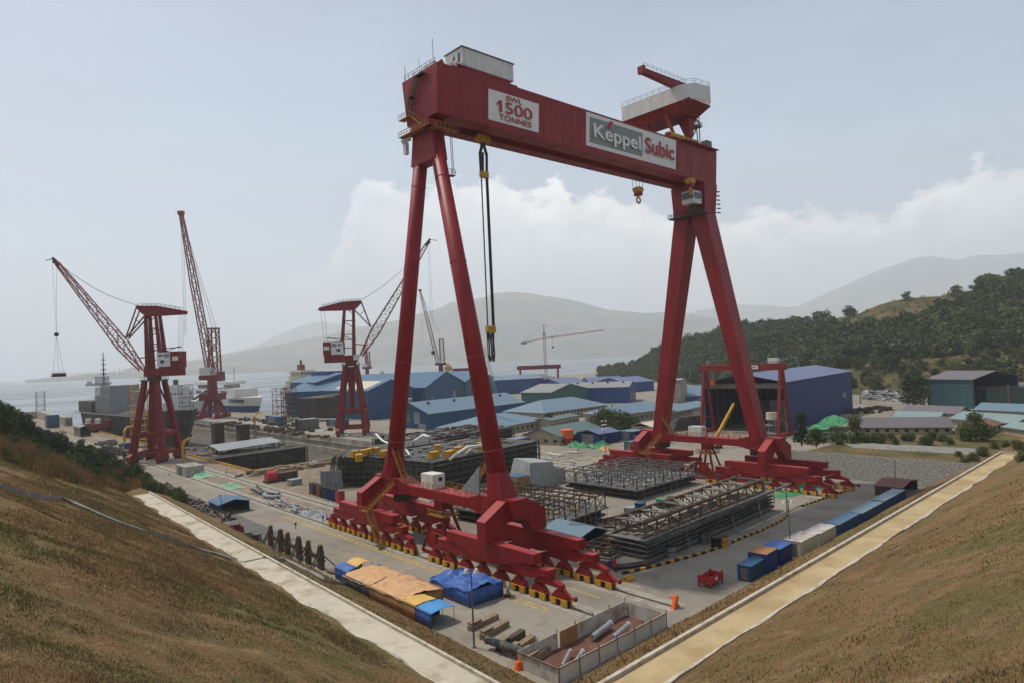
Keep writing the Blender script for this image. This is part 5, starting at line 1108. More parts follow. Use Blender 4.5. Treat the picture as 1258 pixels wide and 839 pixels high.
clutter(MB(), 40, 2, 52, 2, 30, 9.7, .5, 3.5, .5, rr_).build('deck_planks', 'wood', t)['kind'] = 'stuff'
def top_item(name, label, cat, loc, builder, rz=0, group=None):
    t_ = thing(name, label, cat, loc, rz, group); builder(t_); return t_
for i, (px, py, L_) in enumerate(((533, 563, 3.2), (552, 562, 3.4), (563, 557, 3), (576, 556, 2.6), (590, 551, 2.2), (538, 554, 2.4), (600, 549, 3.0), (608, 547, 3.0))):
    p = G(px, py, 9.8); tt = thing('crate', 'yellow box on top of the long dark hull block', 'crate', p, R(9+i*7), 'yellow boxes on the long hull block')
    MB().box(-L_/2, L_/2, -1, 1, 0, 2.1).build('body', 'yellow', tt); MB().box(-L_/2-.05, L_/2+.05, -1.05, 1.05, 2.1, 2.25).build('lid', 'yellow', tt)
def pipe_loop(label, P, r, m='galv', name='bent_pipe'):
    t_ = thing(name, label, 'pipe', P[0]); mb = MB()
    for p, q in zip(P[:-1], P[1:]): mb.tube(Vector(p)-Vector(P[0]), Vector(q)-Vector(P[0]), r, n=8)
    mb.build('pipe', m, t_); MB().tube(Vector(P[-1])-Vector(P[0]), Vector(P[-1])-Vector(P[0])+Vector((0, 0, .4)), r*1.5, n=10).build('flange', m, t_)
pipe_loop('white bent pipe arching over the yellow boxes', [G(553, 564, 10), G(561, 557, 12.5), G(574, 549, 13), G(592, 547, 12), G(600, 547, 10.5)], .42, 'sign')
pipe_loop('second white pipe leaning against the arching one', [G(572, 557, 10), G(583, 548, 12.6), G(596, 545, 12.2), G(606, 544, 11)], .40, 'sign')
pipe_loop('white bent pipe forming a loop on the far dark barge', [G(506, 549, 9), G(509, 541, 12), G(520, 534, 13), G(527, 536, 13), G(529, 546, 9)], .45, 'sign')
pipe_loop('white curved pipe standing beside the near leg top of the hull block', [G(497, 557, 9.8), G(499, 552, 11.4), G(504, 560, 10)], .3, 'sign')
pipe_loop('long white pipe lying over the dock wall behind the near leg', [G(488, 549, 8), G(470, 541, 9), G(462, 533, 9)], .4, 'sign')
for px, py, lb in ((517, 569, 'blue tarpaulin over the corner of the long hull block'), (531, 556, 'small blue tarpaulin next to the yellow boxes'), (651, 547, 'violet blue tarpaulin on the far end of the hull block')):
    p = G(px, py, 10); tt = MB().add([(-3, -2, 0), (3, -2, .2), (3.4, 2, .1), (-2.6, 2.2, .3), (-3, -2, -.3), (3, -2, -.3), (3.4, 2, -.3), (-2.6, 2.2, -.3)], [(0, 1, 2, 3), (0, 4, 5, 1), (1, 5, 6, 2), (2, 6, 7, 3), (3, 7, 4, 0), (4, 7, 6, 5)]).build('tarpaulin', 'tblue', loc=p); tag(tt, lb, 'tarpaulin')
t = hullblock('dark hull block with yellow boxes beside corrugated plates', (104.5, 203.5), 20, 20, .8, 9.5, R(-40), 4, cell=2.6)
t = hullblock('second dark hull block standing behind the corrugated plates', (124, 205), 26, 16, .8, 9.6, R(2), 4)
for i, (px, py) in enumerate(((437, 561), (446, 560), (455, 558), (462, 557), (472, 561), (480, 562), (441, 566))):
    p = G(px, py, 9.8); tt = thing('crate', 'yellow box in the row above the corrugated plates', 'crate', p, R(i*11), 'yellow boxes left of the near leg')
    MB().box(-1.5, 1.5, -1, 1, 0, 2.0).build('body', 'yellow', tt); MB().box(-1.55, 1.55, -1.05, 1.05, 2.0, 2.15).build('lid', 'yellow', tt)
t = thing('corrugated_panel', 'upright bundle of green grey corrugated plates at the block end', 'panel', (98.6, 205.6, 0), R(-42))
mb = MB()
for i in range(11): mb.box(i*.62, i*.62+.66, -.2+(i % 2)*.25, .2+(i % 2)*.25, 0, 5.8)
mb.build('lower_plates', 'galv', t); mb = MB()
for i in range(8): mb.beam((2.5+i*.7, 1.4+.2*(i % 2), 3), (3.6+i*.6, 2.0, 9.8+.4*(i % 3)), .8, .3)
mb.build('upper_plates', 'dgreen', t)
# dark floating deck with debris beyond the hull block
t = hullblock('long low dark barge deck with rusty debris in front of the office roofs', (150, 232), 62, 26, .5, 7.5, R(4), 2, cell=5)
clutter(MB(), 60, 1, 60, 1, 25, 7.6, .6, 4, 1.3, rr_).build('deck_clutter', 'grey', t)['kind'] = 'stuff'; clutter(MB(), 50, 1, 60, 1, 25, 7.6, .6, 3, 1.5, rr_).build('rusty_clutter', 'rustpipe', t)['kind'] = 'stuff'
# dark sections standing in the dock
t = hullblock('black hull section in the dry dock with thin uprights on its side', (99.5, 315), 47, 55, -8.5, -.2, R(4), 3, cell=5, m='dark'); t.location.z = .4
clutter(MB(), 50, 2, 44, 4, 52, -.1, .6, 3, 1.2, rr_).build('deck_clutter', 'grey', t)['kind'] = 'stuff'; clutter(MB(), 30, 2, 44, 4, 52, -.1, .6, 3, 1.2, rr_).build('deck_planks', 'wood', t)['kind'] = 'stuff'
t = thing('canopy', 'slanted grey sheet canopy on posts over the black hull section', 'canopy', (105, 322, 0), R(8))
MB().add([(0, 0, 2.6), (32, 0, 3.2), (34, 14, 4.6), (4, 18, 4.0), (0, 0, 2.8), (32, 0, 3.4), (34, 14, 4.8), (4, 18, 4.2)], [(3, 2, 1, 0), (4, 5, 6, 7), (0, 1, 5, 4), (1, 2, 6, 5), (2, 3, 7, 6), (3, 0, 4, 7)]).build('sheet_roof', 'galv', t)
for x, y in ((1, 1), (11, 1), (21, 1), (31, 1), (5, 16), (32, 13)): MB().beam((x, y, 0), (x, y, 2.8), .3).build('post', 'grey', t)
t = hullblock('dark grey hull section lying deeper in the dry dock', (108, 385), 46, 60, -8.5, -6.5, R(0), 1, cell=6, m='dark'); t.location.z = 0
clutter(MB(), 70, 2, 44, 4, 55, -6.4, 1, 5, 1.4, rr_).build('deck_clutter', 'grey', t)['kind'] = 'stuff'
def yellow_frame(label, p, m='yellow'):
    t_ = thing('bollard_frame', label, 'frame', p); MB().beam((0, 0, 0), (0, 0, 7), 1.1).beam((0, 0, 7), (1.2, 1.2, 9), 1.0).beam((1.2, 1.2, 9), (4, 3, 9.6), 1.0).build('bent_arm', m, t_); MB().box(-1, 1, -1, 1, 0, .5).build('base', m, t_)
yellow_frame('yellow bent fairlead arm just right of the leftmost crane leg', G(225, 566)); yellow_frame('yellow bent fairlead arm left of the leftmost crane', G(153, 545)); yellow_frame('yellow bent fairlead arm beside the long blue container', G(313, 524))
for lb, px, py, h in (('rusty square column standing in the dock left of the grey canopy', 268, 545, 20), ('dark brown square column standing in the dock above the grey canopy', 299, 548, 20)):
    p = G(px, py); p.z = -9; t_ = thing('dock_column', lb, 'column', p); MB().box(-2.6, 2.6, -2.6, 2.6, 0, h).build('shaft', 'rust', t_); MB().box(-3.2, 3.2, -3.2, 3.2, h, h+.5).build('cap', 'dark', t_)
# ferry and other ships beyond the quay
P0 = AT(322, 497, 760); P0.z = -3
t = ship('white ferry with navy hull and long boat deck moored beyond the dock', AT(255, 500, 820).xy.to_3d(), 0, 10, 10, 1, 0, 'white'); bpy.data.objects.remove(t.children[0]); 
A_ = AT(250, 500, 790); B_ = AT(319, 500, 660); A_.z = B_.z = -3; t.location = A_; L_ = (B_-A_).length; t.rotation_euler = (0, 0, math.atan2(B_.y-A_.y, B_.x-A_.x)); bw = 24
pts = [(0, -bw/2), (L_*.7, -bw/2), (L_*.9, -bw*.3), (L_*1.0, 0), (L_*.9, bw*.3), (L_*.7, bw/2), (0, bw/2)]
def loop(z, f=1., ex=0): return [(x+(ex if x > L_*.85 else 0), y*f, z) for x, y in pts]
MB().hull2(loop(0, .85, -4), loop(9, 1., 0)).build('hull', 'navy', t); MB().hull2(loop(9, 1.), loop(17, 1.02, 5)).build('upper_hull', 'white', t)
ds = MB().box(4, L_*.8, -bw*.45, bw*.45, 17, 25).build('superstructure', 'white', t); MB().box(4, L_*.62, -bw*.42, bw*.42, 29, 32).box(8, 9, -8, 8, 25, 29).box(L_*.55, L_*.55+1, -8, 8, 25, 29).build('boat_deck', 'white', t)
for k in range(4): MB().box(10+k*22, 26+k*22, -bw*.45-.1, -bw*.45+.0, 20, 23).build('window_band', 'glass', ds)
MB().box(L_*.5, L_*.92, -bw*.5-.05+.0, -bw*.42, 12.4, 15.2).build('bridge_window', 'glass', t)
MB().box(L_*.3, L_*.3+9, -4, 4, 32, 42).build('funnel', 'teal', t); MB().tube((L_*.6, 0, 25), (L_*.6, 0, 46), .5, n=6).tube((L_*.12, 0, 25), (L_*.12, 0, 40), .4, n=6).build('mast', 'white', t)
P0 = AT(205, 500, 720); P0.z = -3; P1 = AT(256, 500, 700); P1.z = -3; a_ = math.atan2(P1.y-P0.y, P1.x-P0.x); L2 = (P1-P0).length
t = ship('grey white cargo ship with cranes moored behind the leftmost crane', P0, a_, L2, 18, 15, 0, 'white', 'cargo_ship', bott='navy')
MB().box(3, 22, -8, 8, 15, 26).box(6, 18, -7, 7, 26, 31).build('deck_house', 'white', t); MB().box(8, 11, -2, 2, 31, 36).build('funnel', 'rust', t); MB().beam((26, -3, 15), (44, -3, 26), 1.6).beam((30, 3, 15), (48, 3, 24), 1.6).build('deck_crane', 'navy', t)
for k in range(6): MB().box(3.5+k*3, 5+k*3, -8.1, -8.0, 22, 23.5).build('window', 'glass', t)
P0 = AT(356, 470, 900); P0.z = -3; P1 = AT(400, 470, 940); P1.z = -3; a_ = math.atan2(P1.y-P0.y, P1.x-P0.x); L2 = (P1-P0).length
t = ship('cream tanker superstructure with red funnel rising behind the tallest blue hall', P0, a_, L2, 30, 14, 0, 'rust', 'tanker')
MB().box(4, L2*.86, -12, 12, 14, 26).box(8, L2*.7, -11, 11, 26, 32).box(10, L2*.55, -10, 10, 32, 39).box(6, L2*.8, -13, 13, 36, 37).build('deck_house', 'cream', t); MB().box(16, 22, -4, 4, 39, 46).tube((19, 0, 46), (19, 0, 52), 1.5, n=8).build('funnel', 'redfar', t); MB().beam((-2, 0, 14), (-2, 0, 26), 3).box(-5, 3, -6, 6, 12, 20).build('stern_post', 'cream', t)
for k in range(5): MB().box(10+k*6, 13+k*6, -10.6+.5, -10.0, 34, 36).build('window', 'glass', t)
P0 = AT(410, 468, 980); P0.z = -3; P1 = AT(560, 466, 1000); P1.z = -3; a_ = math.atan2(P1.y-P0.y, P1.x-P0.x); L2 = (P1-P0).length
t = ship('long low rust coloured vessel moored behind the blue halls', P0, a_, L2, 26, 14, 0, 'rust', 'barge'); clutter(MB(), 30, 5, L2*.85, -10, 10, 14, 2, 10, 4, rr_).build('deck_gear', 'dark', t)['kind'] = 'stuff'
MB().box(L2*.36, L2*.43, -8, 8, 14, 24).box(L2*.37, L2*.4, -6, 6, 24, 32).build('deck_house', 'cream', t)
for x in (.55, .64, .70): MB().rail([(L2*x, -4, 14), (L2*x+12, -4, 14)], 12, 5, .6).rail([(L2*x, 4, 14), (L2*x+12, 4, 14)], 9, 5, .6).build('pipe_rack', 'redfar', t)
P0 = AT(375, 520, 545); P0 = G(352, 517); t = ship('black ship bow section standing on the quay beside the blue hall', (P0.x+8, P0.y-10, 0), R(-60), 34, 14, 17, 2, 'dark', 'bow_section', bow=.35); t['category'] = 'hull block'
P0 = AT(106, 466, 3500); P0.z = -3; t = ship('tiny distant freighter on the open sea', P0, math.atan2(rt.y, rt.x), 110, 16, 9, 0, 'dark', 'distant_ship'); MB().box(6, 22, -6, 6, 9, 20).build('deck_house', 'grey', t)
# seawall and red tugs at the end of the left quay
o = MB().box(92, 97, 648, 830, -5, 7).box(45, 97, 815, 820, -5, 7).build('sea_wall', 'dockw', loc=(92, 648, 0)); tag(o, 'stained concrete sea wall at the far end of the left quay', 'wall')
for i, (px, lb) in enumerate(((112, 'red machine with white cab on the left quay, nearest to the hill'), (124, 'red machine with two white panels next to the ship hull'))):
    p = G(px, 530); t_ = thing('winch_truck', lb, 'machine', p, R(-20)); MB().box(-6, 6, -3, 3, 2, 6).box(2, 6, -3, 3, 6, 8.5).build('body', 'redfar', t_); MB().box(-3, 0, -3.1, 2, 6, 9.5).build('cab', 'white', t_)
    for k in (-4, 0, 4): MB().tube((k, -3.2, 1.3), (k, 3.2, 1.3), 1.3, n=12).build('axle', 'black', t_)
# distant port cranes on the far shore
for i, (px, D_, h) in enumerate(((160, 8400, 130), (120, 8500, 70), (147, 8500, 120), (140, 8500, 95), (90, 8600, 60))):
    p = AT(px, 460, D_); p.z = 0; t_ = thing('port_crane' if i == 0 else 'distant_mast', ('faint portal crane on the far shore', 'faint low mast on the far shore, left of the pair', 'taller mast of the faint pair on the far shore', 'shorter mast of the faint pair on the far shore', 'faint mast farthest left on the far shore')[i], 'mast' if i else 'crane', p, math.atan2(rt.y, rt.x))
    if i == 0: MB().beam((0, 0, 0), (0, 0, 95), 6).beam((60, 0, 0), (60, 0, 95), 6).beam((-60, 0, 95), (130, 0, 110), 8).beam((0, 0, 95), (20, 0, 130), 5).build('frame', 'dark', t_)
    else: MB().beam((0, 0, 0), (0, 0, h), 7, 7, 3, 3).build('mast', 'dark', t_)
# ================================================================ THINGS IN THE YARD
r6 = random.Random(21)
# lamp posts
def lamp_post(label, x, y, h, z=0, heads=2):
    t = thing('lamp_post', label, 'street lamp', (x, y, z))
    MB().tube((0, 0, 0), (0, 0, h), .14, .09, 8).box(-.25, .25, -.25, .25, 0, .12).build('pole', 'grey', t)
    MB().beam((-.75*rt.x, -.75*rt.y, h), (.75*rt.x, .75*rt.y, h), .1).build('crossarm', 'grey', t)
    for s in (-1, 1): MB().tube((s*.7*rt.x, s*.7*rt.y, h+.15), (s*.7*rt.x, s*.7*rt.y, h-.35), .22, .42, 12).build('lamp_head', 'lampm', t)
    return t
lamp_post('tall lamp post with two round lamps in front of the near wheel rows', 57.6, 74.5, 10.7)
lamp_post('lamp post beside the small blue gabled shelter', 57.2, 175, 8.7)
lamp_post('lamp post rising behind the beige container on the right bank', 125.4, 61.6, 10.2)
lamp_post('lamp post in front of the rusty red roofed shed', 199.2, 67.2, 7.8)
lamp_post('short lamp post at the end of the long truss', 155, 76.5, 6)
t = lamp_post('tall floodlight mast in front of the navy sheds', 194.3, 165.8, 15)
MB().box(-1.2, 1.2, -.5, .5, 13.2, 13.5).box(-1.2, 1.2, -.5, .5, 11.6, 11.9).build('floodlight_bar', 'lampm', t)
t = thing('utility_pole', 'bare grey utility pole beside the parking lot', 'pole', G(1057, 492, 5)); MB().tube((0, 0, -2), (0, 0, 17), .5, .35, 8).build('shaft', 'conc', t)
# cradles
def cradle(label, y0):
    t = thing('steel_cradle', label, 'cradle', (59.3, y0, 0), R(1)); 
    pr = [(0, 0), (1.7, 0), (1.8, 1.6), (2.6, 1.9), (4.6, 1.9), (5.4, 1.6), (5.5, 0), (7.2, 0), (7.2, 2.6), (6.5, 4.5), (6.1, 4.8), (5.7, 4.4), (5.2, 3.1), (4.5, 2.6), (2.7, 2.6), (2.0, 3.1), (1.5, 4.4), (1.1, 4.8), (.7, 4.5), (0, 2.6)]
    mb = MB().prism(pr, 'x', -.12, .38); mb.build('saddle_plate', 'rust', t)
    for pp in ([(.2, 0), (1.4, 0), (1.5, 2.2), (1.1, 4.7), (.7, 4.5), (.1, 2.6)], [(5.8, 0), (7.0, 0), (7.1, 2.6), (6.5, 4.5), (6.1, 4.7), (5.7, 2.2)]): MB().prism(pp, 'x', .385, .6).build('pillar', 'rust', t)
    for yy in (.4, 1.3, 5.9, 6.8): MB().beam((-.1, yy, 3.4), (-2.5, yy-.5, 0), .22).build('brace', 'dark', t)
    MB().beam((.6, 6.8, 2.6), (3.0, 6.2, 0), .22).beam((.6, .5, 2.6), (3.0, 0, 0), .22).beam((.7, 0, 1.7), (.7, 7, 1.7), .2).build('rear_brace', 'dark', t)
cradle('rusty twin peaked steel cradle farthest up the road of the three', 143.4); cradle('rusty twin peaked steel cradle in the middle of the three', 134.2); cradle('rusty twin peaked steel cradle nearest to the tents', 124.2)
t = thing('timber_stack', 'short stack of weathered timber beside the last cradle', 'timber', (61, 121.2, 0), R(20))
for k in range(5): MB().box(-2.2+r6.random(), 2.6+r6.random(), k*.5-1.2, k*.5-.78, .05, .45+.1*(k % 2)).build('beam', 'wood', t)
# red bins and machines along the left verge
def bin_(label, p, s=1., rz=0, mm='signred'):
    t = thing('steel_bin', label, 'bin', p, rz); L_, w_, h = 4.2*s, 2.2*s, 1.7*s
    MB().box(-L_/2, L_/2, -w_/2, -w_/2+.1, .6, h).box(-L_/2, L_/2, w_/2-.1, w_/2, .6, h).box(-L_/2, -L_/2+.1, -w_/2+.11, w_/2-.11, .6, h).box(L_/2-.1, L_/2, -w_/2+.11, w_/2-.11, .6, h).box(-L_/2+.11, L_/2-.11, -w_/2+.11, w_/2-.11, .6, .7).build('tub', mm, t)
    for sx in (-1, 1):
        for sy in (-1, 1): MB().box(sx*L_/2-.12+(-.02 if sx > 0 else 0), sx*L_/2+.14, sy*w_/2-.12, sy*w_/2+.14, 0, h+.25).build('post', mm, t)
    MB().box(-.5, .4, -w_/2-.04, -w_/2-.005, 1.0*s, 1.45*s).build('label_plate', 'sign', t)
bin_('red steel bin with white plate standing alone near the right bank', Vector((101, 64.0, 0)), 1.0, R(5)); bin_('red steel bin on the left verge below the lamp post', Vector((58.6, 168.5, 0)), 1.0, R(80), 'redfar'); bin_('small red machine frame at the left verge before the first cradle', Vector((58.4, 156, 0)), .8, R(60), 'rust'); bin_('flat red rack between the red bin and the cradles', Vector((58.6, 161, 0)), .6, R(75), 'rust')
# tents along the left bank foot
def tent(label, x0, x1, y0, y1, h, mat_, side, sag=.35, name='tent', cols=None, pole=True, rz=0, zf=None):
    t = thing(name, label, 'tent', (x0, y0, 0), rz); W_, D_ = x1-x0, y1-y0; n = 26; vs = []; fs = []
    sd = len(label)*.37
    for i in range(n+1):
        for j in range(n+1):
            u, v = i/n, j/n
            z = h+(.55 if zf is None else zf)*math.sin(u*math.pi)*1.0+float(vnoise(x0+u*W_, y0+v*D_, 1.6, sd))*sag*1.4-abs(math.sin(v*math.pi*2.5))*sag*.5+float(vnoise(x0+u*W_, y0+v*D_, .55, sd+2))*sag*.7
            vs.append((-.15+u*(W_+.3), -.15+v*(D_+.3), z))
    for i in range(n):
        for j in range(n): fs.append((i*(n+1)+j, (i+1)*(n+1)+j, (i+1)*(n+1)+j+1, i*(n+1)+j+1))
    o = MB().add(vs, fs).build('tarpaulin_roof', mat_, t, smooth=True); so_ = o.modifiers.new('thickness', 'SOLIDIFY'); so_.thickness = .06
    vs = []; fs = []; loop_ = []
    for i in range(n+1): loop_.append((i/n, 0))
    for j in range(1, n+1): loop_.append((1, j/n))
    loop_ = [(0, 1-j/n) for j in range(n)]+loop_[:-n] if False else loop_
    def wall(a, b_, nm):
        vs = []; fs = []
        for i in range(n+1):
            u = a[0]+(b_[0]-a[0])*i/n; v = a[1]+(b_[1]-a[1])*i/n; k = float(vnoise(u*9+3, v*9, .9, 7))*.14
            x, y = u*W_+(k if a[0] == b_[0] else 0), v*D_+(k if a[1] == b_[1] else 0); vs += [(x, y, 0), (x, y, h+.1)]
        for i in range(n): fs.append((2*i, 2*i+2, 2*i+3, 2*i+1))
        q = MB().add(vs, fs).build(nm, side, t, smooth=True); q.modifiers.new('t', 'SOLIDIFY').thickness = .05
    wall((0, 0), (0, 1), 'side_sheet'); wall((0, 1), (1, 1), 'back_sheet')
    if not pole: wall((0, 0), (1, 0), 'front_sheet'); wall((1, 0), (1, 1), 'road_sheet')
    for x, y in ((.1, .1), (W_-.1, .1), (W_-.1, D_-.1), (W_*.5, .1)): MB().tube((x, y, 0), (x, y, h), .05, n=6).build('pole', 'grey', t)
    return t
tent('blue striped roof sheet on a low tent at the far end of the row', 58.6, 61.2, 112.5, 117.5, 2.2, 'tblue', 'tblue', sag=.1); tent('yellow sheet roof beside the blue striped one', 61.3, 64.6, 114.0, 118.0, 2.3, 'tyellow', 'torange', sag=.1)
tent('tan tarpaulin tent with dark green side sheet, farther of the two tan ones', 57.6, 65.2, 103.2, 112.3, 2.1, 'torange', 'dgreen')
tent('larger tan tarpaulin tent with brown side sheets nearest the camera', 57.3, 65.0, 92.0, 102.6, 2.35, 'torange', 'plywood', pole=False)
tent('yellow sheet awning between the tan tent and the sky blue awning', 57.2, 61.0, 88.4, 91.8, 2.5, 'tyellow', 'plywood', sag=.08, zf=.2)
tent('sky blue awning on thin poles at the near end of the tent row', 57.2, 61.6, 84.2, 88.2, 2.3, 'tsky', 'tblue', sag=.08, zf=.3)
tent('large deep blue crumpled tarpaulin tent on the road side of the tan tents', 66.4, 73.6, 86.6, 97.6, 2.5, 'tblue', 'tblue', sag=.7, pole=False)
t = thing('round_tank', 'pale round tank end standing beside the deep blue tent', 'tank', (73.9, 85.9, 0)); MB().tube((-.2, 0, 1.4), (.2, -.3, 1.4), 1.1, n=20).build('tank_end', 'galv', t); MB().box(-.5, .5, -.3, .2, 0, .5).build('stand', 'dark', t)
# timber beams, pipe and sacks beyond the tents
bl = ('first heavy timber beam beyond the sky blue awning', 'second timber beam, resting behind the lamp post foot', 'third timber beam, darker than the others', 'fourth timber beam under the sheeted pipe', 'fifth timber beam beside the orange sheet', 'last timber beam next to the white tin fence')
for k, (a, b_) in enumerate((((577, 775), (612, 758)), ((592, 786), (630, 764)), ((612, 800), (648, 777)), ((625, 806), (655, 786)), ((640, 812), (668, 795)), ((648, 818), (674, 801)))):
    p, q = G(*a), G(*b_); p.x = max(p.x, 58.2); L_ = (q-p).length; t = thing('timber_beam', bl[k], 'timber', p, math.atan2(q.y-p.y, q.x-p.x))
    MB().box(0, min(L_, 6), -.45, .45, 0, .75+.1*(k % 3)).build('beam_body', 'wood' if k != 2 else 'dark', t); MB().box(.2, 2.4, -.3, .6, .86+.1*(k % 3), 1.1+.1*(k % 3)).build('plank', 'wood', t)
t = thing('sheeted_pipe', 'thick pipe wrapped in grey sheeting lying over the timber beams', 'pipe', G(600, 786, 1.2), 0); q = G(644, 801, 1.2)-G(600, 786, 1.2)
MB().tube((0, 0, 0), q, .5, .62, 14).build('wrapped_pipe', 'dgreen', t); MB().tube((0, 0, 0), -q.normalized()*.3, .56, n=14).tube(q*.45, q*.5, .66, n=14).build('strap', 'grey', t)
t = thing('plastic_sheet', 'crumpled orange plastic sheet under the wrapped pipe', 'sheet', G(623, 803, .1)); vs = [(x*.8+r6.uniform(-.2, .2), y*.7+r6.uniform(-.2, .2), r6.uniform(.02, .5)) for x in range(5) for y in range(3)]; MB().add(vs, [(i*3+j, (i+1)*3+j, (i+1)*3+j+1, i*3+j+1) for i in range(4) for j in range(2)]).build('sheet', 'torange', t)
t = thing('sack', 'orange round sack at the outer corner of the tin fence', 'sack', G(638, 821, 0)); MB().hull2([(.8*math.cos(a), .7*math.sin(a), 0) for a in [i*.628 for i in range(10)]], [(.45*math.cos(a), .4*math.sin(a), .95) for a in [i*.628 for i in range(10)]]).build('sack_body', 'orange', t); MB().tube((0, 0, .9), (.1, 0, 1.1), .15, n=8).build('tied_neck', 'orange', t)
# tin fence enclosure
t = thing('tin_fence', 'roofless rectangular enclosure of weathered white tin sheets at the yard corner', 'fence', (57.9, 58.4, 0), R(1.5)); LW, DW, hh = 23, 7.2, 2.1
sheet_ = lambda x0, x1, y0, y1, nm, m='tin': MB().box(x0, x1, y0, y1, 0, hh).build(nm, m, t)
for i in range(6): sheet_(i*LW/6+.06, (i+1)*LW/6-.06, 0, .06, 'front_panel', 'white')
for i in range(6):
    if i != 2: sheet_(i*LW/6+.06, (i+1)*LW/6-.06, DW, DW+.06, 'rear_panel')
sheet_(0, .06, .08, DW-.08, 'end_panel'); sheet_(LW-.06, LW, .08, DW-.08, 'end_panel')
MB().box(2*LW/6+.1, 3*LW/6-.1, DW-.4, DW-.3, 0, hh+.2).build('plywood_door', 'plywood', t)
mb = MB()
for i in range(7):
    for y in (-.12, DW+.12): mb.box(i*LW/6-.05, i*LW/6+.05, y-.05, y+.05, 0, hh+.5)
mb.build('posts', 'grey', t); MB().box(0, LW, -.16, -.06, hh-.1, hh).box(-.1, 0-.01, 0, DW, hh-.12, hh+.02).box(.2, LW-.2, .2, DW-.2, .02, .05).build('ground_slab', 'maroon', t)
for i, (x0, y0, x1, y1, r_, lb) in enumerate(((12, 4.8, 17, 5.8, .42, 'thick white pipe lying inside the tin enclosure'), (14, 2.6, 18.5, 3.6, .35, 'second white pipe lying inside along the front of the enclosure'), (3, 2.2, 6.5, 4.2, .22, 'thin white pipe in the near end of the enclosure'), (5, 1.6, 7.5, 2.8, .28, 'short white pipe stub near the thin one'))):
    o = thing('pipe', lb, 'pipe', (57.9+x0, 58.4+y0+x0*.026, .5)); MB().tube((0, 0, .2), (x1-x0, y1-y0, .3), r_, n=14).build('pipe_body', 'galv', o); MB().tube((x1-x0, y1-y0, .3), (x1-x0+.15, y1-y0+.03, .3), r_*1.3, n=14).build('flange', 'white', o)
# rail end stops
def endstop(label, p):
    t = thing('rail_stop', label, 'rail stop', p); MB().prism([(-1.0, 0), (.7, 0), (.1, .8), (.5, 1.7), (-.1, 1.9), (-.5, 1.0)], 'y', -.3, .3).build('stop_frame', 'orange', t); MB().tube((.1, .2, 1.5), (.1, .9, 1.5), .25, n=10).build('bumper', 'orange', t)
endstop('orange rail end stop alone in front of the tin fence', Vector((88.2, 62.3, 0))); endstop('orange rail end stop nearer to the green tarpaulins', G(1014, 608.5)); endstop('orange rail end stop at the end of the far outer rail', G(1036, 599))
MB(); 
for p in ((79.8, 76.8),): pass
# long truss on its barge deck
t = thing('truss_module', 'long rusty tubular truss lying on a scaffolded deck near the right bank', 'truss', (101.5, 77.8, 0), R(3.2)); LT, WT = 56, 9.6
MB().hull2([(-5, 3, .5), (0, 0, .5), (LT, 0, .5), (LT, WT, .5), (-1, WT, .5), (-5, 7, .5)], [(-5, 3, 1.2), (0, 0, 1.2), (LT, 0, 1.2), (LT, WT, 1.2), (-1, WT, 1.2), (-5, 7, 1.2)]).build('lower_deck', 'grey', t)
MB().box(1, LT-1, .8, WT-.8, 1.25, 3.5).build('stacked_sections', 'dark', t)
mb = MB()
for i in range(int(LT/2)+1):
    mb.beam((i*2, -.1, 1.2), (i*2, -.1, 5.6), .1)
for z in (1.9, 2.7, 3.5, 4.3): mb.beam((0, -.1, z), (LT, -.1, z), .12); mb.box(0, LT, -.3, .9, z, z+.08)
for z in (1.9, 2.9, 3.9): mb.beam((-.2, 0, z), (-.2, WT, z), .15)
mb.build('side_scaffold', 'grey', t)
MB().box(0, LT, 0, 1.1, 4.55, 4.75).box(0, LT, WT-1, WT, 4.55, 4.75).box(0, 4, 1.2, WT-1.2, 4.55, 4.7).build('upper_walkway', 'grey', t)
for yy in (1.4, 8.2):
    MB().tube((2, yy, 7.6), (LT-3, yy, 7.6), .38, n=10).build('top_chord', 'rustpipe', t)
    MB().tube((1, yy, 4.9), (LT-2, yy, 4.9), .3, n=10).build('bottom_chord', 'rustpipe', t)
n = 12
for i in range(n+1):
    x = 2+(LT-5)*i/n
    for yy in (1.4, 8.2):
        MB().tube((x, yy, 4.9), (x, yy, 7.6), .2, n=7).build('post', 'rustpipe', t)
        if i < n: MB().tube((x if i % 2 else x+(LT-5)/n, yy, 4.9), (x+(LT-5)/n if i % 2 else x, yy, 7.6), .16, n=6).build('diagonal', 'rustpipe', t)
    if i % 2 == 0:
        MB().tube((x, 1.4, 7.6), (x, 8.2, 7.6), .18, n=6).build('cross_tube', 'grey', t)
        if i < n: MB().tube((x, 1.4, 7.6), (x+(LT-5)/n, 8.2, 7.6), .14, n=6).tube((x, 8.2, 7.6), (x+(LT-5)/n, 1.4, 7.6), .14, n=6).build('cross_brace', 'conc', t)
for x in (11, 30, 43): MB().beam((x, -3, .2), (x+4, .5, 6), .14).build('guy_pole', 'grey', t)
MB().box(20, LT+8, -1.2, -.6, 5.0, 5.3).build('edge_pipe', 'grey', t)
clutter(MB(), 40, 1, 50, 1, 8.6, 4.8, .3, 1.6, .4, r6).build('loose_parts', 'wood', t)['kind'] = 'stuff'
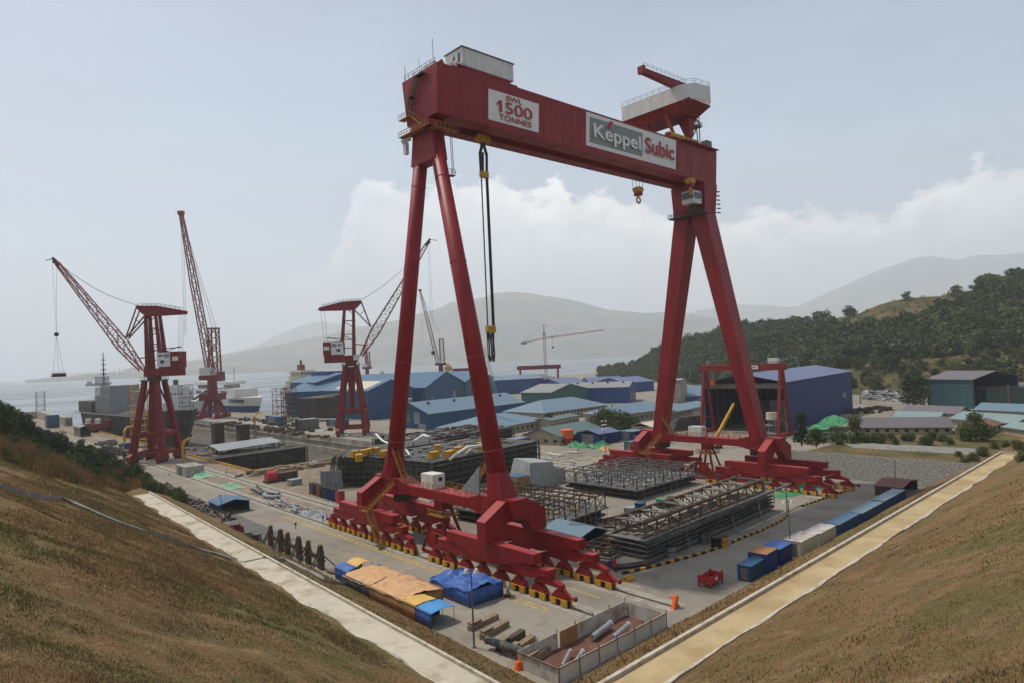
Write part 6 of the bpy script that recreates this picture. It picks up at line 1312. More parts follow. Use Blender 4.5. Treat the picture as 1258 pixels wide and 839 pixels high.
# flat deck modules
def deckmod(label, A, L_, w_, h, rz, m='grey', n1=6, n2=5, solid=True):
    t = thing('deck_module', label, 'deck module', (A[0], A[1], 0), rz)
    MB().box(0, L_, 0, w_, 1.0, 1.5).box(.8, L_-.8, .8, w_-.8, 1.55, h*.42).build('lower_deck', 'dark', t)
    MB().box(-.6, L_+.6, -.6, w_+.6, h*.45, h*.5).build('middle_deck', 'grey', t)
    mb = MB()
    for i in range(n1+1):
        for j in range(n2+1): MB().beam((L_*i/n1, w_*j/n2, h*.5), (L_*i/n1, w_*j/n2, h-.24), .24).build('column', 'dark', t)
    mb = MB()
    for k in range(110):
        x, y = r6.uniform(0, L_), r6.uniform(0, w_); ln = r6.uniform(1.5, 5); zz = r6.choice((h*.55, h*.68, h*.8)); mb.beam((x, y, zz), (min(L_, x+ln) if k % 2 else x, y if k % 2 else min(w_, y+ln), zz+r6.uniform(-.6, .6)), .1)
    mb.build('inner_scaffold', 'dark', t)['kind'] = 'stuff'; mb = MB()
    for i in range(n1+1): mb.beam((L_*i/n1, 0, h), (L_*i/n1, w_, h), .24, .34)
    for j in range(n2+1): mb.beam((0, w_*j/n2, h+.03), (L_, w_*j/n2, h+.03), .2, .26)
    mb.build('top_girders', m, t); mb = MB()
    for i in range(n1):
        for j in (0, n2): mb.beam((L_*i/n1, w_*j/n2, h*.5), (L_*(i+1)/n1, w_*j/n2, h), .16)
    for j in range(n2):
        for i in (0, n1): mb.beam((L_*i/n1, w_*j/n2, h*.5), (L_*i/n1, w_*(j+1)/n2, h), .16)
    mb.build('bracing', m, t)
    mb = MB().rail([(0, 0, h*.5), (L_, 0, h*.5)], 1.1, 2, .08).rail([(0, 0, h*.5), (0, w_, h*.5)], 1.1, 2, .08)
    for k in range(9): mb.beam((L_*k/9, -2.2, 0), (L_*k/9+2, -.2, h*.8), .1)
    mb.build('scaffold_poles', 'grey', t)
    clutter(MB(), 34, 1, L_-1, 1, w_-1, h*.5, .5, 3, .5, r6).build('loose_planks', 'galv' if m == 'grey' else 'wood', t)['kind'] = 'stuff'
    return t
deckmod('open steel deck module with pale grid of beams between the gantry legs', (145.5, 113.5), 30, 26, 5.8, R(2), 'grey', 7, 6)
deckmod('darker rusty deck module directly behind the near crane leg', (104.5, 104.8), 20, 33, 6.2, R(6), 'rust', 5, 7)
deckmod('small rusty frame left of the long truss end', (97.8, 83.5), 8, 6, 3.0, R(8), 'rust', 3, 2)
# grey tarpaulin covered block
t = thing('covered_block', 'bulky block wrapped in pale grey tarpaulin between hull block and deck modules', 'block', G(652, 603), R(-6))
MB().hull2([(0, 0, 0), (11, 0, 0), (11, 12, 0), (0, 12, 0)], [(1.5, 1.2, 8.2), (9.2, .4, 7.6), (9.6, 10, 7.8), (2.2, 11, 8.6)]).build('cover', 'tgrey', t); MB().box(11.3, 16, 3, 9, 0, 4.8).build('side_box', 'tgrey', t)
mb = MB()
for k in range(6): mb.beam((.2+k*1.9, -.05, .1), (1.2+k*1.5, 1.1, 7.8), .12, .3)
mb.build('fold', 'grey', t)
# striped kerb
t = thing('striped_kerb', 'yellow and black block kerb curving along the right side of the long truss', 'kerb', (95.3, 78.5, 0)); ya = MB(); bk = MB()
P_ = [G(765, 705), G(800, 697), G(850, 684), G(882, 674), G(905, 664), G(935, 652), G(960, 640), G(968, 632)]; k = 0
for a, b_ in zip(P_[:-1], P_[1:]):
    n = max(1, int((b_-a).length/1.15))
    for i in range(n):
        c0 = a.lerp(b_, i/n)-Vector((95.3, 78.5, 0)); c1 = a.lerp(b_, (i+.96)/n)-Vector((95.3, 78.5, 0)); (ya if k % 2 else bk).beam(c0+Vector((0, 0, .2)), c1+Vector((0, 0, .2)), .45, .42); k += 1
ya.build('yellow_blocks', 'yellow', t); bk.build('black_blocks', 'black', t)
t = thing('striped_kerb', 'short yellow and black kerb on the far apron beside the green sheets', 'kerb', G(985, 622)); ya = MB(); bk = MB(); o_ = G(985, 622); q_ = G(1040, 603)
for k in range(24): (ya if k % 2 else bk).beam((q_-o_)*(k/24)+Vector((0, 0, .2)), (q_-o_)*((k+.95)/24)+Vector((0, 0, .2)), .45, .4)
ya.build('yellow_blocks', 'yellow', t); bk.build('black_blocks', 'black', t)
t = thing('pallet_blocks', 'pair of yellow wooden chocks at the end of the rear near rail', 'chock', G(772, 712)); MB().box(-.9, .9, -.8, -.2, 0, .5).build('chock', 'yellow', t); MB().box(-.7, 1.1, .2, .8, 0, .5).build('chock', 'yellow', t)
t = thing('notice_trolley', 'blue and maroon board on wheels in front of the rusty frame', 'trolley', G(752, 703)); MB().box(-1.1, 0, -.1, .1, .9, 2.3).build('blue_board', 'navy', t); MB().box(.02, 1.2, -.1, .1, .8, 2.2).build('maroon_board', 'signred', t); MB().beam((-.9, 0, 0), (-.9, 0, .9), .12).beam((1, 0, 0), (1, 0, .9), .12).beam((-.9, -.5, .1), (-.9, .5, .1), .15).beam((1, -.5, .1), (1, .5, .1), .15).build('stand', 'dark', t)
# tarps, nets, drums, loads
def heap(name, label, cat, p, rx, ry, h, m, rz=0, n=12, seed=1, rough=.5):
    t = thing(name, label, cat, p, rz); vs = []; fs = []; rr = random.Random(seed)
    for i in range(n+1):
        for j in range(n+1):
            u, v = i/n*2-1, j/n*2-1; r_ = min(1, math.hypot(u, v)*.92); z = h*max(0, (1-r_**2.2))*(1+rough*(rr.random()-.5)*1.4)+.03
            vs.append((u*rx*(1+.1*rr.random()), v*ry*(1+.1*rr.random()), z))
    for i in range(n):
        for j in range(n): fs.append((i*(n+1)+j, (i+1)*(n+1)+j, (i+1)*(n+1)+j+1, i*(n+1)+j+1))
    MB().add(vs, fs).build('surface', m, t); return t
heap('netting', 'crumpled pale green netting beside the pale concrete box stack', 'netting', G(245, 583), 3.2, 9, .9, 'tgreen2', 0, seed=3, rough=1.2)
heap('netting', 'smaller pale green netting in the middle of the track', 'netting', G(284, 597), 2.6, 6, .6, 'tgreen2', 0, seed=4, rough=1.2)
heap('netting', 'grey green netting heap before the far end of the wheel row', 'netting', G(389, 632), 2.2, 7, .9, 'galv', 0, seed=5, rough=1.4)
heap('tarpaulin', 'flat bright green sheet on the far apron, nearer strip', 'tarpaulin', G(968, 607.5), 5, 2.0, .35, 'tgreen', R(-20), seed=6); heap('tarpaulin', 'flat bright green sheet on the far apron, farther strip', 'tarpaulin', G(982, 601), 7, 2.4, .4, 'tgreen', R(-24), seed=7)
heap('tarpaulin', 'green tarpaulin covered heap on the slope beside the dark blue hall', 'tarpaulin', G(1024, 519, 3), 11, 6, 2.8, 'tgreen', R(8), seed=8); heap('tarpaulin', 'lower green tarpaulin in front of the heap beside the dark blue hall', 'tarpaulin', G(1008, 525, 3), 7, 4, 1.6, 'tgreen', R(8), seed=9)
heap('tarpaulin', 'bright green tarpaulin heap left of the navy sheds', 'tarpaulin', G(706, 548), 3.2, 3, 2.0, 'tgreen', 0, seed=10); heap('tarpaulin', 'second bright green tarpaulin heap right of the first', 'tarpaulin', G(717, 549), 2.8, 2.8, 1.8, 'tgreen', 0, seed=11); heap('tarpaulin', 'low green tarpaulin with orange edge before the navy shed', 'tarpaulin', G(738, 549), 5, 3, 2.2, 'tgreen', 0, seed=12); heap('tarpaulin', 'small salmon coloured tarpaulin in front of the low green one', 'tarpaulin', G(744, 552), 3, 2.4, 1.6, 'torange', 0, seed=13)
t = thing('storage_tank', 'orange and red upright tank beside the green roofed shed', 'tank', G(697, 545)); MB().tube((0, 0, 0), (0, 0, 2.8), 2.7, n=20).build('red_base', 'signred', t); MB().tube((0, 0, 2.8), (0, 0, 6.6), 2.9, n=20).build('orange_top', 'orange', t)
t = thing('storage_tank', 'white elevated tank on grey legs beside the farther leg', 'tank', G(951, 531)); 
for sx in (-1, 1):
    for sy in (-1, 1): MB().beam((sx*1.6, sy*1.6, 0), (sx*1.4, sy*1.4, 6.2), .4).build('leg', 'galv', t)
MB().tube((0, 0, 6.2), (0, 0, 9.6), 3.4, 3.2, 18).build('tank_body', 'cream', t)
t = thing('post_stand', 'white post frame standing between the farther leg and the elevated tank', 'frame', G(940, 536), R(35))
for k in range(4): MB().beam((k*3.4, 0, 0), (k*3.4, 0, 4.8), .5).build('post', 'galv', t)
MB().box(-.5, 11, -.4, .4, 4.8, 5.3).box(-.3, 10.6, -4, -.5, 4.6, 4.8).build('top_beam', 'grey', t)
drs = ((787, 628, 'blue', 'blue tank on the ground beside the open deck module'), (813, 623, 'tgreen', 'green box beside the blue tank'), (826, 621, 'dark', 'dark cylinder next to the green box'), (774, 644-10, 'galv', 'pale box at the near corner of the open deck module'))
for px, py, m, lb in drs:
    t = thing('equipment_box', lb, 'box', G(px, py), R(20)); MB().box(-1.2, 1.2, -1.1, 1.1, .15, 2.2).build('body', m, t); MB().box(-1.25, 1.25, -1.15, 1.15, 2.2, 2.32).build('lid', m, t); MB().box(-1.1, -.8, -1.1, 1.1, 0, .15).box(.8, 1.1, -1.1, 1.1, 0, .15).build('skid', 'dark', t)
for px, py, m, lb in ((866, 667, 'grey', 'round grey drum at the foot of the long truss'), (888, 670, 'yellow', 'yellow drum machine beside the striped kerb'), (880, 672, 'black', 'black drum beside the yellow one'), (824, 683, 'galv', 'white sheet box at the foot of the long truss')):
    t = thing('drum', lb, 'drum', G(px, py)); MB().tube((0, 0, 0), (0, 0, 2.0), 1.0, n=16).build('shell', m, t); MB().tube((0, 0, 2.0), (0, 0, 2.12), 1.06, n=16).tube((0, 0, .95), (0, 0, 1.08), 1.06, n=16).build('hoop', 'dark', t)
# row of small coloured gas racks
p0, p1 = G(384, 606), G(411, 615)
for i, m in enumerate(('grey', 'rust', 'plywood', 'dgreen', 'teal', 'navy', 'navy')):
    p = p0.lerp(p1, i/6); t = thing('gas_rack', ('grey', 'rusty', 'brown', 'dark green', 'teal', 'navy blue', 'farthest right navy blue')[i]+' box in the row before the corrugated plates', 'rack', p, R(-50)); MB().box(-.75, .75, -.8, .8, .1, 3.4).build('body', m, t); MB().box(-.8, .8, -.85, .85, 3.4, 3.5).box(-.7, -.5, -.8, .8, 0, .1).box(.5, .7, -.8, .8, 0, .1).build('frame', 'dark', t)
t = thing('steel_bin', 'single dark red box right of the row of coloured boxes', 'bin', G(418, 617)); MB().box(-1, 1, -1, 1, .1, 3.2).build('body', 'signred', t); MB().box(-1.05, 1.05, -1.05, 1.05, 3.2, 3.35).build('lid', 'rust', t)
t = thing('winch', 'dark red winch drum with brown cover at the near end of the dock', 'winch', G(333, 592)); MB().tube((-1.6, 0, 2), (1.6, 0, 2), 2.0, n=18).build('drum', 'signred', t); MB().box(-2.2, 2.2, -1.8, 1.8, 0, .8).box(2.6, 9, -2, 2, .2, 3).build('base', 'rust', t)
t = thing('steel_bundle', 'grey bundle covered with sheeting beside the dark red winch', 'bundle', G(362, 595)); MB().box(-2, 2, -1.6, 1.6, .2, 2).build('bundle_body', 'galv', t); MB().box(-2.4, 2.4, -.2, .2, 0, .2).build('skid', 'wood', t)
# pipes and sheet piles on the track
t = thing('pipe_pile', 'pile of white grey pipes and sheets lying along the track', 'pipes', G(355, 622), 0)
for k in range(14):
    a = R(90+r6.uniform(-14, 14)); x, y = r6.uniform(-2.2, 2.2), r6.uniform(-9, 9); L_ = r6.uniform(3, 8); MB().tube((x-math.cos(a)*L_/2, y-math.sin(a)*L_/2, .35+.25*(k % 3)), (x+math.cos(a)*L_/2, y+math.sin(a)*L_/2, .35+.25*(k % 3)), r6.uniform(.18, .4), n=9).build('pipe', 'galv', t)
t = thing('inflated_ring', 'pale curved tube bundle lying beside the rails', 'tube', G(335, 610)); P_ = [Vector((2.0*math.cos(a), 4.5*math.sin(a), .6)) for a in [i*math.pi/9 for i in range(15)]]; mb = MB()
for a, b_ in zip(P_[:-1], P_[1:]): mb.tube(a, b_, .6, n=9)
mb.build('ring', 'galv', t); MB().beam((-1, 6, .6), (-2, 12, 1.4), .8).beam((0, 6, .8), (0, 13, 2), .5).build('bundle', 'grey', t)
# heap of grey steel sections behind the far side
t = thing('steel_stack', 'large heap of stacked grey steel sections behind the far gantry beam', 'steel stack', G(830, 530), R(-20))
for k in range(16):
    x = r6.uniform(0, 34); y = r6.uniform(0, 22); L_ = r6.uniform(8, 20); z = r6.uniform(.6, 8.5); MB().lattice((x-L_/2, y, z), (x+L_/2, y+r6.uniform(-3, 3), z+r6.uniform(-1, 1)), 2.2, 2.2, 6, .35, .18).build('section', 'grey', t)
MB().hull2([(-2, 0, 0), (36, 0, 0), (36, 22, 0), (-2, 22, 0)], [(6, 4, 6.2), (30, 4, 7), (28, 18, 7.2), (8, 18, 6)]).build('stack_core', 'dark', t)
t = thing('mobile_boom', 'inclined yellow crane boom left of the farther leg', 'boom', G(893, 549)); MB().beam((-4, 3, 3), (5.5, -1.0, 17.5), 1.2, 1.2, .8, .8).build('boom', 'yellow', t); MB().box(-6, -2, 1, 5, .8, 3.4).build('body', 'yellow', t); 
for x in (-5.4, -2.6): MB().tube((x, .8, .8), (x, 5.2, .8), .8, n=12).build('axle', 'black', t)
for i, (a, b_, lb) in enumerate((((760, 640), (778, 628), 'loose rusty beam pointing at the open deck module'), ((735, 641), (760, 635), 'loose rusty beam beside the small white box'), ((766, 650), (790, 644), 'loose rusty beam at the left end of the long truss'), ((700, 556), (712, 556), 'white slab lying on the open yard'), ((672, 557), (690, 560), 'pale slab on the open yard near the floodlight mast'))):
    p, q = G(*a), G(*b_); t = thing('loose_beam', lb, 'beam', p); MB().beam((0, 0, .3), (q.x-p.x, q.y-p.y, .3), .6 if i < 3 else 3.0, .4).build('beam_body', 'rust' if i < 3 else 'concl', t); MB().box(-.1, .2, -.4, .4, 0, .1).build('chock', 'wood', t)
for lb, seed, px, py, L_, cnt in (('scrap metal and rubble heaped at the foot of the left bank', 3, 235, 625, 50, 110), ('dark scrap heap beside the left bank bushes', 4, 205, 602, 16, 30)):
    c = G(px, py); c.x = 61.5 if px > 210 else 63.5; rr = random.Random(seed); mb = MB(); mb2 = MB()
    for k in range(cnt):
        y = rr.uniform(-L_/2, L_/2); x = rr.gauss(0, 1.1); s = rr.uniform(.3, 1.3); a = rr.uniform(0, 3.14)
        (mb if k % 3 else mb2).beam((x-s*math.cos(a), y-s*math.sin(a), rr.uniform(.1, .9)), (x+s*math.cos(a), y+s*math.sin(a), rr.uniform(.2, 1.5)), rr.uniform(.3, 1.0), rr.uniform(.2, .8))
    t = mb.build('scrap', 'rust', loc=None); t.location = (c.x+.4, c.y, 0); tag(t, lb, 'scrap', kind='stuff'); t2 = mb2.build('rubble', 'stone'); t2.location = (c.x+.4, c.y, 0); tag(t2, 'pale rubble mixed with the '+lb.split(' heap')[0].split(' and')[0], 'rubble', kind='stuff')
def quayclutter(label, a, b_, n, m, seed, wd=3., hmax=1.6):
    rr = random.Random(seed); p, q = G(*a), G(*b_); mb = MB()
    for k in range(n):
        c = p.lerp(q, rr.random())-p+Vector((rr.uniform(-wd, wd), rr.uniform(-wd, wd), 0)); s = rr.uniform(.4, 2.2); an = rr.uniform(0, 3.14); h = rr.uniform(.2, hmax)
        mb.beam(c+Vector((-s*math.cos(an), -s*math.sin(an), h/2)), c+Vector((s*math.cos(an), s*math.sin(an), h/2)), rr.uniform(.3, 1.8), h)
    o = mb.build('yard_clutter', m); o.location = p; tag(o, label, 'clutter', kind='stuff')
quayclutter('loose grey gear between the rails on the left quay', (130, 545), (175, 562), 60, 'grey', 1, 5, 2.4); quayclutter('dark loose gear on the left quay before the crane', (125, 552), (170, 566), 40, 'dark', 2, 4, 2.2)
quayclutter('loose gear along the near edge of the dry dock', (305, 584), (400, 570), 70, 'wood', 3, 4, 1.6); quayclutter('blue and grey gear by the dock end', (330, 578), (400, 568), 30, 'galv', 4, 4, 1.2)
quayclutter('loose gear on the far quay of the dock', (275, 520), (400, 538), 90, 'rustpipe', 5, 6, 2.6); quayclutter('dark gear on the far quay of the dock', (300, 515), (400, 530), 60, 'dark', 6, 6, 2.6)
quayclutter('scattered parts on the open yard by the floodlight mast', (660, 558), (790, 575), 60, 'conc', 7, 10, .3); quayclutter('scattered rusty parts around the deck modules', (700, 640), (800, 655), 60, 'rust', 8, 5, .6)
quayclutter('scattered parts between hull block and near crane', (430, 625), (470, 612), 40, 'dark', 9, 4, 1.0); quayclutter('pale rubbish on the yard behind the near crane', (480, 600), (640, 640), 50, 'galv', 10, 8, .7)
quayclutter('rusty gear piled beside the parking lot', (1050, 508), (1085, 502), 50, 'rust', 11, 8, 2.5); quayclutter('junk lying behind the blue halls on the far quay', (430, 480), (620, 478), 60, 'dark', 12, 20, 6)
# cars
def car(label, p, rz, m, group=None, zb=0):
    t = thing('parked_car', label, 'car', p, rz, group)
    MB().prism([(-2.2, .35), (2.2, .35), (2.25, .85), (1.4, .98), (.8, 1.5), (-1.3, 1.52), (-2.0, 1.0), (-2.25, .9)], 'y', -.85, .85).build('body', m, t)
    MB().prism([(1.25, 1.0), (.75, 1.42), (-1.2, 1.44), (-1.8, 1.0)], 'y', -.87, .87).build('windows', 'glass', t)
    mb = MB()
    for x in (-1.4, 1.4):
        for y in (-.8, .8): MB().tube((x, y-.1, .33), (x, y+.1, .33), .33, n=12).build('wheel', 'black', t)
    return t
CM = ('carw', 'cars', 'card')
protos = [car('%s car parked among many in the lot beyond the dark blue hall' % c, G(1070+i*9, 488, 5), R(70), CM[i], 'cars parked in the far lot') for i, c in enumerate(('white', 'silver', 'dark'))]
p00, p10 = G(1060, 490, 5), G(1113, 494, 5); p01, p11 = G(1064, 481, 5), G(1115, 482, 5); rr = random.Random(9)
for r_ in range(5):
    for c in range(15):
        if rr.random() < .12: continue
        u, v = c/14, r_/4; p = p00.lerp(p10, u).lerp(p01.lerp(p11, u), v)+Vector((rr.uniform(-.6, .6), rr.uniform(-.6, .6), 0)); p.z = 5
        k = rr.choice((0, 0, 1, 1, 2)); dup(protos[k], p, R(70+rr.uniform(-5, 5)))
car('silver car parked before the cream office, left of the white one', G(650, 534), R(10), 'cars'); car('white car parked beside the silver one in front of the office', G(660, 533.5), R(10), 'carw'); car('small white car parked behind the green roofed shed', G(686, 528), R(10), 'carw')
car('lone white car on the hillside road above the teal hall', G(1112, 470, 5), 0, 'carw')
# people: one continuous skinned body each
def person(label, p, rz, pose, m, hat='yellow'):
    J = {'pel': (0, 0, .95), 'sp': (0, 0, 1.2), 'ch': (0, 0, 1.42), 'nk': (0, 0, 1.52), 'hd': (.02, 0, 1.62), 'ht': (.02, 0, 1.74)}
    a = .28 if pose == 'walk' else .03
    for s, n in ((1, 'l'), (-1, 'r')):
        J['hip'+n] = (0, .10*s, .90); J['kn'+n] = (a*s*.6+.03, .11*s, .50); J['an'+n] = (a*s, .12*s, .08); J['to'+n] = (a*s+.17, .13*s, .04)
        J['sh'+n] = (0, .20*s, 1.42); J['el'+n] = (-a*s*.4, .26*s, 1.14); J['ha'+n] = (.12-a*s*.5, .27*s, .90)
    names = list(J); E_ = [('pel', 'sp'), ('sp', 'ch'), ('ch', 'nk'), ('nk', 'hd'), ('hd', 'ht')]
    for n in 'lr': E_ += [('pel', 'hip'+n), ('hip'+n, 'kn'+n), ('kn'+n, 'an'+n), ('an'+n, 'to'+n), ('ch', 'sh'+n), ('sh'+n, 'el'+n), ('el'+n, 'ha'+n)]
    rad = {'pel': .15, 'sp': .14, 'ch': .16, 'nk': .06, 'hd': .10, 'ht': .08, 'hip': .10, 'kn': .07, 'an': .05, 'to': .04, 'sh': .07, 'el': .05, 'ha': .04}
    me = bpy.data.meshes.new('person'); me.from_pydata([J[n] for n in names], [(names.index(a_), names.index(b_)) for a_, b_ in E_], [])
    o = bpy.data.objects.new('person', me); COL.objects.link(o); sk = o.modifiers.new('skin', 'SKIN')
    for v, n in zip(me.skin_vertices[0].data, names): r_ = rad.get(n, rad.get(n[:-1], .08)); v.radius = (r_, r_)
    me.skin_vertices[0].data[0].use_root = True; ss = o.modifiers.new('s', 'SUBSURF'); ss.levels = 1; ss.render_levels = 1
    dg = bpy.context.evaluated_depsgraph_get(); m2 = bpy.data.meshes.new_from_object(o.evaluated_get(dg)); o.modifiers.clear(); o.data = m2; m2.materials.clear(); m2.materials.append(M['skin']); m2.materials.append(M[m])
    for f in m2.polygons:
        c = sum((m2.vertices[i].co for i in f.vertices), Vector())/len(f.vertices); f.material_index = 0 if c.z > 1.55 or (abs(c.y) > .2 and c.z < .95) else 1; f.use_smooth = True
    o.location = p; o.rotation_euler = (0, 0, rz); tag(o, label, 'person')
    MB().tube((.02, 0, 1.68), (.02, 0, 1.82), .15, .07, 12).tube((.04, 0, 1.67), (.04, 0, 1.69), .18, n=12).build('helmet', hat, o)
person('person in dark clothes walking across the open concrete by the cradles', G(363.3, 649.3), R(200), 'walk', 'coverall2'); person('person in blue standing at the far end of the near wheel row', G(401.5, 640.6)+Vector((-.6, .8, 0)), R(90), 'stand', 'coverall')
person('person in dark clothes walking beside the rail by the dock kerb', G(278, 582.5), R(-60), 'walk', 'coverall2'); person('person standing alone on the track by the pale box stack', G(208, 585), R(0), 'stand', 'coverall2')
person('person standing in the open yard before the navy sheds', G(710, 556), R(30), 'stand', 'coverall2'); person('person in blue beside the far wheel row', G(864, 603), R(100), 'walk', 'coverall'); person('person in orange beside the green box', G(829, 617), R(180), 'stand', 'coverall3', 'orange'); person('person in dark clothes on the road by the row of coloured boxes', G(387, 598), R(0), 'stand', 'coverall2')
# ================================================================ VEGETATION
nr = np.random.default_rng(11)
def leafcloud(centers, radii, n, size, rng_, flat=.75):
    """leaf-sized quads spread through ellipsoid clumps"""
    k = rng_.integers(0, len(centers), n); c = np.asarray(centers, float)[k]; r = np.asarray(radii, float)[k]
    d = rng_.normal(size=(n, 3)); d /= np.linalg.norm(d, axis=1, keepdims=True); rad = (.55+.5*rng_.random((n, 1)))
    p = c+d*rad*r
    nrm = d*.7+rng_.normal(size=(n, 3))*.6; nrm /= np.linalg.norm(nrm, axis=1, keepdims=True)
    a = np.cross(nrm, rng_.normal(size=(n, 3))); a /= np.linalg.norm(a, axis=1, keepdims=True); b_ = np.cross(nrm, a)
    s = size*(.6+.8*rng_.random((n, 1)))*.5
    v = np.stack([p-a*s, p-b_*s*.62, p+a*s, p+b_*s*.62], 1).reshape(-1, 3); f = np.arange(n*4).reshape(-1, 4)
    return v, f
def clumps(h, w_, n, rng_, base=.35):
    cs = []; rs = []
    for _ in range(n):
        a = rng_.random()*6.28; q = rng_.random()**.6; zz = base+(1-base)*rng_.random()
        f = math.sin(min(1, (1.12-zz)/.75)*math.pi/2)
        cs.append((math.cos(a)*q*w_*.5*f*.75, math.sin(a)*q*w_*.5*f*.75, h*zz*.9)); s = rng_.uniform(.16, .27)*w_; rs.append((s, s, s*.8))
    return cs, rs
def make_tree(name, label, cat, p, h, w_, nc, nl, leaf, m, seed, base=.35, group=None, core=True):
    rg = np.random.default_rng(seed); t = thing(name, label, cat, p, rg.random()*6, group); cs, rs = clumps(h, w_, nc, rg, base)
    v, f = leafcloud(cs, rs, nl, leaf, rg); me = npmesh('crown', v, f, m); o = bpy.data.objects.new('crown', me); COL.objects.link(o); o.parent = t
    mb = MB().tube((0, 0, -.6), (0, 0, h*.45), h*.03+.05, h*.02+.03, 8)
    for c in cs[:7]: mb.tube((0, 0, h*(.2+.2*rg.random())), (c[0]*.8, c[1]*.8, c[2]*.92), h*.013+.02, h*.005+.01, 6)
    mb.build('trunk', 'trunk', t); return t
def gz(x, y): return max(float(bank(x, y)), 0)
# big trees standing alone
p = G(752, 541); p.z = 0
make_tree('round_tree', 'wide dark round tree among the offices behind the navy sheds', 'tree', G(748, 532), 11.5, 22, 26, 5200, .9, 'leaf2', 1, .25); make_tree('round_tree', 'second dark tree joined to the wide round one on its right', 'tree', G(770, 533), 10, 14, 16, 2600, .9, 'leaf', 2, .25)
make_tree('small_tree', 'small dark tree at the corner of the cream office', 'tree', G(675, 524), 8, 9, 10, 1500, .8, 'leafd', 3, .2)
make_tree('bushy_tree', 'bushy green tree between the long tan house and the brown roofed house', 'tree', G(1200, 541, 5), 9.5, 10.5, 18, 4200, .55, 'leaf', 4, .12)
make_tree('conifer', 'tall pointed dark tree in front of the open fronted hall', 'tree', G(985, 545, 3), 12.5, 7, 22, 3600, .55, 'leafd', 5, .08)
make_tree('bushy_tree', 'broad dark bush right of the pointed tree', 'bush', G(1003, 547, 3), 6.5, 9, 14, 2600, .5, 'leaf', 6, .05); make_tree('bushy_tree', 'olive bush below the green tarpaulin heap', 'bush', G(1052, 533, 4.5), 7.0, 11, 14, 2800, .55, 'leaf2', 7, .05); make_tree('bushy_tree', 'low bush at the left end of the long tan house', 'bush', G(1030, 540, 4.5), 4.5, 10, 12, 2200, .5, 'leaf3', 8, .05)
tl_ = thing('hedge', 'row of dark columnar trees left of the teal hall', 'hedge', G(1125, 500, 5)); rg = np.random.default_rng(4); q = G(1138, 501, 5)-G(1113, 499, 5); cs = [(q.x*(i/6-.5), q.y*(i/6-.5), 4+(j*3.6)) for i in range(7) for j in range(4)]; v, f = leafcloud(cs, [(3, 3, 3)]*len(cs), 3000, 1.0, rg); o = bpy.data.objects.new('foliage', npmesh('foliage', v, f, 'leafd')); COL.objects.link(o); o.parent = tl_
# bushes along the terrace edge
pr = [make_tree('bush', 'low green bush in the strip before the long tan house', 'bush', G(1075, 543, 5), 2.6, 6.0, 9, 900, .42, 'leaf', 30+i, .05, 'bushes before the long house') for i in range(1)]
for i in range(16):
    px = 1025+i*9.6+nr.uniform(-3, 3); dup(pr[0], G(px, 543.5+nr.uniform(-3.5, 3), 5), nr.random()*6, scale=float(nr.uniform(.7, 1.25)))
# left hillside: trees, bushes
TP = [make_tree('tree', 'dark leafy tree in the thicket on the crest of the left bank', 'tree', (0, 0, 0), 9.5, 9.5, 18, 3000, .62, m, 50+i, .15, 'trees on the left bank') for i, m in enumerate(('leafd', 'leaf', 'leafd'))]
BP = [make_tree('bush', 'leafy green bush on the lower left bank', 'bush', (0, 0, 0), 3.4, 5.0, 12, 1500, .40, m, 60+i, .05, 'bushes on the left bank') for i, m in enumerate(('leaf', 'leaf3', 'leaf2'))]
rv = random.Random(3)
def bankpoint(t_, Y):
    X = 56.5+.032*(min(Y, 300)-60)-t_; return Vector((X, Y, gz(X, Y)))
for i in range(74):
    t_ = rv.uniform(3, 50); Y = rv.uniform(238, 300) if i % 2 else rv.uniform(250, 470); p = bankpoint(t_, Y+max(0, t_-40)*-3); s = (.42+.0145*t_)*rv.uniform(.8, 1.15); pr_ = TP[i % 3]
    if i < 3: pr_.location = p; pr_.scale = (s,)*3
    else: dup(pr_, p, nr.random()*6, scale=s)
for i in range(84):
    if i % 3: t_ = rv.uniform(.5, 13); Y = rv.uniform(212, 330)
    else: t_ = rv.uniform(8, 48); Y = rv.uniform(205, 262)+max(0, 30-t_)*.4
    p = bankpoint(t_, Y); s = rv.uniform(.5, 1.25)*(.8 if t_ < 13 else 1.05); pr_ = BP[i % 3]
    if i < 3: pr_.location = p; pr_.scale = (s,)*3
    else: dup(pr_, p, nr.random()*6, scale=s)
# right end: shrubs around the path end
for i, (px, py, s) in enumerate([(1195, 566, .7), (1185, 571, .6), (1208, 560, .8), (1170, 578, .5), (1155, 585, .45), (1222, 551, .6), (1236, 549, .6), (1250, 552, .8), (1256, 566, .7), (1140, 591, .4), (1178, 561, .5)]):
    p = T(px, py); d_ = dup(BP[2], p, nr.random()*6, label='olive shrub near the end of the sandy path', scale=s); d_['group'] = 'shrubs at the sandy path end'
# forest on the hill: one mass, with the trees on its near edge built singly
def hill_at(px, s):
    d, z = hillz(px, s); v = AT(px, 430, d); z += float(vnoise(v.x, v.y, 60, 4))*14*min(1, s*3)+float(vnoise(v.x, v.y, 22, 5))*4*min(1, s*3); return Vector((v.x, v.y, z))
def wooded(px, s):
    band = .80-.0007*(px-1030) if px > 1030 else 2
    if 985 < px < 1205 and s > .68+max(0, (1050-px))*.003+max(0, px-1130)*.0016: return .02 if s < .99 or px > 1055 else .3
    if px > 1085 and s < .36: return .05
    if px > 990 and s < .20: return .14
    if px > 1030 and s < .30: return .35
    return 1.
VV = {k: [] for k in ('leaf', 'leafd', 'leaf2')}; cnt = 0; rg = np.random.default_rng(77)
protoc = []
for i in range(6):
    cs, rs = clumps(1.0, 1.05, 9, np.random.default_rng(200+i), .3); protoc.append(leafcloud(cs, rs, 210, .155, np.random.default_rng(300+i))[0])
single = []
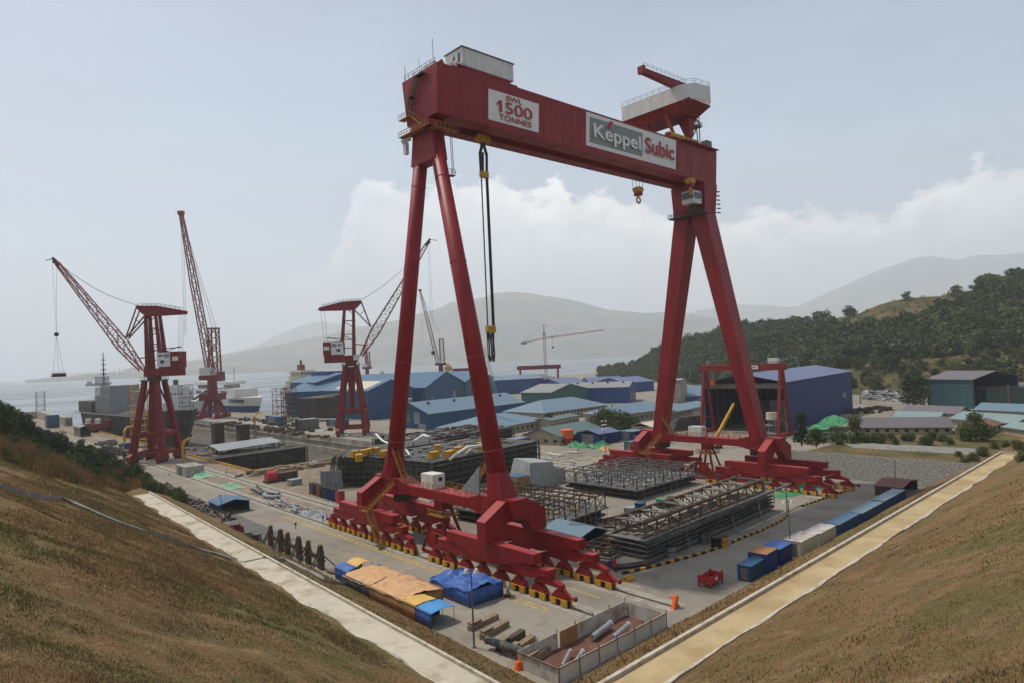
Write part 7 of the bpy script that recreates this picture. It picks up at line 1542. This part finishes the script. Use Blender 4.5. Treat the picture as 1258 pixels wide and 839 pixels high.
while cnt < 3500:
    px = rg.uniform(735, 1330); s = rg.uniform(0, 1.04)**1.0
    if rg.random() > wooded(px, s): continue
    d = hillz(px, s)[0]
    if rg.random() > (d/1150): 
        pass
    p = hill_at(px, s); h = rg.choice([rg.uniform(6, 11), rg.uniform(10, 15), rg.uniform(13, 19)])*(.75 if px < 800 else 1); 
    if px > 960 and s < .33 and wooded(px, s) < 1 and len(single) < 60: single.append((p, h)); cnt += 1; continue
    v = protoc[rg.integers(0, 6)]*np.array([h*rg.uniform(.9, 1.3), h*rg.uniform(.9, 1.3), h]); a = rg.random()*6.28; ca, sa = math.cos(a), math.sin(a)
    v = np.stack([v[:, 0]*ca-v[:, 1]*sa, v[:, 0]*sa+v[:, 1]*ca, v[:, 2]], 1)+np.array([p.x, p.y, p.z-1.5]); VV[rg.choice(['leaf', 'leafd', 'leaf2'], p=[.45, .33, .22])].append(v); cnt += 1
for k, l_ in VV.items():
    v = np.concatenate(l_); f = np.arange(len(v)).reshape(-1, 4); o = bpy.data.objects.new('forest', npmesh('forest', v, f, k)); COL.objects.link(o); tag(o, kind='stuff')
HP = [make_tree('tree', 'tree standing apart on the lower slope of the forest hill', 'tree', (0, 0, 0), 11, 11.5, 14, 1300, 1.0, m, 90+i, .2, 'single trees on the forest hill') for i, m in enumerate(('leafd', 'leaf', 'leaf2'))]
for i, (p, h) in enumerate(single):
    if i < 3: HP[i].location = p; HP[i].scale = (h/11,)*3
    else: dup(HP[i % 3], p, nr.random()*6, scale=h/11)
for i, (px, py, D_, s, lb) in enumerate(((1103, 452, 640, 1.5, 'large dark round tree left of the pair on the grassy slope'), (1122, 453, 640, 1.9, 'largest dark round tree on the grassy slope above the teal hall'), (1148, 446, 700, 1.3, 'dark tree right of the dark pair on the slope'))):
    p = AT(px, py+8, D_); t = dup(HP[0], p, 1, label=lb, scale=s); t['group'] = ''; del t['group']
# grass blades on the slopes near the camera
def blades(name, n, pxr, pyr, hmin, hmax, wd, m, seed, dmin=8, dmax=130, clump=0., excl=True, cond=None):
    rg = np.random.default_rng(seed); P_ = []
    px = rg.uniform(pxr[0], pxr[1], n); py = rg.uniform(pyr[0], pyr[1], n)
    d = np.stack([np.array(ray(float(a), float(b_))) for a, b_ in zip(px, py)])
    t = np.full(n, 6.); 
    for _ in range(70):
        X = d[:, 0]*t; Y = d[:, 1]*t; Z = CAMH+d[:, 2]*t; g = bank(X, Y); t = t+np.clip((Z-g)*.6, -2, 8)
    X = d[:, 0]*t; Y = d[:, 1]*t; g = bank(X, Y); tt = np.maximum(tl(X, Y), tr(X, Y))
    ok = (g > .05) & (t > dmin+(rg.random(n)*60 if dmin > 50 else 0)) & (t < dmax) & (np.abs(CAMH+d[:, 2]*t-g) < .6) & ~((tt > 13.8) & (tt < 18.6))
    if name == 'grass': ok &= (vnoise(X, Y, 6.5, 41)+.5*vnoise(X, Y, 2.2, 42) < .14+.3*rg.random(n))
    if cond is not None: ok &= cond(X, Y)
    X, Y, g, t = X[ok], Y[ok], g[ok], t[ok]; n = len(X)
    sc_ = np.clip(t/38, .6, 2.6)
    h = rg.uniform(hmin, hmax, n)*(.55+1.1*np.clip(vnoise(X, Y, 2.6, 9)+.5, 0, 1)); a = rg.random(n)*6.28; w2 = wd*sc_*rg.uniform(.6, 1.4, n)*.5
    lean = rg.normal(0, .32, (n, 2))*h[:, None]
    ax, ay = np.cos(a)*w2, np.sin(a)*w2; z = g-.05
    v = np.stack([np.stack([X-ax, Y-ay, z], 1), np.stack([X+ax, Y+ay, z], 1), np.stack([X+lean[:, 0], Y+lean[:, 1], z+h], 1)], 1).reshape(-1, 3)
    f = np.arange(n*3).reshape(-1, 3); o = bpy.data.objects.new(name, npmesh(name, v, f, m)); COL.objects.link(o); tag(o, kind='stuff'); return o
NB = 1.0
blades('grass', int(150000*NB), (-40, 640), (600, 850), .05, .17, .05, 'straw', 1, 8, 170); blades('grass', int(120000*NB), (620, 1300), (545, 850), .05, .17, .05, 'straw', 2, 8, 170)
def blades_world(name, n, t0, t1, y0, y1, hmin, hmax, wd, m, seed, cond):
    rg = np.random.default_rng(seed); tt = rg.uniform(t0, t1, n); Y = rg.uniform(y0, y1, n); X = 56.5+.032*(np.minimum(Y, 300)-60)-tt
    ok = cond(tt, X, Y); tt, X, Y = tt[ok], X[ok], Y[ok]; n = len(X); g = bank(X, Y); h = rg.uniform(hmin, hmax, n)*(.5+1.0*np.clip(vnoise(X, Y, 4, 9)+.5, 0, 1)); a = rg.random(n)*6.28; w2 = wd*rg.uniform(.6, 1.4, n)*.5
    lean = rg.normal(0, .28, (n, 2))*h[:, None]; ax, ay = np.cos(a)*w2, np.sin(a)*w2; z = g-.05
    v = np.stack([np.stack([X-ax, Y-ay, z], 1), np.stack([X+ax, Y+ay, z], 1), np.stack([X+lean[:, 0], Y+lean[:, 1], z+h], 1)], 1).reshape(-1, 3)
    o = bpy.data.objects.new(name, npmesh(name, v, np.arange(n*3).reshape(-1, 3), m)); COL.objects.link(o); tag(o, kind='stuff')
blades_world('tall_grass', 110000, 1, 52, 138, 340, 1.0, 2.6, .30, 'reed', 3, lambda t_, X, Y: (Y > 146+np.maximum(0, 48-t_)*1.9+vnoise(X, Y, 8, 5)*14) & ((t_ > 19) | (Y > 204)) & (vnoise(X, Y, 6, 8) > -.25))
blades_world('grass', 130000, 18.9, 54, 60, 215, .12, .42, .10, 'straw', 33, lambda t_, X, Y: vnoise(X, Y, 6.5, 41)+.5*vnoise(X, Y, 2.2, 42) < .32)
blades_world('weeds', 5000, 18.9, 54, 90, 215, .3, .9, .14, 'reed', 34, lambda t_, X, Y: vnoise(X, Y, 5, 28) > .26)
blades('grass', 60000, (-30, 640), (545, 839), .07, .22, .08, 'straw', 13, 60, 420)
blades('grass', 50000, (640, 1290), (545, 839), .07, .22, .08, 'straw', 14, 60, 420)
blades('weeds', 16000, (280, 700), (600, 839), .15, .45, .07, 'reed', 4, 8, 160, cond=lambda X, Y: np.maximum(tl(X, Y), tr(X, Y)) < 13.8)
blades('weeds', 20000, (700, 1258), (545, 839), .2, .6, .08, 'reed', 5, 8, 260, cond=lambda X, Y: np.maximum(tl(X, Y), tr(X, Y)) < 13.8)
blades('weeds', 9000, (-30, 640), (600, 850), .12, .35, .06, 'leaf2', 6, 8, 120, cond=lambda X, Y: vnoise(X, Y, 7, 12) > .22)
blades('weeds', 9000, (620, 1300), (560, 850), .12, .35, .06, 'leaf2', 7, 8, 120, cond=lambda X, Y: vnoise(X, Y, 7, 12) > .24)
# low scrub on the open parts of the hill
cs = []; rs = []
for _ in range(900):
    px = rg.uniform(960, 1330); s_ = rg.uniform(.01, 1.0)
    if wooded(px, s_) > .4: continue
    p = hill_at(px, s_); k = rg.uniform(.8, 2.6); cs.append((p.x, p.y, p.z+k*.3)); rs.append((k*1.3, k*1.3, k*.8))
v, f = leafcloud(cs, rs, len(cs)*26, 1.3, rg); o = bpy.data.objects.new('scrub', npmesh('scrub', v, f, 'leaf2')); COL.objects.link(o); tag(o, kind='stuff')
HAZE = 1.05e-4
# ---------------------------------------------------------------- haze (air)
hz = MB().box(-34000, 34000, -34000, 34000, -10.5, 1500).build('haze', None) if False else None
me = bpy.data.meshes.new('haze'); bmh = bmesh.new(); bmesh.ops.create_cube(bmh, size=1.); bmh.to_mesh(me); bmh.free()
hz = bpy.data.objects.new('haze', me); COL.objects.link(hz); hz.scale = (48000, 48000, 3012); hz.location = (0, 0, 3012/2-11); hz['kind'] = 'stuff'
hm = bpy.data.materials.new('pale_air'); hm.use_nodes = True; t = hm.node_tree; t.nodes.remove(t.nodes['Principled BSDF'])
pv = t.nodes.new('ShaderNodeVolumePrincipled'); pv.inputs['Color'].default_value = (.93, .97, 1, 1); pv.inputs['Density'].default_value = HAZE; pv.inputs['Anisotropy'].default_value = .2
t.links.new(pv.outputs[0], t.nodes['Material Output'].inputs['Volume']); me.materials.append(hm)
